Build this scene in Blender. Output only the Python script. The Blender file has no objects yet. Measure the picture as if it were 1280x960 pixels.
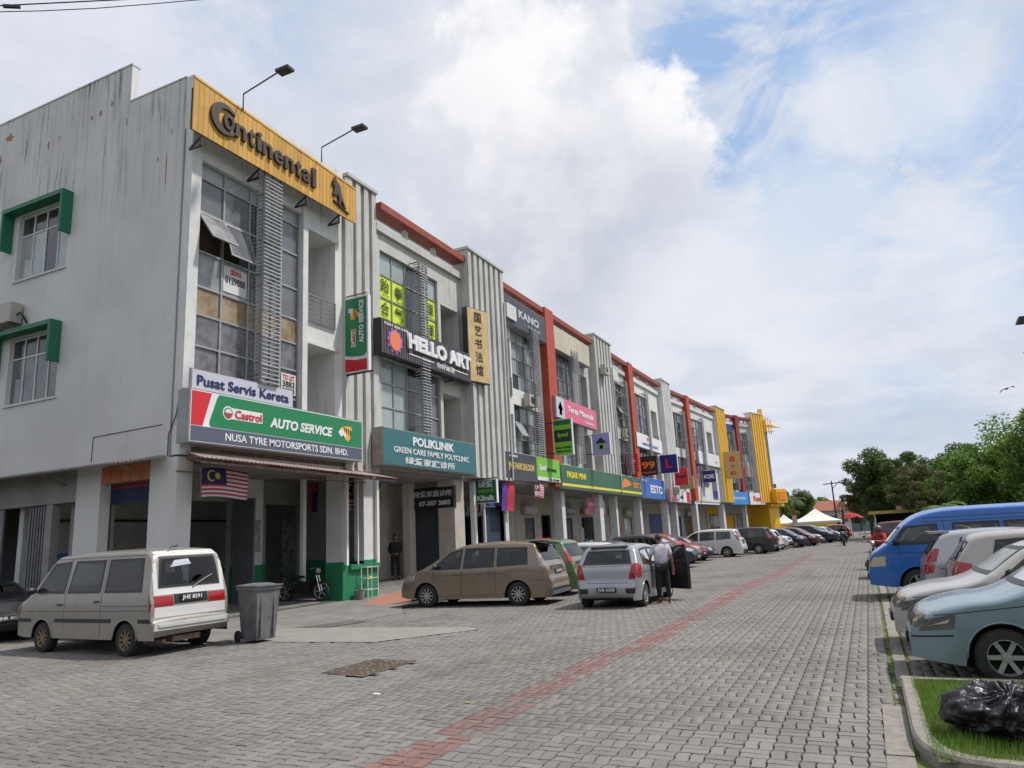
import bpy, math, random
import numpy as np
from math import sin, cos, pi, radians, sqrt, atan2
from mathutils import Vector, Matrix, noise
from mathutils.bvhtree import BVHTree
random.seed(7); rng = np.random.default_rng(7)
SC = bpy.context.scene; COL = SC.collection
# ---------------- camera ----------------
FPX = 908.45; YAW, PITCH, ROLL = 0.43727, 0.20956, -0.05227; H = 1.75
fw = Vector((-sin(YAW)*cos(PITCH), cos(YAW)*cos(PITCH), sin(PITCH)))
r0 = Vector((cos(YAW), sin(YAW), 0)); u0 = r0.cross(fw)
cr = cos(ROLL)*r0 + sin(ROLL)*u0; cu = -sin(ROLL)*r0 + cos(ROLL)*u0
cd = bpy.data.cameras.new('camera'); cam = bpy.data.objects.new('camera', cd); COL.objects.link(cam)
cd.sensor_fit = 'HORIZONTAL'; cd.sensor_width = 36; cd.lens = FPX/1280*36; cd.clip_start = .05; cd.clip_end = 3000
cam.matrix_world = Matrix(((cr.x, cu.x, -fw.x, 0), (cr.y, cu.y, -fw.y, 0), (cr.z, cu.z, -fw.z, H), (0, 0, 0, 1)))
SC.camera = cam
def proj(P):                      # numpy (n,3) -> pixel coords of the 1280x960 photograph (only used to choose which pavers are nearest)
    v = P - np.array([0, 0, H]); z = v@np.array(fw)
    return 640+FPX*(v@np.array(cr))/z, 480-FPX*(v@np.array(cu))/z, z
# ---------------- light ----------------
SUN_EL, SUN_AZ = radians(58), radians(62)     # azimuth measured from +Y towards +X
w = bpy.data.worlds.new('World'); SC.world = w; w.use_nodes = True
class NT:
    def __init__(s, tree): s.t = tree; s.n = tree.nodes; s.l = tree.links
    def new(s, typ, **k):
        n = s.n.new(typ)
        for a, b in k.items():
            if a == 'ins':
                for i, v in b.items():
                    if hasattr(v, 'is_linked') or isinstance(v, bpy.types.NodeSocket): s.l.new(v, n.inputs[i])
                    else: n.inputs[i].default_value = v
            else: setattr(n, a, b)
        return n
    def math(s, op, a, b=0.0, c=0.0, clamp=False):
        n = s.new('ShaderNodeMath', operation=op, use_clamp=clamp, ins={0: a, 1: b, 2: c}); return n.outputs[0]
    def vm(s, op, a, b=(0, 0, 0)):
        n = s.new('ShaderNodeVectorMath', operation=op, ins={0: a, 1: b}); return n.outputs['Value' if op in ('DOT_PRODUCT', 'LENGTH', 'DISTANCE') else 'Vector']
    def noise(s, vec, scale, detail=4, rough=.55, dist=0.0):
        n = s.new('ShaderNodeTexNoise', ins={'Vector': vec, 'Scale': scale, 'Detail': detail, 'Roughness': rough, 'Distortion': dist}); return n.outputs['Fac']
    def ramp(s, x, lo, hi, a=0.0, b=1.0):
        n = s.new('ShaderNodeMapRange', clamp=True, interpolation_type='SMOOTHSTEP', ins={0: x, 1: lo, 2: hi, 3: a, 4: b}); return n.outputs[0]
    def mix(s, f, a, b, mode='MIX'):
        n = s.new('ShaderNodeMix', data_type='RGBA', blend_type=mode, ins={0: f}); 
        for i, v in ((6, a), (7, b)):
            if isinstance(v, bpy.types.NodeSocket): s.l.new(v, n.inputs[i])
            else: n.inputs[i].default_value = (*v, 1) if len(v) == 3 else v
        return n.outputs[2]
    def mapv(s, vec, scale):
        return s.new('ShaderNodeMapping', ins={'Vector': vec, 'Scale': scale}).outputs[0]
nt = NT(w.node_tree); bg = nt.n['Background']
sky = nt.new('ShaderNodeTexSky', sky_type='NISHITA', sun_disc=False, sun_elevation=SUN_EL, sun_rotation=SUN_AZ, air_density=1.3, dust_density=1.5)
gen = nt.new('ShaderNodeTexCoord').outputs['Generated']
def direction(px, py):            # a compass direction in the sky
    v = fw + (px-640)/FPX*cr - (py-480)/FPX*cu; return tuple(v.normalized())
sep = nt.new('ShaderNodeSeparateXYZ', ins={0: gen})
den = nt.math('ADD', nt.math('MAXIMUM', sep.outputs[2], 0.0), .22)
cmb = nt.new('ShaderNodeCombineXYZ', ins={0: nt.math('DIVIDE', sep.outputs[0], den), 1: nt.math('DIVIDE', sep.outputs[1], den), 2: 0.0}).outputs[0]
big = nt.noise(cmb, 1.1, 7, .55, .35); fine = nt.noise(cmb, 3.2, 9, .62, .3); wisp = nt.noise(nt.mapv(cmb, (1.0, 2.4, 1.0)), 1.7, 9, .6, .5)
dn = nt.noise(gen, 3.4, 7, .6); dn2 = nt.noise(gen, 15.0, 9, .66)
wob = nt.math('ADD', nt.math('MULTIPLY', nt.math('SUBTRACT', dn, .5), .13), nt.math('MULTIPLY', nt.math('SUBTRACT', dn2, .5), .11))
def blob(px, py, rad, soft):      # round cloud mass around a sky direction, edge broken up by noise
    d = nt.vm('DISTANCE', gen, direction(px, py))
    return nt.ramp(nt.math('SUBTRACT', d, nt.math('MULTIPLY', wob, 1.0)), rad-soft, rad+soft, 1.0, 0.0)
def mx(*a):
    r = a[0]
    for b in a[1:]: r = nt.math('MAXIMUM', r, b)
    return r
veil = nt.ramp(big, .30, .52, .80, 1.0)
blue_spots = mx(blob(885, 110, .12, .06), blob(1010, 60, .15, .10), blob(1075, 215, .14, .10), blob(935, 200, .09, .05), nt.math('MULTIPLY', blob(1260, 190, .16, .12), .8), nt.math('MULTIPLY', blob(330, 5, .09, .08), .45), nt.math('MULTIPLY', blob(1130, 505, .07, .06), .4))
cover = nt.math('SUBTRACT', veil, nt.math('MULTIPLY', blue_spots, nt.ramp(nt.noise(cmb, 3.6, 10, .66, .8), .42, .62, 1.0, .12)), clamp=True)
cum = mx(blob(650, 70, .085, .012), blob(725, 95, .09, .012), blob(795, 135, .065, .012), blob(640, 150, .11, .05), blob(740, 190, .12, .02), blob(825, 215, .07, .014), blob(660, 270, .14, .06), blob(590, 120, .07, .04))
low = mx(blob(900, 400, .16, .07), blob(1010, 300, .10, .06), blob(1180, 330, .09, .06), blob(1060, 130, .06, .05), blob(1150, 110, .07, .05))
lit = nt.ramp(nt.noise(gen, 7.5, 9, .60, .0), .36, .60, .0, 1.0)
under = nt.math('MULTIPLY', mx(blob(700, 290, .12, .08), nt.math('MULTIPLY', blob(620, 330, .08, .07), .9), nt.math('MULTIPLY', blob(790, 265, .07, .06), .9), nt.math('MULTIPLY', blob(560, 235, .1, .1), .35)), nt.ramp(dn, .35, .6, .5, 1.0))
streak = nt.math('MULTIPLY', nt.ramp(nt.noise(nt.mapv(gen, (2.0, 2.0, 9.0)), 1.6, 6, .55, .4), .5, .68), nt.ramp(sep.outputs[2], .05, .45, .9, 0.0))
skyb = nt.mix(1.0, sky.outputs[0], (1, 1, 1), 'MULTIPLY')
base = nt.mix(.75, skyb, (2.7, 4.0, 6.2))
ccol = nt.mix(nt.ramp(fine, .3, .7), (4.75, 5.1, 5.8), (5.75, 5.95, 6.5))
c1 = nt.mix(cover, base, ccol)
c1 = nt.mix(nt.math('MULTIPLY', low, .6), c1, (6.3, 6.5, 6.9))
cumc = nt.mix(lit, (5.5, 5.7, 6.2), (7.5, 7.45, 7.5))
c1 = nt.mix(nt.math('MULTIPLY', cum, .93), c1, cumc)
c1 = nt.mix(nt.math('MULTIPLY', under, .9), c1, (3.5, 3.85, 4.65))
c1 = nt.mix(nt.math('MULTIPLY', streak, .7), c1, (3.9, 4.5, 5.5))
nt.l.new(c1, bg.inputs[0]); bg.inputs[1].default_value = .1
sl = bpy.data.lights.new('sun', 'SUN'); sl.energy = 3.0; sl.angle = radians(3.5); sl.color = (1, .955, .9)
so = bpy.data.objects.new('sun', sl); COL.objects.link(so)
sd = Vector((sin(SUN_AZ)*cos(SUN_EL), cos(SUN_AZ)*cos(SUN_EL), sin(SUN_EL)))
so.rotation_euler = sd.to_track_quat('Z', 'Y').to_euler()
SC.view_settings.view_transform = 'Standard'; SC.view_settings.look = 'None'; SC.view_settings.exposure = 0.44; SC.view_settings.gamma = 1
# ---------------- materials ----------------
MATS = {}
def mat(name, col, rough=.6, metal=0.0, var=.0, var2=None, scale=3.0, bump=0.0, bscale=60.0, streak=0.0, dirt=(.12, .11, .10), spec=.5, coat=0.0, obj=False, emit=0.0, trans=0.0, isl=0.0, edge=None, top=None, leaf=0.0):
    if name in MATS: return MATS[name]
    m = bpy.data.materials.new(name); m.use_nodes = True; t = NT(m.node_tree); b = t.n['Principled BSDF']
    b.inputs['Roughness'].default_value = rough; b.inputs['Metallic'].default_value = metal
    b.inputs['Specular IOR Level'].default_value = spec; b.inputs['Coat Weight'].default_value = coat; b.inputs['Coat Roughness'].default_value = .06
    if coat: b.inputs['Coat Roughness'].default_value = .08
    pos = t.new('ShaderNodeTexCoord').outputs['Object'] if obj else t.new('ShaderNodeNewGeometry').outputs['Position']
    c = (*col, 1)
    if var:
        c2 = var2 or tuple(x*.55 for x in col)
        n = t.ramp(t.noise(pos, scale, 6, .62, .2), .35, .68)
        c = t.mix(t.math('MULTIPLY', n, var), col, c2)
    if streak:
        n1 = t.ramp(t.noise(t.mapv(pos, (5, 5, .26)), 1.4, 9, .72, .35), .46, .74)
        n2 = t.ramp(t.noise(t.mapv(pos, (1, 1, .6)), .9, 6, .65), .42, .66)
        if top: n2 = t.math('MULTIPLY', t.math('ADD', n2, .5), t.ramp(t.new('ShaderNodeSeparateXYZ', ins={0: pos}).outputs[2], top[0], top[1], top[2], 1.0))
        c = t.mix(t.math('MULTIPLY', t.math('MULTIPLY', n1, n2), streak), c if not isinstance(c, tuple) else col, dirt)
    if isl:
        g = t.new('ShaderNodeNewGeometry'); oi = t.new('ShaderNodeObjectInfo')
        rnd = t.math('FRACT', t.math('ADD', g.outputs['Random Per Island'], oi.outputs['Random']))
        c = t.mix(1.0, c if not isinstance(c, tuple) else col, t.new('ShaderNodeCombineColor', ins={i: t.ramp(rnd, 0, 1, 1-isl, 1+isl) for i in range(3)}).outputs[0], 'MULTIPLY')
    if isinstance(c, tuple): b.inputs['Base Color'].default_value = c
    else: t.l.new(c, b.inputs['Base Color'])
    if var or streak:
        t.l.new(t.ramp(t.noise(pos, scale*1.7, 4), .3, .7, max(rough-.08, .02), min(rough+.12, 1)), b.inputs['Roughness'])
    if bump:
        bn = t.new('ShaderNodeBump', ins={'Strength': bump, 'Distance': .02, 'Height': t.noise(pos, bscale, 5, .6)})
        t.l.new(bn.outputs[0], b.inputs['Normal'])
    if emit: b.inputs['Emission Color'].default_value = (*col, 1); b.inputs['Emission Strength'].default_value = emit
    if leaf:
        tr = t.new('ShaderNodeBsdfTranslucent'); ms = t.new('ShaderNodeMixShader', ins={0: leaf}); out = t.n['Material Output']
        if isinstance(c, tuple): tr.inputs[0].default_value = c
        else: t.l.new(c, tr.inputs[0])
        t.l.new(b.outputs[0], ms.inputs[1]); t.l.new(tr.outputs[0], ms.inputs[2]); t.l.new(ms.outputs[0], out.inputs[0])
    MATS[name] = m; return m
# ---------------- object helpers ----------------
def tag(o, label=None, cat=None, group=None, kind=None):
    if label: o['label'] = label
    if cat: o['category'] = cat
    if group: o['group'] = group
    if kind: o['kind'] = kind
    return o
def thing(name, label, cat, loc=(0, 0, 0), rz=0.0, group=None):
    o = bpy.data.objects.new(name, None); COL.objects.link(o); o.location = loc; o.rotation_euler = (0, 0, rz); o.empty_display_size = .2
    return tag(o, label, cat, group)
def link(name, me, parent=None, loc=(0, 0, 0)):
    o = bpy.data.objects.new(name, me); COL.objects.link(o); o.location = loc
    if parent is not None: o.parent = parent
    return o
class MB:
    def __init__(s): s.v = []; s.f = []; s.m = []
    def quad(s, *p, m=0):
        n = len(s.v); s.v += [tuple(q) for q in p]; s.f.append(tuple(range(n, n+len(p)))); s.m.append(m); return s
    def box(s, x0, x1, y0, y1, z0, z1, m=0):
        n = len(s.v)
        s.v += [(x0, y0, z0), (x1, y0, z0), (x1, y1, z0), (x0, y1, z0), (x0, y0, z1), (x1, y0, z1), (x1, y1, z1), (x0, y1, z1)]
        for f in ((3, 2, 1, 0), (4, 5, 6, 7), (0, 1, 5, 4), (1, 2, 6, 5), (2, 3, 7, 6), (3, 0, 4, 7)): s.f.append(tuple(n+i for i in f)); s.m.append(m)
        return s
    def bar(s, a, b, w, h=None, m=0, up=(0, 0, 1)):     # rectangular bar from a to b
        a = Vector(a); b = Vector(b); d = (b-a).normalized(); h = h or w; up = Vector(up)
        if abs(d.dot(up)) > .98: up = Vector((1, 0, 0)) if abs(d.x) < .9 else Vector((0, 1, 0))
        r = d.cross(up).normalized()*w/2; u = r.cross(d).normalized()*h/2; n = len(s.v)
        for q in (a, b):
            for i, j in ((-1, -1), (1, -1), (1, 1), (-1, 1)): s.v.append(tuple(q+r*i+u*j))
        for f in ((0, 1, 2, 3), (7, 6, 5, 4), (0, 4, 5, 1), (1, 5, 6, 2), (2, 6, 7, 3), (3, 7, 4, 0)): s.f.append(tuple(n+i for i in f)); s.m.append(m)
        return s
    def tube(s, pts, r, n=8, m=0, caps=True):
        pts = [Vector(p) for p in pts]; k = len(s.v); rs = r if isinstance(r, (list, tuple)) else [r]*len(pts); pr = None
        for i, p in enumerate(pts):
            d = (pts[min(i+1, len(pts)-1)]-pts[max(i-1, 0)]).normalized()
            a = pr if pr is not None else (Vector((0, 0, 1)) if abs(d.z) < .9 else Vector((1, 0, 0)))
            x = d.cross(a).normalized() if pr is None else (a-d*a.dot(d)).normalized()
            pr = x; y = d.cross(x)
            for j in range(n):
                t = 2*pi*j/n; s.v.append(tuple(p+(x*cos(t)+y*sin(t))*rs[i]))
        for i in range(len(pts)-1):
            for j in range(n):
                a, b = k+i*n+j, k+i*n+(j+1) % n; s.f.append((a, b, b+n, a+n)); s.m.append(m)
        if caps:
            s.f.append(tuple(k+j for j in reversed(range(n)))); s.m.append(m)
            e = k+(len(pts)-1)*n; s.f.append(tuple(e+j for j in range(n))); s.m.append(m)
        return s
    def lathe(s, prof, c=(0, 0, 0), ax='z', n=20, m=0):   # profile of (radius, height)
        k = len(s.v)
        for r, h in prof:
            for j in range(n):
                t = 2*pi*j/n; a, b = r*cos(t), r*sin(t)
                p = {'z': (a, b, h), 'y': (a, h, b), 'x': (h, a, b)}[ax]
                s.v.append((c[0]+p[0], c[1]+p[1], c[2]+p[2]))
        for i in range(len(prof)-1):
            for j in range(n):
                a, b = k+i*n+j, k+i*n+(j+1) % n; s.f.append((a, b, b+n, a+n)); s.m.append(m)
        return s
    def prism(s, poly, fn, d0, d1, m=0, back=True):       # poly of 2D points, fn(a,b,d)->xyz
        k = len(s.v); n = len(poly)
        s.v += [fn(a, b, d0) for a, b in poly]+[fn(a, b, d1) for a, b in poly]
        s.f.append(tuple(range(k, k+n))); s.m.append(m)
        if back: s.f.append(tuple(range(k+2*n-1, k+n-1, -1))); s.m.append(m)
        for i in range(n): s.f.append((k+i, k+n+i, k+n+(i+1) % n, k+(i+1) % n)); s.m.append(m)
        return s
    def grid(s, fn, nu, nv, m=0, mf=None):
        k = len(s.v)
        for i in range(nu+1):
            for j in range(nv+1): s.v.append(tuple(fn(i/nu, j/nv)))
        for i in range(nu):
            for j in range(nv):
                a = k+i*(nv+1)+j; s.f.append((a, a+1, a+nv+2, a+nv+1)); s.m.append(mf(i, j) if mf else m)
        return s
    def mesh(s, name, mats, smooth=False):
        me = bpy.data.meshes.new(name); me.from_pydata(s.v, [], s.f)
        for q in (mats if isinstance(mats, (list, tuple)) else [mats]): me.materials.append(q)
        if any(s.m): me.polygons.foreach_set('material_index', s.m)
        if smooth: me.polygons.foreach_set('use_smooth', [True]*len(s.f))
        me.update(); return me
    def build(s, name, mats, parent=None, smooth=False, loc=(0, 0, 0), fix=False):
        me = s.mesh(name, mats, smooth)
        if fix:
            import bmesh
            bm = bmesh.new(); bm.from_mesh(me); bmesh.ops.recalc_face_normals(bm, faces=bm.faces); bm.to_mesh(me); bm.free()
        return link(name, me, parent, loc)
def smooth_angle(o, ang=35):
    me = o.data; me.polygons.foreach_set('use_smooth', [True]*len(me.polygons)); me.set_sharp_from_angle(angle=radians(ang))
def copy_tree(o, parent=None, label=None):
    c = o.copy(); COL.objects.link(c)
    if parent is not None: c.parent = parent
    if label: c['label'] = label
    for ch in o.children: copy_tree(ch, c)
    return c
FONT_CACHE = {}
def text(s, size, parent, name, m, loc, rot, depth=.012, bold=0.0, sx=1.0, fit=None, align='CENTER', shear=0.0, space=1.0, fith=None):
    """flat lettering: real extruded letters standing on a sign; fit = total width in metres"""
    cu_ = bpy.data.curves.new('t', 'FONT'); cu_.body = s; cu_.size = size; cu_.extrude = depth; cu_.offset = bold; cu_.resolution_u = 3
    cu_.align_x = 'LEFT'; cu_.shear = shear; cu_.space_character = space
    ob = bpy.data.objects.new('t', cu_); me = bpy.data.meshes.new_from_object(ob)
    bpy.data.objects.remove(ob); bpy.data.curves.remove(cu_)
    n = len(me.vertices)
    if n == 0: return None
    a = np.empty(n*3); me.vertices.foreach_get('co', a); a = a.reshape(-1, 3)
    x0, x1 = a[:, 0].min(), a[:, 0].max(); y0, y1 = a[:, 1].min(), a[:, 1].max()
    k = (fit/(x1-x0)) if fit else sx; ky = (fith/(y1-y0)) if fith else 1.0
    cx = (x0+x1)/2 if align == 'CENTER' else x0
    a[:, 0] = (a[:, 0]-cx)*k; a[:, 1] = (a[:, 1]-(y0+y1)/2)*ky
    me.vertices.foreach_set('co', a.ravel()); me.materials.clear(); me.materials.append(m); me.update()
    o = link(name, me, parent, loc); o.rotation_euler = rot; return o
# ================= SETTING: ground =================
M = {}
def ground_mats():
    for nm, col, alt in (('grey paver', (.178, .164, .150), (.125, .114, .104)), ('red paver', (.20, .082, .072), (.145, .088, .078))):
        m = bpy.data.materials.new(nm); m.use_nodes = True; t = NT(m.node_tree); b = t.n['Principled BSDF']
        g = t.new('ShaderNodeNewGeometry'); oi = t.new('ShaderNodeObjectInfo'); pos = g.outputs['Position']
        rnd = t.math('FRACT', t.math('ADD', g.outputs['Random Per Island'], oi.outputs['Random']))
        c = t.mix(t.ramp(t.noise(pos, .35, 5, .6), .42, .66), col, alt)
        c = t.mix(t.math('MULTIPLY', t.ramp(t.noise(pos, 1.3, 6, .65, .6), .60, .74), .45), c, (.12, .11, .09))
        c = t.mix(t.math('MULTIPLY', t.ramp(t.noise(pos, .8, 4, .6), .60, .70), .5), c, (.22, .185, .13))
        c = t.mix(t.math('MULTIPLY', t.ramp(t.noise(t.mapv(pos, (1.1, .06, 1)), 1.0, 6, .6, .4), .54, .66), .32), c, (.07, .065, .06))
        c = t.mix(t.math('MULTIPLY', t.ramp(t.noise(pos, 2.4, 5, .7), .68, .74), .55), c, (.055, .05, .045))
        c = t.mix(1.0, c, t.new('ShaderNodeCombineColor', ins={0: t.ramp(rnd, 0, 1, .86, 1.14), 1: t.ramp(rnd, 0, 1, .87, 1.13), 2: t.ramp(rnd, 0, 1, .87, 1.12)}).outputs[0], 'MULTIPLY')
        c = t.mix(t.ramp(t.noise(pos, 90, 3, .7), .35, .7, .0, .35), c, (.27, .26, .24))
        t.l.new(c, b.inputs['Base Color']); b.inputs['Roughness'].default_value = .85
        bn = t.new('ShaderNodeBump', ins={'Strength': .5, 'Distance': .004, 'Height': t.noise(pos, 160, 4, .7)}); t.l.new(bn.outputs[0], b.inputs['Normal'])
        M[nm] = m
    m = bpy.data.materials.new('joint sand'); m.use_nodes = True; t = NT(m.node_tree); b = t.n['Principled BSDF']; pos = t.new('ShaderNodeNewGeometry').outputs['Position']
    sp = t.new('ShaderNodeSeparateXYZ', ins={0: pos})
    moss = t.math('MAXIMUM', t.ramp(t.noise(pos, .9, 4, .6), .62, .70), t.math('MULTIPLY', t.ramp(sp.outputs[0], -.25, .02), t.ramp(t.noise(pos, 2.0, 3), .35, .55)))
    t.l.new(t.mix(moss, (.028, .025, .022), (.10, .13, .03)), b.inputs['Base Color']); b.inputs['Roughness'].default_value = .95; M['joint'] = m
    # paving too far away to tell its stones apart
    m = bpy.data.materials.new('far paving'); m.use_nodes = True; t = NT(m.node_tree); b = t.n['Principled BSDF']; pos = t.new('ShaderNodeNewGeometry').outputs['Position']
    br = t.new('ShaderNodeTexBrick', ins={'Vector': pos, 'Color1': (.175, .166, .156, 1), 'Color2': (.15, .143, .135, 1), 'Mortar': (.09, .085, .08, 1), 'Scale': 1.0, 'Mortar Size': .006, 'Brick Width': .23, 'Row Height': .115})
    c = t.mix(t.ramp(t.noise(pos, .3, 5, .6), .42, .66, 0, .6), br.outputs[0], (.12, .112, .105)); t.l.new(c, b.inputs['Base Color']); b.inputs['Roughness'].default_value = .9; M['farpave'] = m
ground_mats()
concrete = mat('worn concrete', (.21, .20, .185), .85, var=.6, var2=(.12, .112, .10), scale=1.6, bump=.5, bscale=40)
concrete_l = mat('pale concrete', (.26, .245, .22), .85, var=.5, var2=(.18, .17, .15), scale=2.2, bump=.5, bscale=50)
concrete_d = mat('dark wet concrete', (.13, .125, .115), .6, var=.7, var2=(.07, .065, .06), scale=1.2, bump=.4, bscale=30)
rust_floor = mat('rust red floor paint', (.36, .13, .07), .75, var=.8, var2=(.27, .20, .15), scale=3, bump=.3)
kerb_m = mat('kerb concrete', (.30, .275, .24), .9, var=.8, var2=(.20, .18, .155), scale=9, bump=.9, bscale=70)
earth = mat('earth', (.075, .058, .042), .95, var=.6, scale=6, bump=.8, bscale=40)
grass_ground = mat('grass ground', (.07, .10, .03), .95, var=.6, var2=(.10, .09, .04), scale=1.5)
asph = mat('asphalt', (.06, .06, .06), .9, var=.4, scale=2)
g = MB().quad((-900, -300, -.05), (900, -300, -.05), (900, 1500, -.05), (-900, 1500, -.05)).build('ground', grass_ground); tag(g, kind='structure')
street = MB().quad((-40, -6, 0), (12, -6, 0), (12, 46, 0), (-40, 46, 0)).build('street', M['joint']); tag(street, kind='structure')
fs = MB().quad((-22, 46, .010), (14, 46, .010), (30, 140, .010), (-12, 140, .010)).build('far_street', M['farpave']); tag(fs, kind='structure')

CELL = .23; SH = CELL/2
def rects():
    R = []                                              # x, y, w, h, red
    def strip_x(y):                                     # the red guide strip drifts slightly
        return -3.91 if y < 30 else -3.68
    nx0 = int(-14/CELL); ny = int(46/CELL)
    # herringbone on the left
    xl = -17*CELL                                        # -3.91
    for yi in range(-20, ny*2):
        for xi in range(int((-19 if yi < 100 else -11.9)/SH), -34):
            d = (xi-yi) % 4
            if d == 0: R.append((xi*SH, yi*SH, 2*SH, SH, 0))
            elif d == 3: R.append((xi*SH, yi*SH, SH, 2*SH, 0))
    # basket weave from the strip to the parking bays
    for j in range(-8, ny):
        for i in range(-17, 9):
            x, y = i*CELL, j*CELL; red = 0
            i0 = -17 if y < 11 else (-16 if y < 26 else -15)
            if i0 <= i < i0+2: red = 1 if (j+100-(i-i0)) % 6 != 0 else 0
            if i >= 2 and (j//1) % 11 in (5, 6): red = 1
            if (i+j) % 2 == 0: R += [(x, y, CELL, SH, red), (x, y+SH, CELL, SH, red)]
            else: R += [(x, y, SH, CELL, red), (x+SH, y, SH, CELL, red)]
    return np.array(R)
R = rects()
hx, hy = R[:, 0]+R[:, 2]/2, R[:, 1]+R[:, 3]/2
def inside(x, y, poly):
    c = np.zeros(len(x), bool); n = len(poly)
    for i in range(n):
        (x1, y1), (x2, y2) = poly[i], poly[(i+1) % n]
        c ^= ((y1 > y) != (y2 > y)) & (x < (x2-x1)*(y-y1)/((y2-y1) or 1e-9)+x1)
    return c
PATCH = [(-7.32, 8.69), (-6.44, 8.54), (-6.42, 9.8), (-7.26, 9.9)]
SLAB = [(-12.3, 11.3), (-8.5, 11.55), (-7.25, 13.35), (-7.6, 13.7), (-12.3, 13.45)]
APRON = [(-40, 11.2), (-11.9, 11.2), (-12.2, 13.45), (-11.35, 14.6), (-11.1, 16.4), (-12.6, 18.5), (-13.2, 20.2), (-13.2, 48), (-40, 48)]
DRAIN = [(-.08, -6), (.09, -6), (.09, 8.15), (-.08, 8.15)]; ISLE = [(.09, 5.7), (6, 5.7), (6, 9.12), (.09, 9.12)]
bad = inside(hx, hy, PATCH) | inside(hx, hy, SLAB) | inside(hx, hy, APRON) | inside(hx, hy, DRAIN) | inside(hx, hy, ISLE) | ((hx > .05) & (hx < .2) & (hy > 9.1))
R = R[~bad]
def paver_verts(R, jitter=True):
    n = len(R); x, y, w_, h_ = R[:, 0], R[:, 1], R[:, 2], R[:, 3]
    horiz = w_ > h_
    long_p = [(0, 0), (.25, 0), (.5, 0), (.75, 0), (1, 0), (1, .5), (1, 1), (.75, 1), (.5, 1), (.25, 1), (0, 1), (0, .5)]
    P = np.array(long_p); PV = P[:, ::-1][::-1]           # same orientation of winding
    uv = np.where(horiz[:, None, None], P[None], PV[None])
    gap = np.array([.0028, .0022])
    def ring(ins, z):
        gx = ins; gy = ins
        px = x[:, None]+gx+uv[:, :, 0]*(w_[:, None]-2*gx); py = y[:, None]+gy+uv[:, :, 1]*(h_[:, None]-2*gy)
        A = .0085; qx = px+A*np.sin(2*pi*(y[:, None]+uv[:, :, 1]*h_[:, None])/CELL); qy = py+A*np.sin(2*pi*(x[:, None]+uv[:, :, 0]*w_[:, None])/CELL)
        return np.stack([qx, qy, np.full_like(qx, z)], -1)
    top = ring(.0100, .016); mid = ring(.0068, .0115); low_ = ring(.0068, -.003)
    return np.concatenate([top, mid, low_], 1)            # n,36,3
V = paver_verts(R)
cen = np.stack([R[:, 0]+R[:, 2]/2, R[:, 1]+R[:, 3]/2, np.full(len(R), .016)], 1)
tilt = rng.normal(0, .007, (len(R), 2)); dz = rng.normal(0, .0012, len(R))
px, py, pz = proj(cen); vis = (pz > .3) & (px > -10) & (px < 1290) & (py > 0) & (py < 966)
size = np.where(vis, 1/np.maximum(pz, .1)**3, 0); order = np.argsort(-size); near = set(order[:300].tolist())
FACES = [tuple(range(12))]+[(i, i+12, (i+1) % 12+12, (i+1) % 12) for i in range(12)]+[(i+12, i+24, (i+1) % 12+24, (i+1) % 12+12) for i in range(12)]
cache = {}
for i in near:
    L = V[i]-np.array([cen[i, 0], cen[i, 1], 0]); k = (tuple(np.round(L[:24, :2].ravel(), 4)), int(R[i, 4]))
    if k not in cache:
        me = bpy.data.meshes.new('paver'); me.from_pydata([tuple(q) for q in L], [], FACES); me.materials.append(M['red paver' if R[i, 4] else 'grey paver']); me.update(); cache[k] = me
    o = link('paver', cache[k], street, (cen[i, 0], cen[i, 1], dz[i])); o.rotation_euler = (tilt[i, 1], -tilt[i, 0], 0)
rest = np.array([i for i in range(len(R)) if i not in near]); W = V[rest].copy(); c = cen[rest]
W[:, :, 2] += (W[:, :, 0]-c[:, None, 0])*tilt[rest, None, 0]+(W[:, :, 1]-c[:, None, 1])*tilt[rest, None, 1]+dz[rest, None]
for red, nm in ((0, 'grey_paver_field'), (1, 'red_paver_field')):
    s_ = R[rest, 4] == red; w2 = W[s_]; n = len(w2)
    fl = np.array(FACES[0]); qd = np.array(FACES[1:])
    loops = np.concatenate([np.tile(fl, (n, 1)), np.tile(qd.ravel(), (n, 1))], 1)+np.arange(n)[:, None]*36
    tot = np.array([12]+[4]*24); starts = np.concatenate([[0], np.cumsum(tot)[:-1]])
    me = bpy.data.meshes.new(nm); me.vertices.add(n*36); me.vertices.foreach_set('co', w2.ravel()); me.loops.add(n*108); me.loops.foreach_set('vertex_index', loops.ravel().astype(np.int32))
    me.polygons.add(n*25); me.polygons.foreach_set('loop_start', (starts[None]+np.arange(n)[:, None]*108).ravel().astype(np.int32))
    me.materials.append(M['red paver' if red else 'grey paver']); me.update(calc_edges=True); o = link(nm, me, street); o['kind'] = 'stuff'
# aprons, slabs, drains, island
def sheet(name, poly, zf, m, kind='structure', label=None, thick=None):
    b = MB().quad(*[(x, y, zf(x, y) if callable(zf) else zf) for x, y in poly])
    o = b.build(name, m); tag(o, label, kind=kind); return o
def ramp_z(x, y):
    return .02+.11*min(max((-11.3-x)/3.7, 0), 1)
ap = MB()
YS = [-6, 11.2, 13.45, 14.6, 16.4, 18.5, 20.2, 48]
def edge_x(y):
    pts = [(11.2, -11.9), (13.45, -12.2), (14.6, -11.35), (16.4, -11.1), (18.5, -12.6), (20.2, -13.2), (60, -13.2)]
    for (a, xa), (b_, xb) in zip(pts, pts[1:]):
        if a <= y <= b_: return xa+(xb-xa)*(y-a)/(b_-a)
    return -11.9
ys = [11.2, 12.3, 13.45, 14.6, 15.5, 16.4, 17.5, 18.5, 19.4, 20.2, 22, 24, 26, 28, 30.6]
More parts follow.
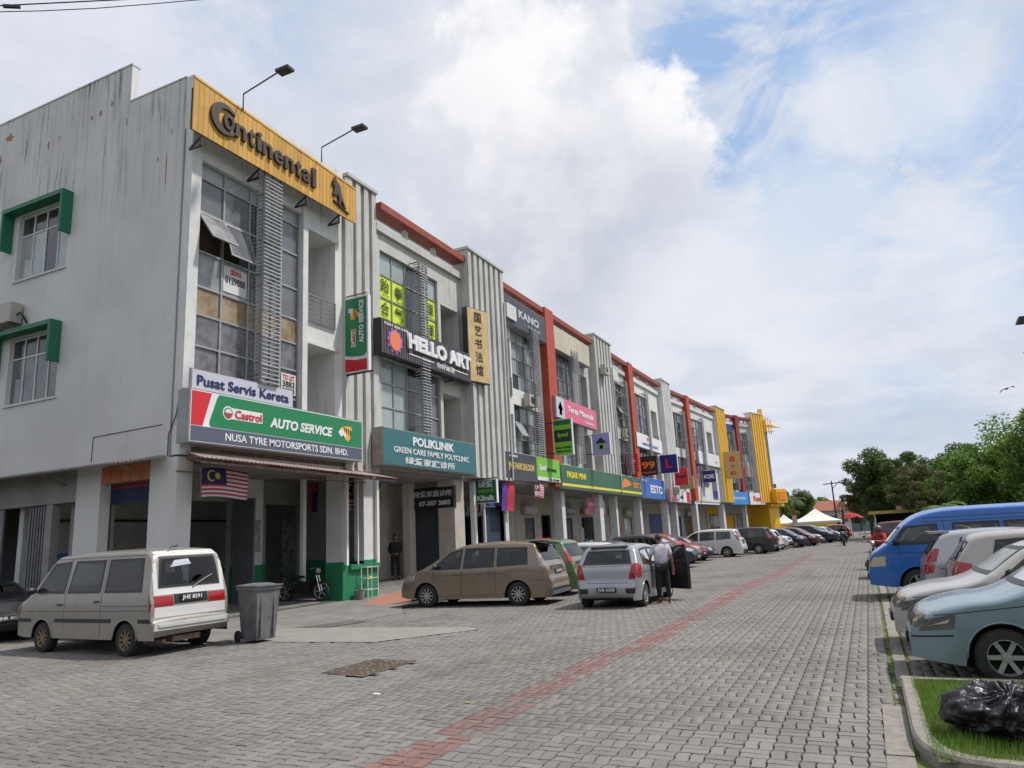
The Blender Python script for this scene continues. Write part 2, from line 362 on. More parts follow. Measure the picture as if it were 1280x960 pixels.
ap.quad((-40, 11.2, .02), (-11.9, 11.2, .02), (-12.1, 12.6, .06), (-15, 12.6, .13), (-40, 12.6, .13))
for a, b_ in zip(ys, ys[1:]):
    xa, xb = edge_x(a), edge_x(b_)
    xm = -14.0
    ap.quad((xa, a, .02), (xb, b_, .02), (xm, b_, .10), (xm, a, .10)); ap.quad((xm, a, .10), (xm, b_, .10), (-15, b_, .13), (-15, a, .13))
    ap.quad((-15, a, .13), (-15, b_, .13), (-21, b_, .36), (-21, a, .36))
    ap.quad((xa, a, .02), (xa, a, -.03), (xb, b_, -.03), (xb, b_, .02))
apron = ap.build('pavement', concrete); tag(apron, kind='structure')
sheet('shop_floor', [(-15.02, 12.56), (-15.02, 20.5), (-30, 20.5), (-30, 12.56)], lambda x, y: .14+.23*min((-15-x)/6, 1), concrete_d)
sheet('painted_pavement', [(-13.25, 17.9), (-12.9, 19.0), (-13.4, 22.5), (-14.9, 22.5), (-14.9, 20.7), (-13.6, 18.0)], lambda x, y: .052 if x > -13.3 else (.088 if x > -14 else .142), rust_floor)
pv = MB().quad((-13.2, 30.6, .12), (-13.2, 62, .12), (-13.0, 64, .12), (-11.4, 83, .12), (-8, 92, .12), (-8, 100, .12), (-22, 100, .12), (-22, 30.6, .12)).quad((-13.2, 62, .12), (-13.2, 30.6, .12), (-13.2, 30.6, -.02), (-13.2, 62, -.02)).quad((-13.2, 20.2, .1), (-13.2, 30.6, .1), (-13.2, 30.6, -.02), (-13.2, 20.2, -.02)).build('far_pavement', concrete); tag(pv, kind='structure')
sheet('driveway_slab', SLAB, .022, concrete_l)
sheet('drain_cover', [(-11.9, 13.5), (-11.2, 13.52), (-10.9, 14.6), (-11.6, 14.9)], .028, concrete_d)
# broken patch in the paving: soil with stones
pm = MB().quad(*[(x, y, .0195) for x, y in PATCH]).build('soil_patch', earth); tag(pm, kind='structure')
stone_m = mat('mixed stones', (.13, .10, .075), .9, var=.5, scale=20, isl=.55)
sb = MB()
for k in range(420):
    u, v = random.random(), random.random(); a, b_, c_, d_ = PATCH
    x = (a[0]*(1-u)+b_[0]*u)*(1-v)+(d_[0]*(1-u)+c_[0]*u)*v; y = (a[1]*(1-u)+b_[1]*u)*(1-v)+(d_[1]*(1-u)+c_[1]*u)*v; r = random.uniform(.010, .026)
    t0 = random.random()*6; n = len(sb.v); q = 5
    sb.v += [(x+r*cos(t0+i*2*pi/q)*random.uniform(.8, 1.3), y+r*sin(t0+i*2*pi/q), .0195) for i in range(q)]+[(x+r*.5*cos(t0+i*2*pi/q), y+r*.5*sin(t0+i*2*pi/q), .0195+r*.35) for i in range(q)]
    for i in range(q): sb.f.append((n+i, n+(i+1) % q, n+q+(i+1) % q, n+q+i)); sb.m.append(0)
    sb.f.append(tuple(n+q+i for i in range(q))); sb.m.append(0)
o = sb.build('loose_stones', stone_m); tag(o, 'small broken stones filling the square gap in the paving', 'stones', kind='stuff')
# gutter slab, kerb line, grass island
gs = MB()
for k, (a, b_) in enumerate([(-6, 1.5), (1.52, 4.6), (4.62, 6.5), (6.52, 8.15)]): gs.box(-.108, .085, a, b_, -.05, .022+.004*(k % 2))
gsl = gs.build('gutter_slab', kerb_m); tag(gsl, kind='structure')
kl = MB()
y = 9.14
while y < 46: kl.box(.055, .195, y, y+.9, -.05, .019); y += .915
o = kl.build('kerb_line', kerb_m); tag(o, kind='structure')
KP = [(.09, 9.12)]
KP += [(.09, 7.0), (.10, 6.75), (.14, 6.5), (.22, 6.3), (.36, 6.17), (.55, 6.10), (.9, 6.06), (1.8, 6.03), (4.5, 6.0)]
kb = MB(); wid = .125
def off(P, i, d):
    a = Vector(P[max(i-1, 0)]); b_ = Vector(P[min(i+1, len(P)-1)]); t = (b_-a).normalized(); nrm = Vector((-t.y, t.x)); return (P[i][0]+nrm.x*d, P[i][1]+nrm.y*d)
O0 = KP; O1 = [off(KP, i, .02) for i in range(len(KP))]; I0 = [off(KP, i, wid) for i in range(len(KP))]
for i in range(len(KP)-1):
    a, b_, c_, d_, e, f = O0[i], O0[i+1], O1[i], O1[i+1], I0[i], I0[i+1]
    kb.quad((*a, -.02), (*b_, -.02), (*b_, .10), (*a, .10)); kb.quad((*a, .10), (*b_, .10), (*d_, .125), (*c_, .125)); kb.quad((*c_, .125), (*d_, .125), (*f, .122), (*e, .122)); kb.quad((*e, .122), (*f, .122), (*f, 0), (*e, 0))
kb.box(.09, 5, 9.0, 9.12, -.02, .118)
o = kb.build('kerb', kerb_m); tag(o, kind='structure')
vp_ = MB().grid(lambda u, v: (.22+u*5, 6.18+v*2.85, .085+.03*noise.noise(Vector((u*9, v*5, 3)))), 40, 24)
o = vp_.build('grass_verge', mat('verge soil', (.07, .085, .03), .95, var=.6, var2=(.12, .09, .05), scale=9)); tag(o, kind='structure')
blade_m = mat('grass blades', (.13, .27, .03), .6, var=.6, var2=(.20, .24, .05), scale=3, isl=.45, leaf=.3)
gb = MB()
for k in range(24000):
    x = .20+random.random()**1.3*2.6; y = 6.15+random.random()*2.85
    if x < .45 and y < 6.4 and (x-.45)**2+(y-6.4)**2 > .07: continue
    z = .09+.03*noise.noise(Vector(((x-.22)/5*9, (y-6.18)/2.85*5, 3))); t0 = random.random()*6.28; hgt = random.uniform(.03, .085)*(1+.7*max(0, noise.noise(Vector((x*3, y*3, 0))))); lean = random.uniform(-.04, .04); l2 = random.uniform(-.04, .04); wd = .0028
    gb.quad((x-wd*cos(t0), y-wd*sin(t0), z-.01), (x+wd*cos(t0), y+wd*sin(t0), z-.01), (x+lean, y+l2, z+hgt))
for k in range(2600):                                    # tufts along the kerb, the drain and the parking line
    s = random.random(); 
    if s < .35: x = .095+random.uniform(-.02, .02); y = random.uniform(6.6, 9.1); z = .0
    elif s < .7: x = .05+random.gauss(0, .012); y = 9.0+random.random()**2*16; z = .005
    elif s < .85: x = .21+random.gauss(0, .012); y = 9.0+random.random()**2*10; z = .005
    else: x = .3+random.random()*1.8; y = 9.12+random.random()*.08; z = 0
    if noise.noise(Vector((x, y*1.7, 0))) < -.1: continue
    t0 = random.random()*6.28; hgt = random.uniform(.012, .035); wd = .003
    gb.quad((x-wd*cos(t0), y-wd*sin(t0), z), (x+wd*cos(t0), y+wd*sin(t0), z), (x+random.uniform(-.02, .02), y+random.uniform(-.02, .02), z+hgt+.015))
o = gb.build('grass', blade_m); tag(o, 'short green grass on the kerbed verge beside the black rubbish bag', 'grass', kind='stuff')
# ================= BUILDINGS =================
wall_side = mat('weathered white render', (.62, .615, .61), .85, var=.6, var2=(.50, .49, .49), scale=.5, streak=1.0, dirt=(.16, .155, .155), bump=.35, bscale=22, top=(9.5, 14.8, .10))
wall_w = mat('dirty white render', (.66, .66, .65), .8, var=.5, var2=(.52, .52, .51), scale=.8, streak=.75, dirt=(.18, .175, .17), bump=.25, bscale=25)
wall_g = mat('grey stained render', (.50, .50, .48), .85, var=.6, var2=(.38, .38, .36), scale=1.0, streak=.85, dirt=(.14, .14, .13), bump=.25, bscale=25)
wall_in = mat('cream wall', (.50, .46, .40), .8, var=.4, scale=1.2, streak=.3)
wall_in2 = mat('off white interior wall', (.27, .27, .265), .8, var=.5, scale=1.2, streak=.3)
white_paint = mat('white paint', (.62, .62, .62), .6, var=.3, scale=2, streak=.3, dirt=(.3, .28, .26))
green_paint = mat('green paint', (.015, .19, .085), .5, var=.35, var2=(.02, .13, .07), scale=2, streak=.35, dirt=(.04, .07, .05))
green_hood = mat('green hood paint', (.012, .17, .09), .55, var=.5, var2=(.02, .11, .065), scale=2.5, streak=.4, dirt=(.05, .08, .06))
red_beam = mat('rust red paint', (.30, .058, .030), .6, var=.5, var2=(.14, .035, .026), scale=2.5, streak=.3, dirt=(.12, .05, .04))
red_col_m = mat('orange red paint', (.40, .062, .03), .6, var=.4, var2=(.36, .07, .04), scale=1.5, streak=.3, dirt=(.2, .07, .05))
red_dark = mat('dark red paint', (.26, .03, .03), .6, var=.4, scale=1.5)
yellow_p = mat('yellow paint', (.78, .44, .015), .5, var=.3, var2=(.62, .36, .03), scale=1.5, streak=.25, dirt=(.35, .22, .05))
blue_p = mat('blue paint', (.03, .07, .25), .5, var=.3, scale=2)
frame_m = mat('aluminium frame', (.34, .35, .36), .45, metal=.3, var=.3, scale=6)
frame_d = mat('dark frame', (.05, .05, .055), .5)
slat_m = mat('grey louvre paint', (.45, .455, .47), .5, var=.35, var2=(.26, .26, .27), scale=3, isl=.08)
rail_m = mat('grey railing', (.22, .23, .24), .5, metal=.3)
black_m = mat('black steel', (.018, .018, .02), .5)
rust_m = mat('rusty steel', (.17, .08, .045), .85, var=.7, var2=(.30, .24, .20), scale=8)
dark_in = mat('painted interior shade', (.022, .022, .024), .8)  # near-black colour stands in for the shade deep inside the shops
shutter_m = mat('roller shutter', (.16, .17, .19), .45, metal=.4, var=.3, scale=3)
roof_m = mat('roof slab', (.25, .25, .24), .9)
def glassmat(name, col, var2=None, rough=.06, sc=1.5, v=.6, spec=.75):
    return mat(name, col, rough, var=v, var2=var2 or tuple(c*.5 for c in col), scale=sc, spec=spec)
gl_dark = glassmat('dark window glass', (.045, .05, .055)); gl_grey = glassmat('grey window glass', (.15, .155, .17), (.09, .095, .11))
gl_curt = mat('curtained window glass', (.17, .17, .185), .12, var=.8, var2=(.07, .07, .08), scale=2.5, streak=.8, dirt=(.05, .05, .055), spec=.7)
gl_light = glassmat('frosted window glass', (.30, .33, .33), (.24, .27, .27), rough=.2); gl_tan = mat('papered window glass', (.32, .27, .18), .25, var=.9, var2=(.20, .115, .05), scale=2.2, spec=.6)
gl_post = mat('postered window glass', (.33, .345, .35), .2, var=.9, var2=(.14, .14, .145), scale=1.3, spec=.6)
gl_sky = glassmat('pale window glass with painted reflection', (.34, .40, .40), (.25, .31, .32), rough=.1)  # last glass: pale base colour stands in for sky mirrored in the panes
HOUSES = []
def holes(b, u0, u1, z0, z1, d0, d1, rc, m=0):
    us = sorted({u0, u1} | {min(max(r[i], u0), u1) for r in rc for i in (0, 1)})
    for a, c in zip(us, us[1:]):
        if c-a < 1e-4: continue
        um = (a+c)/2; zz = z0
        for r in sorted([r for r in rc if r[0] < um < r[1]], key=lambda r: r[2]):
            if r[2] > zz+1e-4: b.box(a, c, d0, d1, zz, r[2], m)
            zz = max(zz, r[3])
        if zz < z1-1e-4: b.box(a, c, d0, d1, zz, z1, m)
def glazing(par, us, zs, matfn, d=.14, t=.05, name='window', fm=None, near=True, skip=()):
    """one window part: frame mesh with a pane child in every cell"""
    f = MB(); u0, u1, z0, z1 = us[0], us[-1], zs[0], zs[-1]
    for u in us: f.box(u-t/2, u+t/2, d-.05, d+.03, z0, z1)
    for z in zs:
        for a, c in zip(us, us[1:]): f.box(a+t/2, c-t/2, d-.045, d+.028, z-t/2, z+t/2)
    fo = f.build(name, fm or frame_m, par)
    groups = {}
    for i, (a, c) in enumerate(zip(us, us[1:])):
        for j, (e, g) in enumerate(zip(zs, zs[1:])):
            if (i, j) in skip: continue
            m = matfn(i, j)
            if True:
                k = random.uniform(-.008, .008); k2 = random.uniform(-.006, .006)
                p = MB().box(a+t/2, c-t/2, d-.004, d+.004, e+t/2, g-t/2)
                p.v = [(x, y+k*(x-a)+k2*(z-e), z) for x, y, z in p.v]
                p.build('pane', m, fo)
            else: groups.setdefault(m.name, (m, MB()))[1].box(a+t/2, c-t/2, d-.004, d+.004, e+t/2, g-t/2)
    for m, b in groups.values(): b.build('pane', m, fo)
    return fo
SLATS = {}
def louvre(par, u0, u1, z0, z1, d=-.5, near=True, m=None, pitch=.115):
    W = u1-u0; f = MB(); m = m or slat_m
    for u in (u0-.02, u1-.02, u0+W*.5-.02): f.box(u, u+.04, d+.02, d+.06, z0-.05, z1+.1)
    for z in (z0+.2, (z0+z1)/2, z1-.1):
        for u in (u0, u1-.04): f.box(u, u+.04, d+.06, .05, z, z+.04)
    fo = f.build('louvre_screen', rail_m, par)
    def one(b, z):
        b.box(u0-.01, u1+.01, d-.05, d+.01, z, z+.026); b.box(u0-.01, u0+.03, d+.012, d+.30, z, z+.026); b.box(u1-.03, u1+.01, d+.012, d+.30, z, z+.026)
    n = int((z1-z0)/pitch)
    if near:
        key = (round(W, 3), round(u0, 3), d)
        b = MB(); one(b, 0); me = b.mesh('slat', m)
        for k in range(n):
            o = link('slat', me, fo, (0, random.uniform(-.006, .006), z0+k*pitch)); o.rotation_euler = (0, random.uniform(-.003, .003), 0)
    else:
        b = MB()
        for k in range(n): one(b, z0+k*pitch)
        o = b.build('slats', m, fo); o['kind'] = 'stuff'
def railing(par, u0, u1, z, d=-.02, h=.9, m=None):
    b = MB(); m = m or rail_m
    b.box(u0, u1, d-.02, d+.02, z+h-.04, z+h)
    for k in range(1, 6): b.box(u0, u1, d-.012, d+.012, z+k*h/6-.012, z+k*h/6+.012)
    for u in (u0+.03, (u0+u1)/2, u1-.03): b.box(u-.018, u+.018, d-.019, d+.019, z, z+h-.04)
    return b.build('railing', m, par)
def fluted(par, u0, u1, z0, z1, d=-.5, n=6, m=None, fm=None, fin=.12, gaps=True):
    b = MB(); b.box(u0, u1, d+.10, .31, z0, z1-.12); b.box(u0-.06, u1+.06, d-.06, .5, z1-.12, z1)
    o = b.build('fluted_wall', m or wall_g, par); w_ = (u1-u0)/(n-.45)
    for k in range(n):
        u = u0+k*w_; ww = w_*.55
        MB().box(u, u+ww, d, d+.098, z0, z1-.122).build('fin', fm or m or wall_g, o)
    return o
def beam_rail(par, u0, u1, m=None, posts=2):
    MB().box(u0, u1, -.35, .30, 13.96, 14.24).build('roof_beam', m or red_beam, par)
    b = MB()
    for k in range(2): b.box(u0, u1, -.02, .02, 13.56+.11*k, 13.60+.11*k)
    for k in range(posts): u = u0+(u1-u0)*(k+1)/(posts+1); b.box(u-.09, u+.09, -.06, .12, 13.5, 13.959)
    b.build('roof_railing', white_paint, par)
def awning_window(par, u0, u1, z0, z1, ang, m=None, d=.05):
    """top hung sash pushed outwards"""
    h = z1-z0; e = thing_part = MB(); t = .035
    def P(u, y, z): 
        return (u, d-cos(0)*0+(y*cos(ang)-(h-z)*sin(ang)), z1-(h-z)*cos(ang)-y*sin(ang))
    b = MB()
    def bx(ua, ub, za, zb, ya=-.02, yb=.02, mm=0):
        n = len(b.v); b.v += [P(ua, ya, za), P(ub, ya, za), P(ub, yb, za), P(ua, yb, za), P(ua, ya, zb), P(ub, ya, zb), P(ub, yb, zb), P(ua, yb, zb)]
        for f in ((3, 2, 1, 0), (4, 5, 6, 7), (0, 1, 5, 4), (1, 2, 6, 5), (2, 3, 7, 6), (3, 0, 4, 7)): b.f.append(tuple(n+i for i in f)); b.m.append(mm)
    bx(u0, u1, 0, t); bx(u0, u1, h-t, h); bx(u0, u0+t, t, h-t); bx(u1-t, u1, t, h-t)
    o = b.build('open_sash', frame_m, par); b = MB(); bx(u0+t, u1-t, t, h-t, -.004, .004); b.build('pane', m or gl_post, o); return o
def balcony_room(b, u0, u1, z0, z1, dep=.95, m=0, md=1):
    b.quad((u0, .3, z0), (u0, dep, z0), (u0, dep, z1), (u0, .3, z1), m=m); b.quad((u1, .3, z0), (u1, .3, z1), (u1, dep, z1), (u1, dep, z0), m=m)
    b.quad((u0, dep, z0), (u1, dep, z0), (u1, dep, z1), (u0, dep, z1), m=m)
    b.quad((u0, .3, z1), (u0, dep, z1), (u1, dep, z1), (u1, .3, z1), m=m); b.quad((u0, -.1, z0), (u1, -.1, z0), (u1, dep, z0), (u0, dep, z0), m=m)
    b.box(u0+.25, u1-.2, dep-.06, dep-.001, z0+.02, z0+2.15, md)
def house(label, x, y, rz, W, glz, bal, tower=None, mir=False, wm=None, near=False, panes=None, rz2=(5.75, 8.3), rz3=(9.1, 12.4), mull=None, louv=True, tw=None, tfin=None, beam=(0, None), bm_=None, nfin=6, gl=None, gf=None, depth=18, group='three storey shophouses in one row', hd=13.5, lm=None, fm=None, row2=3, row3=4, tz=14.7):
    wm = wm or wall_g
    t = thing('shophouse', label, 'building', (x, y, 0), rz, group); HOUSES.append(t)
    rc = [(glz[0], glz[1], rz2[0], rz2[1]), (glz[0], glz[1], rz3[0], rz3[1])]
    rc += [(bal[0], bal[1], 4.75, 7.75), (bal[0], bal[1], 8.7, 11.6)] if bal else []
    b = MB(); u1w = W if not tower else tower[0]
    holes(b, 0, u1w, 4.35, 13.2, 0, .3, rc); b.box(0, u1w, -.14, .34, 13.2, hd)
    b.box(0, .12, .35, depth, 4.35, 13.2); b.box(W-.12, W, .35, depth, 4.35, 13.2); b.box(0, .12, 2.9, depth, 0, 4.349); b.box(W-.12, W, 2.9, depth, 0, 4.349); b.box(0, W, depth, depth+.2, 0, 13.2)
    b.box(.12, W-.12, .31, depth, 4.35, 4.6); b.box(.0, W, .35, depth, 13.2, 13.35)
    wo = b.build('wall', wm, t)
    if bal:
        b = MB(); balcony_room(b, bal[0], bal[1], 4.75, 7.75, md=1); balcony_room(b, bal[0], bal[1], 8.7, 11.6, md=1)
        b.build('balcony', [wm, frame_d], t); railing(t, bal[0], bal[1], 8.7); 
        if rz2[0] < 5: railing(t, bal[0], bal[1], 4.75)
    n = 4; us = [glz[0]+(glz[1]-glz[0])*k/n for k in range(n+1)] if mull is None else mull
    pf = panes or (lambda fl, i, j: random.choice([gl_grey, gl_dark, gl_curt, gl_grey, gl_light]))
    zz = lambda r, k: [r[0]+(r[1]-r[0])*i/k for i in range(k+1)]
    glazing(t, us, zz(rz2, row2), lambda i, j: pf(2, i, j), near=near, fm=fm); glazing(t, us, zz(rz3, row3), lambda i, j: pf(3, i, j), near=near, fm=fm)
    if louv:
        lu = louv if isinstance(louv, tuple) else (glz[0]+(glz[1]-glz[0])*.45, glz[0]+(glz[1]-glz[0])*.66)
        louvre(t, lu[0], lu[1], rz2[0]+.1, rz3[1]+.15, near=near, m=lm)
    if tower: fluted(t, tower[0], tower[1], 0.1 if tower[2] else 4.36, tz, n=nfin, m=tw or wm, fm=tfin)
    e = beam[1] if beam[1] is not None else (tower[0] if tower else W)
    if beam[0] is not None: beam_rail(t, beam[0], e, bm_)
    gfloor(t, W, **(gf or {}))
    return t
def gfloor(t, W, pil=(), back=2.9, ceil=4.35, wm=None, openings=(), bm=None, fd=None, lintel=4.0):
    """ground floor: soffit, front pillars, shopfront wall with openings (u0,u1,z0,z1,material)"""
    wm = wm or wall_in
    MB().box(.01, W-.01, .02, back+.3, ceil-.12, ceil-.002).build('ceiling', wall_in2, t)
    for a, c in pil: MB().box(a, c, .02, .52, 0.0, ceil-.121).build('pillar', white_paint, t)
    b = MB(); holes(b, .12, W-.12, 0.2, ceil-.121, back, back+.15, [o[:4] for o in openings]); b.build('shopfront', wm, t)
    for o in openings:
        m = o[4]; a, c, e, g = o[:4]
        f = MB().box(a, a+.06, back-.02, back+.10, e, g).box(c-.06, c, back-.02, back+.10, e, g).box(a+.06, c-.06, back-.02, back+.10, g-.07, g).build('shop_door', frame_d, t)
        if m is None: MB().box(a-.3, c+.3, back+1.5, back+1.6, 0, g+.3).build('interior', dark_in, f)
        elif m is shutter_m:
            q = MB(); k = e
            while k < g-.1: q.box(a+.06, c-.06, back+.03, back+.06, k, k+.085); k += .1
            q.build('shutter', m, f)
        else: MB().box(a+.06, c-.06, back+.04, back+.05, e, g-.07).build('pane', m, f)
    return
R90 = pi/2
# ---- first house, with the long side wall ----
h1 = thing('shophouse', 'corner shophouse with stained grey side wall, tyre workshop below and tall louvred window', 'building', (-15, 12.54, 0), R90, 'three storey shophouses in one row'); HOUSES.append(h1)
b = MB()
rc = [(.35, 4.32, 5.2, 12.3), (4.57, 5.95, 4.9, 8.04), (4.57, 5.95, 8.8, 11.85)]
holes(b, .0, 6.36, 4.2, 14.7, 0, .3, rc)
b.box(6.36, 8.0, .0, .3, 4.2, 14.2); b.box(8.0, 8.14, .3, 20, 0, 13.2)
b.box(.25, 8.0, .31, 19.9, 4.2, 4.45); b.box(.25, 8.0, .6, 19.9, 13.0, 13.2)
b.build('wall', wall_w, h1)
b = MB(); balcony_room(b, 4.57, 5.95, 4.9, 8.04, 1.5); balcony_room(b, 4.57, 5.95, 8.8, 11.85, 1.5); b.build('balcony', [wall_w, frame_d], h1)
railing(h1, 4.57, 5.95, 8.8); railing(h1, 4.57, 5.95, 4.9)
b = MB().box(.0, .33, -.05, -.002, 4.2, 13.1).box(4.33, 4.56, -.06, -.002, 5.0, 12.55).box(4.56, 6.1, -.05, -.002, 11.86, 11.98).box(4.56, 6.1, -.05, -.002, 8.05, 8.16)
b.build('pilaster', white_paint, h1)
# side wall in the plane u=0 (faces the camera's side street)
b = MB(); sw = [(4.98, 7.4, 10.16, 12.28), (4.98, 7.3, 6.3, 8.30), (10.4, 12.8, 10.16, 12.3), (10.4, 12.8, 6.3, 8.35)]
def sidebox(b, d0, d1, z0, z1, u0=0., u1=.25, m=0): b.box(u0, u1, d0, d1, z0, z1, m)
ds = sorted({.31, 2.6, 20.0} | {r[i] for r in sw for i in (0, 1)})
for a, c in zip(ds, ds[1:]):
    dm = (a+c)/2; zz = 4.15; top = 14.7 if dm < 2.6 else 15.92
    for r in sorted([r for r in sw if r[0] < dm < r[1]], key=lambda r: r[2]): sidebox(b, a, c, zz, r[2]); zz = r[3]
    sidebox(b, a, c, zz, top)
b.box(-.02, .27, .29, 2.6, 14.7, 14.74).box(-.02, .27, 2.58, 20, 15.92, 15.97)
b.build('side_wall', wall_side, h1)
rustpatch = mat('exposed orange render', (.42, .20, .09), .9, var=.6, scale=12)
for k, (d, z, w_, hh) in enumerate([(.95, 12.1, .035, .75), (1.3, 12.5, .05, .12), (3.4, 14.9, .1, .1), (3.9, 14.75, .14, .12), (4.3, 14.7, .1, .12), (3.1, 15.3, .05, .25), (6.3, 14.4, .09, .2), (5.8, 14.5, .05, .18), (8.8, 14.6, .2, .3), (8.4, 15.3, .35, .2), (.8, 13.2, .04, .1), (2.7, 14.1, .05, .15)]):
    n = 22; w_ *= .6; hh *= .8; P = [(d+w_*cos(2*pi*i/n)*random.uniform(.35, 1.3), z+hh*sin(2*pi*i/n)*random.uniform(.5, 1.2)) for i in range(n)]
    MB().prism(P, lambda a, c, e: (e, a, c), .0, -.003).build('bare_patch', rustpatch, h1)
us = [.37, 1.28, 2.25, 2.56, 3.55, 4.30]; zs = [5.22, 6.2, 7.1, 7.96, 8.73, 9.72, 10.86, 11.84, 12.28]
def p1(i, j):
    if j == 7: return gl_light
    if j == 3: return gl_tan
    if j == 4: return gl_post if i < 2 else gl_grey
    if j <= 2: return gl_curt
    if i in (2, 3): return gl_dark
    return gl_grey
glazing(h1, us, zs, p1, near=True, d=.16, t=.055, skip=((0, 5), (1, 5)))
awning_window(h1, .40, 1.26, 9.76, 10.82, .62, gl_post, d=.12); awning_window(h1, 1.31, 2.23, 9.76, 10.82, .30, gl_grey, d=.12)
MB().box(.37, 2.25, .5, .52, 9.72, 10.84).build('interior', mat('brown curtain', (.13, .085, .06), .9, var=.6, scale=4), h1)
louvre(h1, 2.24, 2.92, 6.36, 12.62, d=-.44, near=True, pitch=.118)
fluted(h1, 6.5, 8.16, 4.2, 14.7, d=-.12, n=4, m=wall_g, fm=wall_g)
MB().box(6.36, 6.49, -.12, -.002, 4.2, 14.45).build('fin', wall_g, h1)
# notices in the windows
red_t = mat('red print', (.5, .02, .03), .5); navy_t = mat('navy print', (.012, .02, .10), .5); white_t = mat('white lettering', (.82, .82, .80), .45); black_t = mat('black lettering', (.015, .015, .018), .5)
nb = MB().box(1.35, 2.2, .135, .15, 8.85, 9.6).build('notice', white_paint, h1)
text('0129888', .3, nb, 'lettering', black_t, (1.78, .130, 9.22), (pi/2, 0, 0), .002, .006, fit=.72); text('SEWA', .22, nb, 'lettering', red_t, (1.8, .130, 9.47), (pi/2, 0, 0), .002, .008, fit=.4)
nb = MB().box(3.62, 4.25, .115, .13, 6.32, 6.95).build('notice', white_paint, h1)
text('TO LET', .2, nb, 'lettering', red_t, (3.93, .110, 6.83), (pi/2, 0, 0), .002, .006, fit=.5); text('3883', .25, nb, 'lettering', black_t, (3.93, .110, 6.63), (pi/2, 0, 0), .002, .006, fit=.5); text('38888', .22, nb, 'lettering', black_t, (3.93, .110, 6.43), (pi/2, 0, 0), .002, .006, fit=.5)
# side windows with green hoods: plane u=0, built with local axes (d along the wall)
def side_window(d0, d1, z0, z1, hz0, hz1, hd0, hd1, pm):
    f = MB(); n = 4; t_ = .05
    for k in range(n+1): d = d0+(d1-d0)*k/n; f.box(.10, .16, d-t_/2, d+t_/2, z0, z1)
    zr = z0+(z1-z0)*.70
    for z in (z0+.025, zr, z1-.025):
        for k in range(n): a = d0+(d1-d0)*k/n+t_/2; f.box(.105, .155, a, a+(d1-d0)/n-t_, z-.025, z+.025)
    fo = f.build('window', white_paint, h1)
    for k in range(n):
        a = d0+(d1-d0)*k/n+t_/2; c = a+(d1-d0)/n-t_
        MB().box(.125, .133, a, c, z0+.05, zr-.025).build('pane', pm[k % len(pm)], fo); MB().box(.125, .133, a, c, zr+.025, z1-.05).build('pane', gl_dark, fo)
    MB().box(-.34, -.002, hd0, hd1, hz1-.13, hz1).box(-.34, -.002, hd0, hd0+.10, hz0, hz1-.131).box(-.34, -.002, hd1-.10, hd1, hz0, hz1-.131).build('window_hood', green_hood, h1)
    MB().box(-.05, -.002, d0-.05, d1+.05, z0-.06, z0).build('sill', wall_side, h1)
side_window(4.98, 7.4, 10.16, 12.28, 11.15, 12.46, 4.86, 7.78, [gl_sky, gl_dark, gl_sky, gl_light]); side_window(4.98, 7.3, 6.3, 8.30, 7.28, 8.48, 4.92, 7.78, [gl_curt, gl_grey]); 
side_window(10.4, 12.8, 10.16, 12.3, 11.15, 12.52, 10.15, 13.1, [gl_sky, gl_dark]); side_window(10.4, 12.8, 6.3, 8.35, 7.25, 8.55, 10.15, 13.1, [gl_curt])
# ground floor of the first house
MB().box(0, .46, .0, .95, .1, 4.149).build('pillar', wall_side, h1)
MB().box(0, .3, 2.8, 3.75, .1, 4.149).build('pillar', wall_side, h1)
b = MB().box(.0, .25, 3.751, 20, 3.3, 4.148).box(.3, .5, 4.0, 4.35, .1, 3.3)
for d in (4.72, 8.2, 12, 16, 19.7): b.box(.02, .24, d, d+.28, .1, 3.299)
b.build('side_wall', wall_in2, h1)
MB().box(.1, .16, 7.0, 8.19, .2, 3.29).build('shutter', shutter_m, h1)
sh = MB(); k = 0
for k in range(14): sh.box(.08+.05*(k % 2), .13+.05*(k % 2), 5.02+.06*k, 5.08+.06*k, .15, 3.28)
sh.build('folding_gate', mat('grey gate', (.17, .17, .18), .5, metal=.3, var=.3), h1)
MB().box(.4, .46, 6.15, 6.25, .2, 3.25).build('post', mat('pale post', (.45, .42, .34), .6), h1)
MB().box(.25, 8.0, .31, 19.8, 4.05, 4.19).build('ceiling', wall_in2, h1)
# workshop interior
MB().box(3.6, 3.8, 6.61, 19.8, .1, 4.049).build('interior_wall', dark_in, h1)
MB().box(7.85, 7.99, .32, 19.8, .1, 4.049).build('party_wall', wall_in2, h1)
MB().box(.3, 7.84, 6.4, 6.6, .1, 4.049).build('interior_wall', mat('workshop rear wall', (.55, .55, .53), .8, var=.5, scale=1.5), h1)
MB().box(.5, 7.84, 6.34, 6.39, .1, 1.25).build('dado', green_paint, h1)
MB().box(.5, 7.84, 6.25, 6.33, 2.9, 2.97).build('pipe', black_m, h1)
sf = MB(); holes(sf, .5, 7.84, .1, 4.049, 3.0, 3.15, [(.6, 4.55, 0, 3.35), (6.1, 7.6, 0, 3.3)]); sf.build('shopfront', wall_in2, h1)
MB().box(4.56, 6.09, 2.96, 2.999, .1, 1.35).build('dado', green_paint, h1)
MB().box(.62, 4.5, 3.02, 3.1, 3.36, 4.0).build('roller_box', shutter_m, h1)
b = MB()
for k in range(16): b.box(4.56+.02*(k % 2), 4.62+.02*(k % 2), 2.0+.055*k, 2.055+.055*k, .2, 3.4)
b.build('folding_gate', shutter_m, h1)
MB().box(4.64, 5.5, 2.55, 2.95, .2, 4.04).build('pillar', white_paint, h1); MB().box(4.63, 5.51, 2.54, 2.951, .15, 1.35).build('dado', green_paint, h1)
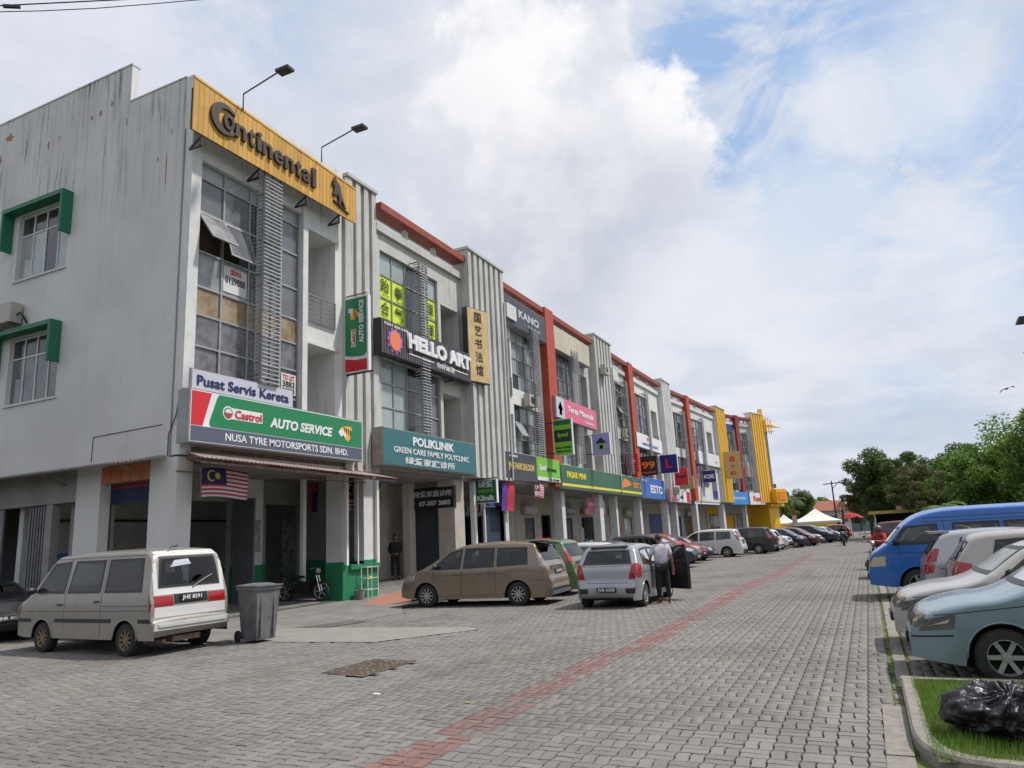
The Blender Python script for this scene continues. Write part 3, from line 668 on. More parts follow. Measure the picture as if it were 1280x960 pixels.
pb = MB().box(4.78, 5.36, 2.50, 2.538, 1.75, 2.75).build('poster', mat('grey poster print', (.16, .17, .19), .5, var=.9, var2=(.45, .43, .40), scale=7), h1)
# stair box of the first house: front pillars, green counter wall
st = MB(); st.box(6.32, 6.55, .0, .45, .1, 4.1).box(7.42, 8.12, .0, .4, 1.3, 4.1).box(6.551, 8.12, .02, .30, .1, 1.05).box(6.32, 6.5, .451, .66, .1, 4.1)
st.build('stair_wall', white_paint, h1)
MB().box(6.30, 8.14, -.02, -.001, .08, 1.04).box(6.30, 6.319, .0, .68, .08, 1.30).box(7.40, 8.14, -.02, -.001, 1.041, 1.32).box(6.30, 6.57, -.02, -.001, 1.041, 1.30).build('dado', green_paint, h1)
MB().box(6.6, 8.16, -.12, .35, 1.05, 1.2).build('ledge', green_paint, h1)
wp = mat('white post paint', (.72, .72, .72), .5)
MB().box(6.36, 6.46, -.13, -.03, 1.2, 4.0).build('post', wp, h1); MB().box(7.98, 8.1, -.13, -.03, 1.2, 4.0).build('post', wp, h1); MB().box(7.0, 7.04, -.08, -.04, 1.2, 3.9).build('post', wp, h1)

MB().box(7.82, 7.849, .42, 2.95, .12, 1.38).build('dado', green_paint, h1); MB().box(6.15, 6.29, 1.45, 1.59, .5, 4.04).build('post', wp, h1)
MB().box(6.75, 7.35, 2.9, 2.96, .5, 2.9).build('notice_board', mat('dark notice board', (.03, .05, .05), .5, var=.7, var2=(.2, .2, .18), scale=6), h1)
# ---- second house ----
yel_m = mat('lime yellow poster', (.62, .78, .05), .5)
def p2(fl, i, j):
    if i == 2: return gl_dark
    if fl == 3: return gl_sky if j == 3 else (yel_m if j in (1, 2) and i in (0, 1, 3) else gl_dark)
    return gl_sky if i < 2 else gl_grey
blank = [(3.3, 6.5, .35, 3.6, None)]
h2 = house('second shophouse with lime yellow window posters and teal clinic board', -15, 20.7, R90, 9.88, (.35, 4.45), (4.65, 6.1), (6.35, 9.88, 0), near=True, panes=p2, mull=[.35, 1.25, 2.15, 3.55, 4.45], louv=(2.3, 2.85), nfin=7, rz2=(5.75, 8.4), rz3=(9.0, 12.55),
    gf=dict(pil=[], openings=[(.5, 2.2, .35, 3.9, None)], back=3.1, wm=wall_in))
MB().box(5.3, 6.1, .02, .8, .1, 4.229).build('pillar', mat('beige pillar paint', (.46, .42, .37), .7, var=.4, scale=2), h2); MB().box(6.95, 7.15, .0, .2, .1, 4.229).build('post', wp, h2)
MB().box(4.95, 5.35, 1.95, 2.3, .3, 4.229).build('pillar', mat('cream pillar paint', (.60, .55, .48), .7, var=.3, scale=2), h2)
q = MB().box(6.15, 6.25, .8, 2.9, .3, 3.3).build('partition', mat('slate grey panel', (.085, .10, .125), .5, var=.3, scale=2), h2)
pp = MB().box(6.10, 6.149, .82, 1.25, 1.0, 3.0).build('poster', mat('navy poster print', (.03, .035, .09), .4, var=.9, var2=(.45, .22, .08), scale=4), h2)
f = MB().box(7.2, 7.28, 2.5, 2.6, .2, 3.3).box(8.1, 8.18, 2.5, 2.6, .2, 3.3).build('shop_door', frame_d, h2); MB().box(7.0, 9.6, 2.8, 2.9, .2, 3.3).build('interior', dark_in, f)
MB().box(8.35, 9.8, .25, .4, .1, 3.2).build('side_panel', mat('navy wall panel', (.03, .045, .085), .5), h2); MB().box(8.25, 8.33, .2, .3, .1, 4.2).build('post', wp, h2)
MB().box(8.4, 9.8, .02, .18, 3.25, 4.2).build('fascia', blue_p, h2)
ck = mat('black brush lettering', (.02, .02, .02), .6)
for k, (u, z, ch) in enumerate([(.8, 11.25, '跆'), (1.7, 11.2, '拳'), (.8, 10.35, '合'), (1.7, 10.35, '气'), (4.0, 11.2, '道'), (4.0, 10.3, '道')]):
    text(ch, .55, h2, 'lettering', ck, (u, .095, z+.02), (pi/2, 0, 0), .003, .004); text('Taekwondo' if k % 2 == 0 else 'Hapkido', .1, h2, 'lettering', ck, (u, .095, z-.36), (pi/2, 0, 0), .002, 0)
# ---- remaining straight houses ----
def grey_panes(fl, i, j): return random.choice([gl_grey, gl_dark, gl_curt, gl_sky, gl_dark])
cream_door = [(1.5, 2.3, .2, 2.6, None)]
gA = dict(pil=[(.05, .4)], openings=[(1.0, 3.6, .2, 3.0, None), (4.6, 5.6, .2, 3.2, None)], wm=wall_in)
h3 = house('third shophouse with left balcony, black roof sign and orange red column', -15, 30.58, R90, 6.9, (1.6, 5.2), (.15, 1.45), None, wm=wall_w, near=False, panes=lambda fl, i, j: random.choice([gl_dark, gl_curt, gl_light]), gf=gA, beam=(0, 6.9))
h4 = house('fourth shophouse with beige roof sign and grey fluted wall at its far end', -15, 37.48, R90, 10.05, (.55, 3.4), (4.3, 5.9), (6.6, 10.05, 0), wm=wall_g, panes=grey_panes, louv=(2.3, 3.2), gf=dict(pil=[(.3, .8), (6.7, 7.4)], openings=[(1.6, 2.9, .2, 2.9, gl_grey), (4.0, 5.4, .2, 3.1, None), (7.9, 9.2, .2, 2.9, shutter_m)], wm=wall_in))
h5 = house('fifth shophouse with open sashes hanging out beside an orange red column', -15, 47.53, R90, 5.6, (1.5, 4.3), (.15, 1.3), None, wm=wall_g, panes=grey_panes, gf=gA, beam=(0, 5.6), tw=None)
h6 = house('sixth shophouse with white office sign and grey fluted wall', -15, 53.13, R90-.012, 11.0, (.9, 4.6), (5.6, 7.4), (8.2, 11.0, 0), wm=wall_w, panes=grey_panes, gf=dict(pil=[(.2, .7), (8.0, 8.6)], openings=[(1.5, 3.4, .2, 3.0, None), (5.0, 7.2, .2, 3.0, gl_sky), (8.8, 10.4, .2, 2.9, shutter_m)], wm=wall_in))
h7 = house('seventh shophouse with left balcony and blue board between orange red column and white tower', -14.87, 64.13, R90-.10, 5.7, (1.7, 4.6), (.2, 1.5), None, wm=wall_w, panes=grey_panes, gf=dict(pil=[(.1, .5)], openings=[(1.0, 4.8, .2, 3.3, blue_p)], wm=wall_in), beam=(0, 5.7))
h8 = house('eighth shophouse with blank white sign and yellow fluted wall', -14.3, 69.80, R90-.08, 13.25, (1.3, 5.4), (6.6, 8.6), (9.6, 13.25, 0), wm=wall_w, panes=grey_panes, tw=white_paint, tfin=yellow_p, gf=dict(pil=[(.2, .8), (10, 10.8)], openings=[(1.4, 4.4, .2, 3.2, blue_p), (5.4, 8.6, .2, 3.2, gl_dark)], wm=wall_in))
h9 = house('ninth shophouse with blue top panel beside a dark red column', -13.24, 83.0, R90-.30, 3.6, (.8, 2.6), None, None, wm=wall_w, panes=grey_panes, bm_=red_dark, gf=dict(pil=[], openings=[(.4, 3.1, .2, 3.3, gl_dark)], wm=yellow_p), beam=(0, 3.6))
MB().box(.5, 3.0, -.1, -.002, 12.55, 13.15).build('panel', blue_p, h9)
h10 = house('last shophouse of the row with grey windows and yellow end column', -12.2, 86.45, R90-.34, 5.7, (.6, 2.4), (2.5, 2.95), (3.1, 5.7, 0), wm=wall_g, panes=grey_panes, tw=wall_w, tfin=yellow_p, nfin=5, bm_=red_dark, gf=dict(pil=[(.1, .4)], openings=[(.5, 2.6, .2, 3.3, yellow_p), (3.2, 4.6, .2, 3.3, gl_sky)], wm=wall_g), tz=15.0)
def column(par, u, w_, m, z0=4.35, z1=14.25, d=-.42):
    MB().box(u-w_/2, u+w_/2, d, -.36 if False else -.002, z0, 13.81).box(u-w_/2, u+w_/2, d, .29, 13.811, z1+.06).build('column', m, par)
column(h3, 6.0, 1.2, red_col_m); column(h5, 4.95, 1.1, red_col_m); column(h7, 5.2, .95, red_col_m); column(h9, 3.1, .8, red_dark)
for par, specs in ((h5, [(1.6, 2.5, 11.0, 11.9, .8), (2.3, 3.2, 9.8, 10.7, .7), (1.6, 2.4, 10.0, 10.9, .5)]), (h3, [(1.7, 2.5, 6.6, 7.4, .5)])):
    for s in specs: awning_window(par, *s, gl_sky)
for par, u, z in ((h5, .2, 12.2), (h3, .3, 12.4)): MB().box(u, u+1.1, -.5, -.05, z, z+.75).build('ac_box', white_paint, par)
# yellow corner tower of the last house: curved glass and roof trellis
yc = thing('corner_tower', 'yellow corner tower with curved glass front at the far end of the row', 'building', (-10.25, 91.9, 0), R90-.5)
b = MB().box(0, .7, 0, 4, 3.9, 13.9).box(-.05, .5, -.3, -.002, 3.9, 14.9).box(-.05, .6, -.3, 4, 13.9, 14.1).box(0, .25, -.5, .0, 14.1, 15.6).box(1.9, 2.1, .4, .6, 12.9, 14.6)
b.box(-.2, 2.4, -.5, 4, 3.9, 4.2)
b.build('wall', yellow_p, yc)
MB().grid(lambda u, v: (.72+1.5*sin(u*pi/2), -.2+3*(1-cos(u*pi/2)), 4.6+v*8.4), 8, 8).build('pane', gl_sky, yc)
b = MB()
for k in range(9): u = k/8; x_, y_ = .75+1.5*sin(u*pi/2), -.25+3*(1-cos(u*pi/2)); b.box(x_-.04, x_+.04, y_-.04, y_+.04, 4.6, 13)
for z in (4.6, 6.6, 8.7, 10.8, 12.9): b.tube([(.75+1.52*sin(u/8*pi/2), -.25+3*(1-cos(u/8*pi/2)), z) for u in range(9)], .06, 5)
b.build('window_frame', frame_m, yc)
b = MB()
for k in range(6): b.bar((.3, -.6+k*.35, 13.35+k*.10), (2.9+.12*k, -1.0+k*.30, 13.35+k*.10), .05)
for k in range(4): b.bar((.5+k*.45, -.35, 12.6), (.5+k*.45, -.35, 14.9-.15*k), .07)
b.bar((.4, -.4, 12.9), (2.2, -.5, 12.9), .09).bar((.4, -.4, 13.7), (2.2, -.5, 13.7), .09)
b.build('trellis', yellow_p, yc)
MB().box(.1, 2.1, -1.2, -.31, 4.3, 5.9).build('canopy', yellow_p, yc); MB().box(.4, 1.8, -1.26, -1.201, 4.6, 5.6).build('board', mat('orange board', (.75, .22, .02), .5), yc)
MB().box(.0, 1.9, 0, 4, .0, 3.89).build('base_wall', yellow_p, yc); MB().box(.72, 1.9, -.05, 3.9, 6.1, 6.6).build('band', mat('dark brown band', (.10, .04, .03), .6), yc)
# ================= SIGNS =================
def M_(n, c, r=.45, **k): return mat(n, c, r, **k)
s_white = M_('white sign face', (.74, .74, .76), var=.25, scale=1.5); s_green = M_('green sign face', (.012, .20, .075), .35); s_red = M_('red sign face', (.58, .02, .03), .35)
s_slate = M_('slate sign face', (.085, .10, .145)); s_teal = M_('teal sign face', (.035, .15, .17), var=.2, scale=1); s_dkgreen = M_('dark green sign face', (.012, .11, .05)); s_edge = M_('sign edge', (.30, .30, .31), .5, var=.4)
s_black = M_('black sign face', (.02, .02, .023)); s_pink = M_('pink sign face', (.66, .12, .22)); s_lime = M_('lime sign face', (.17, .50, .03)); s_blue = M_('blue sign face', (.02, .13, .48)); s_navy = M_('navy sign face', (.012, .012, .16)); s_sky = M_('light blue sign face', (.03, .25, .62))
s_gold = M_('gold lettering', (.62, .45, .16)); s_cream = M_('cream sign face', (.62, .45, .20), var=.5, scale=2); s_dgrey = M_('dark grey sign face', (.06, .062, .075), var=.3, scale=2); s_lav = M_('pale grey sign face', (.50, .50, .58)); s_purple = M_('lavender sign face', (.33, .33, .62)); s_grass = M_('forest green sign face', (.03, .13, .075), var=.2, scale=1)
s_yel = M_('yellow print', (.80, .62, .03)); s_org = M_('orange print', (.80, .20, .02)); s_lg = M_('sheet grey', (.42, .43, .45), var=.3, scale=2)
FL = (pi/2, 0, 0)
def board(name, label, cat, X, Y, z, w_, h_, th=.35, face=None, edge=None, rz=R90, group=None, z1=None):
    t = thing(name, label, cat, (X, Y, z), rz, group)
    b = MB(); h2_ = h_ if z1 is None else z1
    P = [(0, 0), (w_, 0), (w_, h2_), (0, h_)]
    b.prism(P, lambda a, c, d: (a, d, c), .012, th); b.build('casing', edge or s_edge, t, fix=True)
    MB().prism([(.03, .03), (w_-.03, .03), (w_-.03, h2_-.03), (.03, h_-.03)], lambda a, c, d: (a, d, c), -.004, .0115).build('face', face, t)
    return t
def poly(t, name, P, m, d=-.010, th=.005):
    return MB().prism(P, lambda a, c, e: (a, e, c), d, d+th).build(name, m, t)
def T(t, s, u, z, fit, h_, m, d=-.016, bold=.006, depth=.006, shear=0, name='lettering', rot=FL): return text(s, h_, t, name, m, (u, d, z), rot, depth, bold*h_/.4, fit=fit, shear=shear)
def circ(u, z, r, n=20, sy=1.0, a0=0): return [(u+r*cos(2*pi*i/n+a0), z+r*sy*sin(2*pi*i/n+a0)) for i in range(n)]
def logo_round(t, u, z, w_, h_):             # white capsule with red italic lettering and a green and red roundel
    r = h_/2; poly(t, 'emblem', circ(u+r, z, r, 22)+[], s_white, -.016); poly(t, 'emblem', [(u+r, z-r*.82), (u+w_, z-r*.82), (u+w_, z+r*.82), (u+r, z+r*.82)], s_white, -.0165)
    poly(t, 'emblem', circ(u+r, z, r*.8, 22), s_green, -.0215); poly(t, 'emblem', [(u+r+r*.62*cos(a), z+r*.62*sin(a)) for a in [pi*i/10 for i in range(11)]], s_white, -.027); poly(t, 'emblem', [(u+r+r*.62*cos(a), z-.01+r*.62*sin(a)) for a in [-pi*i/10 for i in range(11)]][::-1], s_red, -.027)
    T(t, 'Castrol', u+r*2+(w_-r*2)/2, z, (w_-r*2)*.92, h_*.8, s_red, -.028, .008, .004)
def tiger(t, u, z, s, rot=0.0, d=-.016):     # small orange, white and black animal head emblem
    c_, s_n = cos(rot), sin(rot)
    def tr(P): return [(u+s*(x*c_-y*s_n), z+s*(x*s_n+y*c_)) for x, y in P]
    poly(t, 'emblem', tr([(-.9, -.1), (-.5, .35), (0, .5), (.75, .55), (1, .3), (.7, .0), (.75, -.45), (.35, -.85), (-.05, -.6), (-.2, -.15), (-.6, -.35)]), M_('orange emblem', (.75, .38, .06)), d)
    poly(t, 'emblem', tr([(-.95, -.12), (-.6, .25), (-.2, .1), (.1, -.3), (.0, -.55), (-.3, -.3), (-.6, -.5)]), s_white, d-.006)
    for k in range(4): poly(t, 'emblem', tr([(-.2+.28*k, .35-.05*k), (-.08+.28*k, .37-.05*k), (.02+.22*k, -.05-.12*k)]), s_black, d-.012)
# green and red oil company signboard
t = board('signboard', 'long green signboard lettered NUSA TYRE MOTORSPORTS above the rusty awning', 'sign', -14.5, 12.40, 4.44, 6.86, 1.34, .42, s_white)
poly(t, 'face_panel', [(.05, .05), (6.81, .05), (6.81, .42), (.05, .42)], s_slate); poly(t, 'face_panel', [(.05, .44), (.40, .44), (.66, 1.29), (.05, 1.29)], s_red)
poly(t, 'face_panel', [(.66, .44), (6.81, .44), (6.81, 1.29), (.90, 1.29), (.84, 1.2), (.62, .60), (.61, .50)], s_green)
logo_round(t, 1.02, .86, 1.38, .36); T(t, 'AUTO SERVICE', 4.0, .80, 2.65, .36, s_white, bold=.016, shear=.18); T(t, 'NUSA TYRE MOTORSPORTS SDN. BHD.', 3.6, .235, 4.95, .27, s_white, bold=.006); tiger(t, 5.95, .88, .36)
for u in (.4, 3.4, 6.4): MB().bar((u, .42, 1.2), (u, .50, 1.2), .06).build('bracket', black_m, t)
t = board('signboard', 'pale board reading Pusat Servis Kereta standing on top of the green signboard', 'sign', -14.62, 12.51, 5.785, 3.62, .54, .08, s_lav)
T(t, 'Pusat Servis Kereta', 1.8, .26, 3.25, .36, navy_t, bold=.008)
# timber slat roof sign
t = thing('roof_sign', 'large yellow timber slat roof sign with raised brown Continental lettering and horse emblem', 'sign', (-14.45, 12.08, 12.62), R90)
wood_m = mat('yellow timber', (.56, .31, .055), .6, var=.5, var2=(.44, .23, .045), scale=3, streak=.35, dirt=(.22, .13, .05), isl=.14)
n = 40; w_ = 6.85/n
for k in range(n):
    u = k*w_; h_ = 1.52-.26*k/n
    MB().box(u+.004, u+w_-.006, -.0+random.uniform(0, .006), .035, 0, h_).build('plank', wood_m, t)
MB().box(0, 6.85, .036, .09, .02, 1.22).build('backing', mat('dark timber', (.06, .045, .03), .9), t); MB().bar((0, .015, 1.54), (6.85, .015, 1.28), .06).build('top_rail', wood_m, t)
brown = mat('dark brown lettering', (.05, .035, .03), .5)
cb = MB(); n = 30; cu0, cz0 = 1.00, .80
ring = []
for k in range(n+1):
    a = radians(40)+radians(285)*k/n; th_ = .07+.10*sin(pi*k/n)**.7; ring.append(((cu0+.47*cos(a), cz0+.46*sin(a)), (cu0+.05+(.47-th_*1.2)*cos(a), cz0+(.44-th_*.8)*sin(a))))
for (a, b_), (c, d) in zip(ring, ring[1:]): cb.prism([a, c, d, b_], lambda x, y, e: (x, e, y), -.075, -.005)
cb.build('lettering', brown, t, fix=True)
x = .98
for ch, wd, hh, zz in (('o', .40, .50, .78), ('n', .42, .42, .70), ('t', .27, .56, .745), ('i', .2, .60, .76), ('n', .42, .42, .66), ('e', .40, .42, .65), ('n', .42, .42, .64), ('t', .27, .56, .68), ('a', .38, .42, .60), ('l', .19, .64, .69)):
    o = text(ch, .6, t, 'lettering', brown, (x+wd*.36+(.02 if ch == 'o' else 0), -.045, zz), FL, .04, .012, fit=wd*.92, fith=hh)
    x += wd+.045
hs = [(5.62, .50), (5.70, .78), (5.62, .98), (5.72, 1.16), (5.82, 1.02), (5.98, .92), (6.02, .70), (6.10, .52), (6.22, .34), (6.28, .22), (6.18, .24), (6.08, .42), (6.00, .36), (5.98, .24), (5.90, .24), (5.93, .42), (5.86, .62), (5.78, .50)]
hs = [(u-.05, z+.05) for u, z in hs]
poly(t, 'emblem', hs, brown, -.075, .07); MB().bar((5.62, -.03, .36), (6.42, -.03, .17), .05, .04).build('emblem', brown, t); poly(t, 'emblem', [(5.52, .92), (5.70, 1.0), (5.66, .86)], brown, -.07, .06)
b = MB()
for u in (.35, 2.4, 4.4, 6.0):
    b.bar((u, .05, .0), (u, .05, -.30), .045).bar((u, .05, -.28), (u, .5, -.28), .045).bar((u, .05, -.0), (u, .5, -.27), .04)
b.build('bracket', black_m, t)
for k, (u, y) in enumerate([(1.64, 13.72), (5.0, 17.08)]):
    L = thing('floodlight', ['black floodlight on bent arm over the left half of the timber roof sign', 'black floodlight on bent arm over the right half of the timber roof sign'][k], 'light', (-14.4, y, 14.05), 0, 'floodlights above the timber roof sign')
    MB().tube([(0, 0, 0), (0, 0, .52), (1.45, 0, .80)], .022, 6).build('arm', black_m, L)
    MB().box(1.30, 1.75, -.14, .14, .70, .78).box(1.36, 1.50, -.05, .05, .78, .84).build('lamp_head', black_m, L)
# blade sign
t = board('blade_sign', 'upright green and red projecting sign lettered AUTO SERVICE beside the first balcony', 'sign', -14.95, 18.9, 7.36, .98, 2.62, .16, s_white, s_white, 0)
poly(t, 'face_panel', [(.05, .62), (.2, .58), (.6, .52), (.82, .53), (.93, .62), (.93, 2.56), (.05, 2.56)], s_green); poly(t, 'face_panel', [(.05, .05), (.93, .05), (.93, .42), (.45, .42), (.05, .5)], s_red)
text('AUTO SERVICE', .24, t, 'lettering', s_white, (.72, -.016, 1.72), (pi/2, -pi/2, 0), .006, .008, fit=1.5)
poly(t, 'emblem', [(.30, .80), (.48, .80), (.48, 1.50), (.30, 1.50)], s_white, -.016); text('Castrol', .2, t, 'lettering', s_red, (.39, -.022, 1.2), (pi/2, -pi/2, 0), .004, .004, fit=.58); poly(t, 'emblem', circ(.39, .78, .11), s_green, -.022); tiger(t, .40, 2.05, .27, -.9)
MB().bar((-.45, .05, -.05), (1.12, .05, -.02), .05).build('bracket', black_m, t); MB().bar((-.5, .05, 2.68), (.9, .05, 2.7), .04).build('bracket', rust_m, t)
# awning over the workshop
aw = thing('awning', 'rusty corrugated awning on thin posts under the long green signboard', 'awning', (-15, 11.3, 0), R90)
corr = mat('rusty corrugated iron', (.27, .235, .215), .7, var=.85, var2=(.21, .10, .06), scale=1.6, streak=.3)
MB().grid(lambda u, v: (8.8-(7.35+.65*(1-v))*(1-u), .0-1.25*(1-v)-.05, 3.98+.012*sin(u*58*2*pi)+.30*v-.10*u), 232, 3).build('corrugated_sheet', corr, aw, smooth=True)
b = MB().bar((.9, -1.2, 3.88), (8.7, -1.2, 3.80), .05).bar((1.4, -.2, 4.05), (8.6, -.2, 3.97), .05)
for u in (1.5, 2.7, 4.3, 5.9, 7.5, 8.6): b.bar((u, .0, 4.12), (u, -1.22, 3.86), .04)
b.bar((1.2, 0, 3.78), (7.6, -.9, 3.72), .03); b.build('awning_frame', rust_m, aw)
MB().box(1.25, 8.8, -.03, .16, 4.30, 4.42).build('fascia', mat('rotten fascia board', (.22, .17, .13), .9, var=.9, var2=(.12, .08, .05), scale=3), aw)
aw2 = thing('side_awning', 'narrow rusty awning with orange fascia along the grey side wall', 'awning', (-15, 12.54, 0), R90)
MB().grid(lambda u, v: (-.02-.75*v, .35+14*u, 4.22-.17*v+.010*sin(u*95*2*pi)), 380, 2).build('corrugated_sheet', corr, aw2, smooth=True)
b = MB()
for k in range(10): b.box(.01+.015*(k % 2), .04+.015*(k % 2), .97+.183*k, .97+.183*(k+1), 3.68, 4.10)
b.build('orange_fascia', mat('faded orange sheet', (.50, .17, .07), .7, var=.5, scale=3, streak=.4, dirt=(.25, .12, .08)), aw2)
for d in (1.2, 4.2, 8.2, 12): MB().bar((-.01, d, 3.75), (-.72, d, 4.03), .035).build('bracket', rust_m, aw2)
o = MB().grid(lambda u, v: (.30+.03*sin(u*9), 1.0+1.75*u, 3.68-.52*v), 12, 4, mf=lambda i, j: 0 if j else 1).build('banner', [M_('navy cloth', (.012, .02, .07), .8), M_('dark red cloth', (.20, .02, .03), .8)]); o.parent = None; o.matrix_world = Matrix.Translation((-15, 12.54, 0)) @ Matrix.Rotation(R90, 4, 'Z'); tag(o, 'dark navy and red cloth banner hanging under the orange fascia', 'banner')
# flags
f_red = M_('flag red', (.42, .03, .05), .8); f_white = M_('flag white', (.55, .52, .55), .8); f_blue = M_('flag blue', (.012, .02, .11), .8); f_yel = M_('flag yellow', (.70, .50, .04), .8)
def malaysia(label, X, Y, z, w_, h_, rz=R90, ph=0.0):
    t = thing('flag', label, 'flag', (X, Y, z), rz, 'striped flags under the awning')
    wave = lambda u, v: .05*sin(u*7+ph)*u+.02*sin(v*5+u*3)
    nu, nv = 20, 14
    o = MB().grid(lambda u, v: (u*w_, wave(u, v), -v*h_+.03*sin(u*5+ph)), nu, nv, mf=lambda i, j: 2 if (i < 10 and j < 8) else j % 2).build('cloth', [f_red, f_white, f_blue], t, smooth=True)
    o.modifiers.new('s', 'SOLIDIFY').thickness = .006
    c0 = (w_*.21, -h_*.28); b = MB(); n = 18; R_ = h_*.2; P = []
    for k in range(n+1): a = radians(50)+radians(260)*k/n; P.append((c0[0]+R_*cos(a), c0[1]+R_*sin(a)))
    Q = [(c0[0]+R_*.18+R_*.78*cos(radians(50)+radians(260)*k/n), c0[1]+R_*.78*sin(radians(50)+radians(260)*k/n)) for k in range(n+1)]
    for k in range(n): b.quad(*[(x, wave(x/w_, -y/h_)-.008, y+.03*sin(x/w_*5+ph)) for x, y in (P[k], P[k+1], Q[k+1], Q[k])])
    b.build('crescent', f_yel, t); S = []
    for k in range(28): a = 2*pi*k/28; r = R_*(.72 if k % 2 == 0 else .42); x, y = w_*.33+r*cos(a), -h_*.28+r*sin(a); S.append((x, wave(x/w_, -y/h_)-.009, y+.03*sin(x/w_*5+ph)))
    b = MB(); b.quad(*S); b.build('star', f_yel, t)
    MB().bar((-.02, 0, .03), (-.02, 0, -h_-.05), .025).build('pole', rust_m, t); return t
malaysia('large striped Malaysian flag hanging from the left half of the rusty awning', -14.62, 12.95, 3.86, 1.55, .72)
malaysia('smaller striped flag half hidden behind the white awning post', -15.6, 19.75, 3.9, 1.5, .95, ph=1.5)
o = MB().grid(lambda u, v: (.02*sin(v*6), u*.62, -.98*v), 6, 10, mf=lambda i, j: 1 if i < 1 or (i < 3 and j < 3) else 0).build('flag', [M_('flag dark blue', (.02, .02, .13), .8), f_red]); o.location = (-17.3, 20.0, 4.0); tag(o, 'dark blue and red flag hanging inside the stair opening', 'flag')
# second house signs
t = board('signboard', 'dark slatted signboard with raised white HELLO ART letters', 'sign', -14.5, 20.32, 8.34, 6.58, 1.30, .3, s_black, s_black)
for k in range(42): u = .05+k*.155; MB().box(u, u+.11, -.03, -.005, .04, 1.26).build('slat', M_('plum slat', (.085, .072, .085), .6), t)
T(t, 'HELLO ART', 4.0, .80, 4.75, .75, s_white, -.09, .022, .045); T(t, '你好画室', 4.4, .28, 1.4, .25, s_white, -.045, .006); T(t, 'PUSAT SENI LUKIS', .95, 1.14, 1.5, .13, s_white, -.045, .006)
for a, c in ((1.75, 3.5), (5.0, 6.2)): MB().box(a, c, -.05, -.031, .30, .34).build('rule', s_white, t)
poly(t, 'emblem', [(.85+(.52 if k % 2 else .40)*cos(2*pi*k/22), .60+(.50 if k % 2 else .38)*sin(2*pi*k/22)) for k in range(22)], M_('purple print', (.30, .12, .38)), -.05, .015); poly(t, 'emblem', circ(.85, .60, .36, 16), M_('coral print', (.75, .20, .09)), -.07, .018)
MB().bar((-.1, .1, -.06), (-.1, .5, -.06), .05).bar((5.2, 0, -.05), (5.2, .9, -.12), .05).build('bracket', black_m, t)
t = board('signboard', 'wide teal clinic signboard lettered POLIKLINIK in white', 'sign', -14.4, 20.25, 4.42, 6.58, 1.30, .45, s_teal, mat('pale box side', (.30, .27, .24), .7, var=.5))
T(t, 'POLIKLINIK', 3.3, .96, 2.95, .42, s_white, bold=.014); T(t, 'GREEN CARE FAMILY POLYCLINIC', 3.3, .58, 5.35, .29, s_white, bold=.006); T(t, '绿爱家庭诊所', 3.05, .23, 3.5, .28, s_white, bold=.006)
t = board('blade_sign', 'green projecting Klinik sign on the white post beside the second house', 'sign', -15.1, 28.0, 3.3, 1.02, 1.0, .18, s_dkgreen, s_white, 0)
T(t, '绿爱', .50, .80, .72, .3, s_white, bold=.006); T(t, '家庭诊所', .50, .52, .8, .18, s_lime, bold=.003); T(t, 'Klinik', .5, .22, .86, .3, s_white, bold=.012)
MB().bar((-.3, .05, 1.05), (1.05, .05, 1.05), .04).bar((-.3, .05, -.04), (0, .05, -.04), .04).build('bracket', black_m, t)
t = board('upright_sign', 'tall cream sign with black brush characters fixed to the second fluted tower', 'sign', -14.50, 26.75, 8.45, 1.35, 3.35, .3, s_cream, s_dgrey, R90-.25)
for k, ch in enumerate('国艺书法馆'): text(ch, .5, t, 'lettering', ck, (.67, -.016, 2.95-k*.6), FL, .004, .006)
t = board('hanging_sign', 'black hanging clinic sign with white characters and telephone number under the soffit', 'sign', -17.05, 26.0, 3.1, 2.05, .92, .12, s_black, s_black, 0)
T(t, '绿爱家庭诊所', 1.02, .64, 1.85, .27, s_white, bold=.004); T(t, '07-387 3883', 1.1, .25, 1.5, .26, s_white, bold=.010)
MB().bar((.03, .06, .92), (.03, .06, 1.15), .05).bar((2.0, .06, .92), (2.0, .06, 1.15), .05).build('hanger', black_m, t)
# row of shop signs further along
def simple(label, X, Y, z, w_, h_, face, txts, th=.35, edge=None, rz=R90, polys=(), name='signboard', z1=None, br=False):
    t = board(name, label, 'sign', X, Y, z, w_, h_, th, face, edge, rz, z1=z1)
    for P, m in polys: poly(t, 'face_panel', P, m)
    for s, u, zz, fit, h2_, m in txts: T(t, s, u, zz, fit, h2_, m, bold=.014)
    if br: MB().bar((-.45, .05, h_*.92), (.1, .05, h_*.92), .05).bar((-.45, .05, h_*.08), (.1, .05, h_*.08), .05).build('bracket', black_m, t)
    return t
rc_ = lambda a, b_, c, d: [(a, c), (b_, c), (b_, d), (a, d)]
simple('dark grey roof sign with chrome KANO lettering above the third shophouse', -14.6, 30.42, 12.18, 6.5, 1.45, s_dgrey, [('KANO', 3.3, .80, 2.6, .55, s_lav), ('HAIR STUDIO', 3.9, .35, 1.6, .16, s_lav)], .5)
simple('plain beige blank roof sign next to the dark grey one', -14.6, 37.02, 12.18, 6.1, 1.40, mat('beige sign face', (.52, .48, .38), .6, var=.4, scale=1), [], .4)
simple('charcoal salon signboard with gold JNG HAIR SALOON lettering', -14.5, 29.85, 4.46, 3.55, 1.27, s_dgrey, [('JNG HAIR SALOON', 1.75, .58, 2.9, .42, s_gold), ('UNISEX', .9, 1.08, .9, .13, s_white)], .45, s_lg)
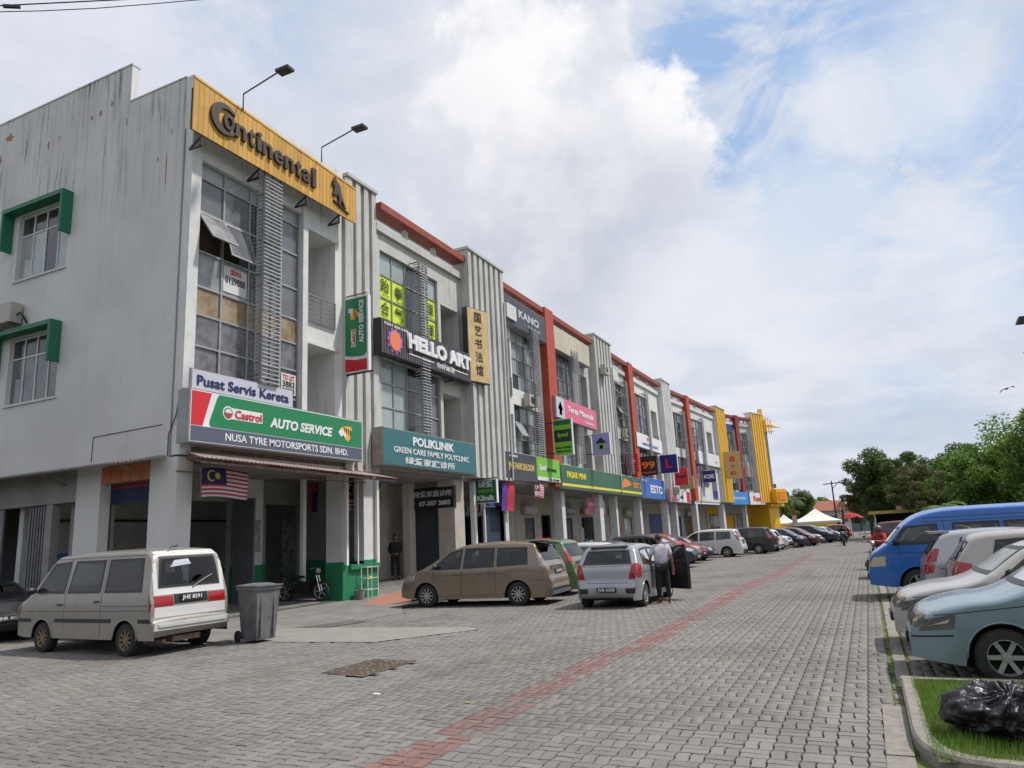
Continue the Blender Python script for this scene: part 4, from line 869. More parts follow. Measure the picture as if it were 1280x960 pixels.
simple('bright lime green signboard between the salon board and the long green mart board', -14.5, 33.42, 4.52, 3.1, 1.22, s_lime, [('Speed', .75, .66, .9, .4, s_white), ('IDEAL WORKS', 1.9, .62, 1.3, .2, s_black), ('TEL 0133888', 2.2, .12, 1.4, .14, s_black)], .4, None, R90, [(rc_(.04, 3.06, .04, .22), s_white)])
simple('very long dark green signboard with gold PASAR MINI lettering and yellow stripe', -14.5, 36.70, 4.26, 15.7, 1.32, s_grass, [('PASAR MINI', 2.3, .80, 3.0, .46, s_yel), ('BEST 2', 14.6, .75, 2.0, .5, s_org)], .4, None, R90, [(rc_(.05, 15.65, .16, .30), s_yel), ([(11.0, .5), (11.9, .55), (13.2, .75), (12.6, 1.0), (11.6, 1.15), (11.2, .9)], s_org)])
simple('blue signboard with bold white ESTO letters next to the long green board', -14.5, 52.45, 4.20, 6.9, 1.55, s_blue, [('ESTO', 4.3, .72, 3.8, .8, s_white), ('SINAR', .9, 1.3, 1.3, .2, s_white)], .35)
simple('pink signboard with white Terap Minda script and pale left end', -14.4, 36.30, 8.08, 6.7, 1.22, s_pink, [('Terap Minerals', 3.9, .66, 4.3, .45, s_white), ('TERAPI', 5.2, .25, 1.6, .16, s_white)], .3, None, R90, [(rc_(.04, 1.25, .04, 1.18), s_lav), ([(.25, .5), (.65, 1.0), (1.05, .5)], s_sky), (rc_(.45, .85, .2, .6), s_lime)])
simple('green and black projecting sign in front of the orange red column', -14.32, 35.45, 5.88, 1.06, 1.92, s_lime, [('Speed', .53, 1.05, .6, .3, s_lime), ('IDEAL WORKS', .53, .40, .9, .14, s_black), ('SERVICE', .53, .2, .8, .12, s_black)], .2, s_white, 0, [(rc_(.06, 1.0, .70, 1.35), s_black), (rc_(.06, 1.0, 1.6, 1.84), s_dkgreen)], 'blade_sign', br=True)
simple('small lavender projecting sign with blue house emblem', -14.45, 42.0, 6.42, 1.12, 1.35, s_purple, [], .2, s_white, 0, [([(.2, .72), (.56, 1.1), (.92, .72)], s_navy), (rc_(.36, .76, .35, .76), s_lime), (rc_(.46, .66, .38, .6), s_blue)], 'blade_sign', br=True)
simple('white office signboard with small red and blue emblem on the sixth house', -14.5, 52.3, 7.95, 7.5, 1.12, s_white, [('W', 3.0, .78, .5, .35, s_red), ('K', 3.6, .78, .45, .35, s_org), ('WESTCORP & KHOO', 3.7, .35, 4.6, .26, s_blue)], .35)
simple('black and orange projecting sign with orange 99 numerals', -14.85, 53.5, 5.85, 1.38, 1.42, s_black, [('99', .72, .75, 1.0, .7, s_org), ('SPEEDMART', .7, .2, 1.1, .14, s_org)], .25, s_black, 0, (), 'blade_sign', br=True)
simple('square navy projecting sign with red letter L', -14.62, 59.0, 6.3, 1.44, 1.52, s_navy, [('L', .72, .78, .55, .95, s_red)], .25, s_white, 0, (), 'blade_sign', br=True)
simple('red projecting signs with white brush strokes behind the letter L sign', -14.2, 62.0, 5.45, 1.1, 1.45, s_red, [('Sushi', .55, .75, .85, .4, s_black)], .25, s_red, 0, (), 'blade_sign', br=True)
simple('small red projecting sign left of the orange 99 sign', -15.0, 51.0, 6.0, .8, 1.3, s_red, [('P', .4, .7, .4, .5, s_white)], .2, s_red, 0, (), 'blade_sign', br=True)
simple('yellow-green square projecting sign beside the sixth fluted wall', -14.9, 65.6, 5.3, 1.5, 1.1, M_('olive sign face', (.30, .28, .10)), [('AMAN', .75, .55, 1.1, .3, s_cream)], .25, s_lg, 0, (), 'blade_sign', br=True)
simple('red and white signboard with round white emblem', -14.45, 60.8, 4.1, 8.6, 1.05, s_white, [('ADA', 1.3, .5, 1.2, .45, s_white), ('Polis', 4.0, .5, 1.8, .45, s_navy)], .3, None, R90, [(rc_(.05, 2.9, .05, 1.0), s_pink), (rc_(6.2, 8.55, .05, 1.0), s_red)])
simple('wide dark blue signboard with cream emblem and white base strip', -14.35, 69.6, 4.05, 9.2, 1.45, s_navy, [('LL', 5.0, .82, 1.6, .6, s_cream)], .35, s_blue, R90-.08, [(rc_(.05, 9.15, .05, .28), s_white)])
simple('blank white signboard on the eighth house beside the yellow fins', -13.85, 71.5, 7.95, 8.4, 1.30, s_white, [('clinic', 6.2, .5, 1.2, .22, s_lg)], .4, None, R90-.08)
simple('small navy projecting sign with three white letters under the blank board', -13.9, 72.5, 6.1, 1.3, 1.2, s_navy, [('KSE', .65, .6, 1.0, .5, s_white)], .25, s_white, 0, (), 'blade_sign', br=True)
simple('tall tan projecting sign with orange rings fixed to the yellow fins', -12.95, 80.2, 6.8, 1.75, 2.9, M_('tan sign face', (.52, .36, .12)), [('8', .87, 2.1, .6, .8, s_red), ('Y', .87, 1.3, .6, .5, s_red), ('E', .87, .6, .6, .5, s_red)], .25, s_cream, .35, (), 'blade_sign', br=True)
simple('light blue signboard with small white lettering near the row end', -13.05, 82.2, 4.15, 4.5, 1.40, s_sky, [('VOLTA HUB', 2.2, .7, 2.8, .35, s_white)], .35, None, R90-.30)
simple('white signboard with red script at the row end', -11.60, 86.7, 4.12, 3.9, 1.38, s_white, [('Rasa', 2.0, .7, 2.2, .8, s_red)], .35, None, R90-.32)
simple('round pink and yellow flower sign on the last house', -11.8, 87.4, 7.3, 2.6, 1.4, mat('pale pink face', (.50, .38, .42), .6), [], .2, s_lg, R90-.32, [(circ(1.3, .7, .45), s_cream), (circ(1.3, .7, .2), s_pink)])
simple('pink and white banner hung in the five foot way of the mart', -15.4, 43.0, 3.0, 3.4, .95, s_pink, [('JUALAN', 1.2, .6, 1.8, .3, s_white), ('MURAH', 2.3, .25, 1.6, .25, s_white)], .03, s_white, R90, [(rc_(2.4, 3.35, .1, .85), s_lav)], 'banner')
simple('row of small motor shop signs over the door of the third house', -16.6, 31.2, 3.05, 2.6, .75, s_white, [('GT RACING', .9, .52, 1.4, .26, s_black), ('MOTOR PARTS', 1.5, .2, 1.9, .2, s_red)], .1, s_red, R90, ())
simple('red upright banner with white characters beside the green wall of the third house', -15.3, 30.15, .6, .55, 2.6, s_red, [('恭', .27, 2.1, .35, .4, s_white), ('喜', .27, 1.5, .35, .4, s_white), ('财', .27, .9, .35, .4, s_white)], .05, s_red, R90, (), 'banner')
simple('red promotion board leaning by the third house', -14.6, 33.0, .75, 1.9, .95, s_red, [('PROMO', .95, .62, 1.5, .3, s_yel), ('RM 188', .95, .25, 1.3, .28, s_white)], .05, s_red, R90, (), 'banner')
MB().box(.05, .4, .1, .5, .1, 4.3).build('green_pillar', M_('grass green paint', (.06, .20, .02), .6), h3)
o = MB().grid(lambda u, v: (.04*sin(v*5), u*1.3, -1.35*v), 12, 8, mf=lambda i, j: 1 if (i < 5) else 0).build('flag', [f_red, M_('flag violet', (.10, .03, .25), .8)]); o.location = (-14.7, 29.75, 4.35); tag(o, 'red and violet flag with white crescent hanging under the salon signboard', 'flag')
malaysia('small striped flag at the mart entrance under the lime green board', -14.6, 33.2, 4.4, 1.3, .7, ph=.7)
# ================= VEHICLES =================
def paint(name, col, metal=.35, rough=.32, dirt=.25, coat=.6):
    return lined(mat(name, col, rough, metal=metal, var=dirt, var2=tuple(c*.75+.03 for c in col), scale=2.2, coat=coat, obj=True))
tyre_m = mat('tyre rubber', (.022, .022, .022), .85, var=.3, var2=(.05, .045, .04), scale=8, obj=True); rim_s = mat('silver wheel', (.42, .42, .42), .35, metal=.6); rim_d = mat('black wheel', (.03, .03, .03), .4, metal=.4)
rim_r = mat('rusty wheel', (.30, .22, .13), .6, metal=.3, var=.6, scale=12, obj=True); carblack = mat('black car trim', (.018, .018, .02), .45); cglass = mat('car glass', (.003, .005, .006), .02, spec=.75, var=.95, var2=(.055, .07, .066), scale=1.3, obj=True)  # car glass: paler noise in its colour imitates reflections and cabin shapes
cglass2 = mat('rear screen glass', (.025, .033, .05), .06, spec=.6, var=.6, var2=(.07, .09, .12), scale=1.8, obj=True); lamp_r = mat('red lamp', (.30, .010, .012), .15, coat=.5); lamp_w = mat('clear lamp', (.45, .46, .46), .12, metal=.3, coat=.6); lamp_o = mat('amber lamp', (.65, .17, .01), .2)
lamp_dk = mat('dark headlamp', (.10, .10, .10), .12, metal=.4, coat=.7); gap_m = mat('panel gap', (.012, .012, .012), .9); under_m = mat('underbody', (.012, .012, .012), .95); seat_m = mat('grey seat cloth', (.05, .05, .052), .9, var=.4, scale=8, obj=True)
def clearglass(name, tint, gl=.10):
    m = bpy.data.materials.new(name); m.use_nodes = True; t_ = NT(m.node_tree); out = t_.n['Material Output']; t_.n.remove(t_.n['Principled BSDF'])
    tr = t_.new('ShaderNodeBsdfTransparent', ins={0: (*tint, 1)}); gs_ = t_.new('ShaderNodeBsdfGlossy', ins={'Roughness': .02}); fr = t_.new('ShaderNodeFresnel', ins={'IOR': 1.5})
    ms = t_.new('ShaderNodeMixShader', ins={0: t_.math('ADD', fr.outputs[0], .02, clamp=True)}); t_.l.new(tr.outputs[0], ms.inputs[1]); t_.l.new(gs_.outputs[0], ms.inputs[2]); t_.l.new(ms.outputs[0], out.inputs[0]); return m
clear_g = clearglass('tinted side glass', (.30, .36, .34)); clear_r = clearglass('tinted rear glass', (.22, .25, .30))
chrome = mat('chrome', (.6, .6, .6), .15, metal=1.0)
def lined(m):
    t_ = NT(m.node_tree); b = t_.n['Principled BSDF']; out = t_.n['Material Output']; g = t_.new('ShaderNodeNewGeometry'); d = t_.new('ShaderNodeBsdfDiffuse', ins={0: (.035, .035, .037, 1)})
    ms = t_.new('ShaderNodeMixShader', ins={0: g.outputs['Backfacing']}); t_.l.new(b.outputs[0], ms.inputs[1]); t_.l.new(d.outputs[0], ms.inputs[2]); t_.l.new(ms.outputs[0], out.inputs[0]); return m
def cr_pts(P, n):
    P = [P[0]]+list(P)+[P[-1]]; out = []
    for i in range(1, len(P)-2):
        a, b, c, d = [np.array(p, float) for p in P[i-1:i+3]]; k = max(2, int(np.linalg.norm(c-b)/n))
        for j in range(k):
            t = j/k; out.append(.5*((2*b)+(-a+c)*t+(2*a-5*b+4*c-d)*t*t+(-a+3*b-3*c+d)*t**3))
    out.append(np.array(P[-2], float)); return np.array(out)
BODY = {}
def body_mesh(key, S):
    """S: dict with L, W, H, prof, belt, roofw, clear, wheels (xr, xf), wr; returns vertices, faces, bvh"""
    if key in BODY: return BODY[key]
    pr = cr_pts(S['prof'], .09); L, W, Hc = S['L'], S['W'], S['H']; hw = W/2; belt, rw, cl = S['belt'], S['roofw']/2, S['clear']; xr, xf = S['wheels']; ra = S['wr']+.055
    # dense stations near the arches
    xs = []; tops = []
    for (x0, z0), (x1, z1) in zip(pr, pr[1:]):
        k = 1
        if abs(x1-x0) > .03 and (min(abs((x0+x1)/2-xr), abs((x0+x1)/2-xf)) < ra+.15): k = max(1, int(abs(x1-x0)/.035))
        if S.get('fine'): k = max(k, int(abs(x1-x0)/.045), int(abs(z1-z0)/.045))
        for j in range(k): xs.append(x0+(x1-x0)*j/k); tops.append(z0+(z1-z0)*j/k)
    xs.append(pr[-1][0]); tops.append(pr[-1][1])
    xmin, xmax = min(xs), max(xs)
    K = 15 if S.get('fine') else 9; V_ = []; n = len(xs)
    for x, zt in zip(xs, tops):
        dr_, df_ = x-xmin, xmax-x; w_ = hw
        e = S.get('er', .22); w_ -= S.get('tr', .10)*max(0, 1-dr_/e)**2.0*1.0; e = S.get('ef', .5); w_ -= S.get('tf', .16)*max(0, 1-df_/e)**2.0
        zb = cl
        for xc in (xr, xf):
            if abs(x-xc) < ra: zb = max(zb, S['wr']+sqrt(ra*ra-(x-xc)**2)*.98)
        if df_ < .5: zb = max(zb, cl+.06*(1-df_/.5))
        zt = max(zt, zb+.06) if zt < cl+.1 else max(zt, zb+.05)
        rr = min(.11 if zt > belt+.15 else .07, (zt-zb)*.35); zs = zt-rr; row = []
        def yy(z):
            b_ = w_-.035*max(0, (belt-.22-z)/(belt-.22))**2-.012*max(0, (z-(belt-.25))/.25 if z < belt else 1)
            if z > belt: b_ -= (z-belt)/(Hc-belt)*(hw-rw-.012)
            return max(b_, .05)
        # side rows pinned to the belt line when possible
        zsides = [zb+(zs-zb)*k/K for k in range(K+1)]
        if zs > belt+.12: zsides = [zb+(belt-zb)*k/6 for k in range(7)]+[belt+(zs-belt)*k/(K-6) for k in range(1, K-5)]
        for z in zsides: row.append((x, yy(z), z))
        ys_ = yy(zs); crn = S.get('crown', .04) if zt > belt else .035
        for k in range(1, 4): a = k/4*pi/2; row.append((x, ys_-rr*1.15*(1-cos(a)), zs+(rr-crn*.6)*sin(a)))
        ye = ys_-rr*1.15
        for k in range(0, 5): f = k/4; row.append((x, ye*(1-f), zt-crn*.6*(1-f)**2))
        V_ += row
    m = len(row); F = []
    for i in range(n-1):
        for j in range(m-1): a = i*m+j; F.append((a, a+1, a+m+1, a+m))
    nv = len(V_); V2 = V_+[(x, -y, z) for x, y, z in V_]; F2 = F+[tuple(nv+q for q in reversed(f)) for f in F]
    # merge centre line
    idx = {}
    rem = list(range(len(V2)))
    for i in range(n): rem[nv+i*m+m-1] = i*m+m-1
    F2 = [tuple(rem[q] for q in f) for f in F2]
    bv = BVHTree.FromPolygons([Vector(v) for v in V2], F2)
    BODY[key] = (V2, F2, bv, xmin, xmax); return BODY[key]
def in_poly(x, z, P):
    c = False; n = len(P)
    for i in range(n):
        (x1, y1), (x2, y2) = P[i], P[(i+1) % n]
        if (y1 > z) != (y2 > z) and x < (x2-x1)*(z-y1)/((y2-y1) or 1e-9)+x1: c = not c
    return c
def inset(P, d):
    cx = sum(p[0] for p in P)/4; cz = sum(p[1] for p in P)/4; return [(p[0]-d*(1 if p[0] > cx else -1), p[1]-d*(1 if p[1] > cz else -1)) for p in P]
def patch(bv, view, c, n=6, m=3, off=.006, sgn=1, mb=None, mi=0):
    """project a four-cornered panel on the body. view 'side': corners (x,z); 'front'/'rear': corners (y,z)"""
    mb = mb if mb is not None else MB(); P = []; c = [Vector((a, b)) for a, b in c]
    for i in range(n+1):
        for j in range(m+1):
            u, v = i/n, j/m; q = (c[0]*(1-u)+c[1]*u)*(1-v)+(c[3]*(1-u)+c[2]*u)*v
            if view == 'side': o_, d_ = Vector((q.x, sgn*3, q.y)), Vector((0, -sgn, 0))
            elif view == 'top': o_, d_ = Vector((q.x, q.y, 4)), Vector((0, 0, -1))
            else: s = 1 if view == 'front' else -1; o_, d_ = Vector((s*12, q.x, q.y)), Vector((-s, 0, 0))
            h = bv.ray_cast(o_, d_)
            if h[0] is None: P.append(None); continue
            nn = h[1]; nn = nn if nn.dot(d_) < 0 else -nn; P.append(h[0]+nn*off)
    k = len(mb.v); mp = {}
    for i, p in enumerate(P):
        if p is not None: mp[i] = len(mb.v); mb.v.append(tuple(p))
    for i in range(n):
        for j in range(m):
            a = i*(m+1)+j; q = (a, a+1, a+m+2, a+m+1)
            if all(t in mp for t in q): mb.f.append(tuple(mp[t] for t in q)); mb.m.append(mi)
    return mb
def wheel_part(t, x, y, r, s, rim, spokes=7, w_=.19, steer=0, cover=False):
    prof = [(r*.62, -w_/2), (r*.9, -w_/2), (r*.985, -w_*.38), (r, -w_*.2), (r, w_*.2), (r*.985, w_*.38), (r*.9, w_/2), (r*.62, w_/2)]
    o = MB().lathe(prof, ax='y', n=26).build('wheel', tyre_m, t, smooth=True, loc=(x, y, r)); o.rotation_euler = (0, 0, steer)
    b = MB(); yo = s*w_*.32
    b.lathe([(r*.64, s*w_*.48), (r*.60, s*w_*.49), (r*.57, s*w_*.30), (r*.56, -s*w_*.3)], ax='y', n=24)
    for k in range(spokes):
        a = 2*pi*k/spokes; b.bar((0, yo, 0), (r*.60*cos(a), yo+s*.01, r*.60*sin(a)), r*(.16 if spokes < 8 else .10), .02, up=(0, 1, 0))
    b.lathe([(0.001, yo+s*.03), (r*.14, yo+s*.028), (r*.17, yo)], ax='y', n=12)
    b.build('rim', rim, o, smooth=False)
    b = MB().lathe([(.001, 0), (r*.585, 0)], (0, s*w_*.06, 0), ax='y', n=20); b.build('brake_disc', under_m if not cover else rim, o)
    return o
def car(label, S, key, x, y, rz, pm, group='parked cars', rim=None, spokes=7, plate='JHR 4021', near=True, name='parked_car', cat='car', glass=None, extra=None, z=0.0, steer=0):
    gcol = glass; glass = glass or cglass
    if not near: V2, F2, bv, xmin, xmax = body_mesh(key, S)
    if near: S = mk(S, fine=True); key += '_fine'; V2, F2, bv, xmin, xmax = body_mesh(key, S)
    t = thing(name, label, cat, (x, y, z), rz, group); X0 = S['wheels'][0]                       # origin between the rear wheels
    r_ = bpy.data.objects.new('x', None)
    kids = []
    def add(mb, nm, m, sm=False):
        if not mb.v: return None
        mb.v = [(a-X0, b, c) for a, b, c in mb.v]; o = mb.build(nm, m, t, smooth=sm); return o
    b = MB(); b.v = list(V2); F3 = F2
    if near:
        ws_, rs_ = S['wind'], S['rear']; WP = [(-ws_[0], ws_[1]), (ws_[0], ws_[1]), (ws_[2], ws_[3]), (-ws_[2], ws_[3])]; RP = [(-rs_[0], rs_[1]), (rs_[0], rs_[1]), (rs_[2], rs_[3]), (-rs_[2], rs_[3])]; F3 = []
        for f in F2:
            q = [V2[i] for i in f]; my = min(abs(p[1]) for p in q); drop = False; mxx = sum(p[0] for p in q)/4
            if my > .45 and any(all(in_poly(p[0], p[2], P) for p in q) for P in S['side']): drop = True
            elif mxx > S['L']*.5 and all(in_poly(p[1], p[2], WP) for p in q) and max(p[2] for p in q)-min(p[2] for p in q) > .004: drop = True
            elif mxx < S['L']*.3 and all(in_poly(p[1], p[2], RP) for p in q) and max(p[2] for p in q)-min(p[2] for p in q) > .004: drop = True
            if not drop: F3.append(f)
    b.f = list(F3); b.m = [0]*len(F3)
    if S.get('clad'):                                    # darker lower cladding as its own material
        pass
    o = add(b, 'body', pm, True)
    import bmesh
    bm = bmesh.new(); bm.from_mesh(o.data)
    for f in bm.faces:
        c_ = f.calc_center_median(); ax = Vector((min(max(c_.x+X0, .6), S['L']-.6)-X0, 0, .6))
        if f.normal.dot(c_-ax) < 0: f.normal_flip()
    bm.to_mesh(o.data); bm.free()
    try: o.data.set_sharp_from_angle(angle=radians(50))
    except Exception: pass
    for wsh in S['side']:
        if not near:
            for s in (1, -1): add(patch(bv, 'side', wsh, 8, 4, .007, s), 'side_window', glass, True)
        else:
            O = inset(wsh, -.012); I = inset(wsh, .035)
            for s in (1, -1):
                add(patch(bv, 'side', I, 10, 4, .004, s), 'side_window', clear_g, True); tb = MB()
                for i in range(4): patch(bv, 'side', [O[i], O[(i+1) % 4], I[(i+1) % 4], I[i]], 10, 2, .006, s, tb)
                add(tb, 'window_seal', carblack, True)
    ws = S['wind']; rs = S['rear']
    for vw, q4, nm_ in (('front', ws, 'windscreen'), ('rear', rs, 'rear_screen')):
        O = [(-q4[0], q4[1]), (q4[0], q4[1]), (q4[2], q4[3]), (-q4[2], q4[3])]
        if not near: add(patch(bv, vw, O, 12, 6, .006), nm_, glass, True); continue
        I = inset(O, .04); add(patch(bv, vw, I, 14, 8, .004), nm_, gcol if (gcol and vw == 'front') else (clear_r if vw == 'rear' else clear_g), True); tb = MB()
        for i in range(4): patch(bv, vw, [O[i], O[(i+1) % 4], I[(i+1) % 4], I[i]], 14, 2, .006, 1, tb)
        add(tb, 'window_seal', carblack, True)
    if near:                                            # cabin seen through the glass
        sw_ = S['W']*.5-.22; xs_ = [S['wheels'][1]-1.30, X0+.45]+([S['wheels'][1]-2.15] if S['L'] > 4.5 else [])
        for xs0 in xs_:
            for y_ in ((sw_*.55, -sw_*.55)):
                sb = MB().box(xs0-.05, xs0+.42, y_-.23, y_+.23, S['clear']+.12, S['belt']-.42); k0 = len(sb.v)
                sb.prism([(xs0+.02, S['belt']-.50), (xs0-.16, S['belt']+.20), (xs0-.26, S['belt']+.20), (xs0-.12, S['belt']-.50)], lambda a, c, d: (a, d, c), y_-.23, y_+.23)
                sb.box(xs0-.27, xs0-.19, y_-.12, y_+.12, S['belt']+.205, S['belt']+.36); add(sb, 'seat', seat_m)
        xd = S['wheels'][1]-.52; add(MB().box(xd-.12, xd+.35, -sw_-.05, sw_+.05, S['belt']-.35, S['belt']-.03), 'dashboard', seat_m)
        add(MB().tube([(xd-.22+.05*sin(a), -sw_*.55+.18*cos(a), S['belt']-.02+.17*sin(a)) for a in [2*pi*i/16 for i in range(17)]], .014, 5), 'steering_wheel', carblack)
        if not S.get('nomirror'): add(MB().box(S['wheels'][1]-.75, S['wheels'][1]-.72, -.11, .11, S['H']-.22, S['H']-.15), 'rear_view_mirror', carblack)
    for c in S['tail']:
        for s in (1, -1):
            add(patch(bv, 'rear', [(s*a, b_) for a, b_ in c], 5, 4, .008), 'tail_lamp', S.get('tm', lamp_r), True)
    for c in S.get('tailside', []):
        for s in (1, -1): add(patch(bv, 'side', c, 4, 4, .008, s), 'tail_lamp', S.get('tm', lamp_r), True)
    for c in S['head']:
        for s in (1, -1): add(patch(bv, 'front', [(s*a, b_) for a, b_ in c], 6, 4, .008), 'headlamp', S.get('hm', lamp_w), True)
    for c in S.get('headside', []):
        for s in (1, -1): add(patch(bv, 'side', c, 5, 4, .008, s), 'headlamp', S.get('hm', lamp_w), True)
    if near:
        for c in S.get('headside', []):
            for s in (1, -1): add(patch(bv, 'side', inset(c, .055 if c[1][0]-c[0][0] > .2 else .02), 4, 3, .013, s), 'reflector', lamp_w, True)
        for c in S['head']:
            for s in (1, -1): add(patch(bv, 'front', [(s*a, b_) for a, b_ in inset(c, .05)], 4, 3, .013), 'reflector', lamp_w, True)
    g = MB()
    for c in S.get('grille', []): patch(bv, 'front', c, 8, 3, .006, 1, g)
    add(g, 'grille', carblack, True)
    g = MB()
    for c in S.get('rearblack', []): patch(bv, 'rear', c, 8, 3, .007, 1, g)
    for c in S.get('frontblack', []): patch(bv, 'front', c, 8, 3, .007, 1, g)
    for c in S.get('sideblack', []):
        for s in (1, -1): patch(bv, 'side', c, 14, 2, .008, s, g)
    add(g, 'bumper_trim', carblack, True)
    if near:
        g = MB()
        for xl, za, zb in S.get('lines', []):
            for s in (1, -1): patch(bv, 'side', [(xl-.004, za), (xl+.004, za), (xl+.004, zb), (xl-.004, zb)], 1, 10, .003, s, g)
        for xa, xb, za, zb in S.get('hlines', []):
            for s in (1, -1): patch(bv, 'side', [(xa, za-.004), (xb, zb-.004), (xb, zb+.004), (xa, za+.004)], 14, 1, .003, s, g)
        for ya, yb, za, zb in S.get('rlines', []): patch(bv, 'rear', [(ya, za-.004), (yb, zb-.004), (yb, zb+.004), (ya, za+.004)], 14, 1, .003, 1, g)
        add(g, 'panel_gaps', gap_m)
        for (xh, zh) in S.get('handles', []):
            for s in (1, -1):
                h = bv.ray_cast(Vector((xh, s*3, zh)), Vector((0, -s, 0)))
                if h[0] is not None: add(MB().box(xh-.08, xh+.08, h[0].y-.02, h[0].y+.02, zh-.015, zh+.015), 'door_handle', S.get('hdm', pm))
        for xw in (X0, S['wheels'][1]):                 # lips of the wheel arches
            for s in (1, -1):
                n = 16; pts = []
                for k in range(n+1):
                    a = pi*k/n; px_, pz_ = xw+(S['wr']+.06)*cos(a), S['wr']+(S['wr']+.06)*sin(a)
                    h = bv.ray_cast(Vector((px_+.0, s*3, min(pz_+.02, 1.5))), Vector((0, -s, 0))); pts.append((px_, (h[0].y if h[0] else s*S['W']/2)+s*.002, pz_))
                add(MB().tube(pts, .011, 5), 'arch_lip', S.get('lipm', pm), True)
    u = MB().box(.25, S['L']-.3, -S['W']/2+.2, S['W']/2-.2, S['clear']+.02, S['clear']+.25)
    for xw in (X0, S['wheels'][1]): u.box(xw-.42, xw+.42, -S['W']/2+.22, S['W']/2-.22, S['clear'], .75 if S['H'] > 1.3 else .6)
    add(u, 'underbody', under_m)
    u = MB()
    for xw in (X0, S['wheels'][1]):
        for s in (1, -1):
            k = len(u.v); n = 14
            for i in range(n+1):
                a = pi*i/n
                for yy_ in (S['W']/2-.05, S['W']/2-.26): u.v.append((xw+(S['wr']+.065)*cos(a), s*yy_, S['wr']+(S['wr']+.045)*sin(a)))
            for i in range(n): q = k+2*i; u.f.append((q, q+1, q+3, q+2)); u.m.append(0)
    add(u, 'wheel_well', under_m)
    for xw, st in ((X0, 0), (S['wheels'][1], steer)):
        for s in (1, -1): wheel_part(t, xw-X0, s*(S['W']/2-.115), S['wr'], s, rim or rim_s, spokes, steer=st)
    mx_, mz = S['mirror']
    for s in (1, -1):
        h = bv.ray_cast(Vector((mx_, s*3, mz)), Vector((0, -s, 0))); y0 = h[0].y if h[0] else s*S['W']/2
        mb = MB(); n = 7
        for i in range(n+1):
            f = i/n
            for j in range(8): a = 2*pi*j/8; w1 = .075*sin(pi*(.12+.8*f))**.6; mb.v.append((mx_+w1*.8*cos(a), y0+s*(.02+.20*f), mz+.03+w1*sin(a)))
        for i in range(n):
            for j in range(8): a = i*8+j; b2 = i*8+(j+1) % 8; mb.f.append((a, b2, b2+8, a+8)); mb.m.append(0)
        mb.f.append(tuple(range(n*8, n*8+8))); mb.m.append(0)
        add(mb, 'wing_mirror', S.get('mirm', pm), True)
    # number plates
    for vw, key_ in (('rear', 'rplate'), ('front', 'fplate')):
        if key_ in S:
            zc, hw_ = S[key_]; h = bv.ray_cast(Vector((12 if vw == 'front' else -12, 0.01, zc)), Vector((-1 if vw == 'front' else 1, 0, 0)))
            if h[0]:
                s = 1 if vw == 'front' else -1; xx = h[0].x+s*.02; po = add(MB().box(xx-.012, xx+.012, -hw_, hw_, zc-.06, zc+.06), 'number_plate', s_black)
                if near: text(plate, .1, po, 'lettering', s_white, (xx-X0+s*.014, 0, zc), (pi/2, 0, s*pi/2), .002, .0015, fit=hw_*1.75)
    if extra: extra(t, bv, add, S, X0)
    return t
def mk(d, **k): q = dict(d); q.update(k); return q
VAN = dict(L=4.25, W=1.69, H=1.93, belt=1.08, roofw=1.40, clear=.30, wheels=(.78, 3.12), wr=.30, tr=.05, er=.15, tf=.14, ef=.35, crown=.05,
    prof=[(.06, .36), (0, .45), (0, .62), (.05, .66), (.06, .95), (.10, 1.12), (.22, 1.72), (.34, 1.87), (.6, 1.92), (1.8, 1.935), (2.75, 1.90), (2.98, 1.83), (3.30, 1.50), (3.66, 1.14), (3.95, .99), (4.10, .78), (4.14, .62), (4.22, .58), (4.23, .44), (4.18, .33)],
    side=[[(.36, 1.15), (1.42, 1.15), (1.42, 1.74), (.46, 1.74)], [(1.55, 1.15), (2.42, 1.15), (2.34, 1.74), (1.55, 1.74)], [(2.53, 1.15), (3.42, 1.17), (2.96, 1.71), (2.50, 1.74)]],
    wind=(.66, 1.20, .60, 1.80), rear=(.66, 1.20, .60, 1.76), tail=[[(.38, .88), (.76, .88), (.76, 1.05), (.38, 1.05)]], tailside=[[(.02, .80), (.10, .80), (.11, 1.05), (.02, 1.05)]],
    head=[[(.42, .72), (.74, .72), (.74, .90), (.42, .90)]], headside=[[(3.98, .72), (4.08, .72), (4.00, .92), (3.90, .92)]], hm=lamp_o, rearblack=[[(-.36, .90), (.36, .90), (.36, 1.07), (-.36, 1.07)], [(-.74, .50), (.74, .50), (.74, .56), (-.74, .56)]],
    sideblack=[[(1.20, .60), (2.72, .60), (2.72, .67), (1.20, .67)], [(3.52, .60), (4.15, .60), (4.12, .67), (3.52, .67)], [(.05, .60), (.40, .60), (.40, .67), (.05, .67)]], lines=[(1.48, .35, 1.78), (2.47, .35, 1.80)], hlines=[(.15, 4.0, .82, .80), (.15, 1.5, .90, .90), (.4, 2.9, 1.80, 1.80)], rlines=[(-.7, .7, 1.12, 1.12), (-.72, .72, .70, .70)],
    handles=[(1.60, .98), (2.60, .93)], hdm=carblack, mirror=(3.42, 1.18), mirm=carblack, rplate=(.99, .24), grille=[[(-.4, .74), (.4, .74), (.4, .86), (-.4, .86)]])
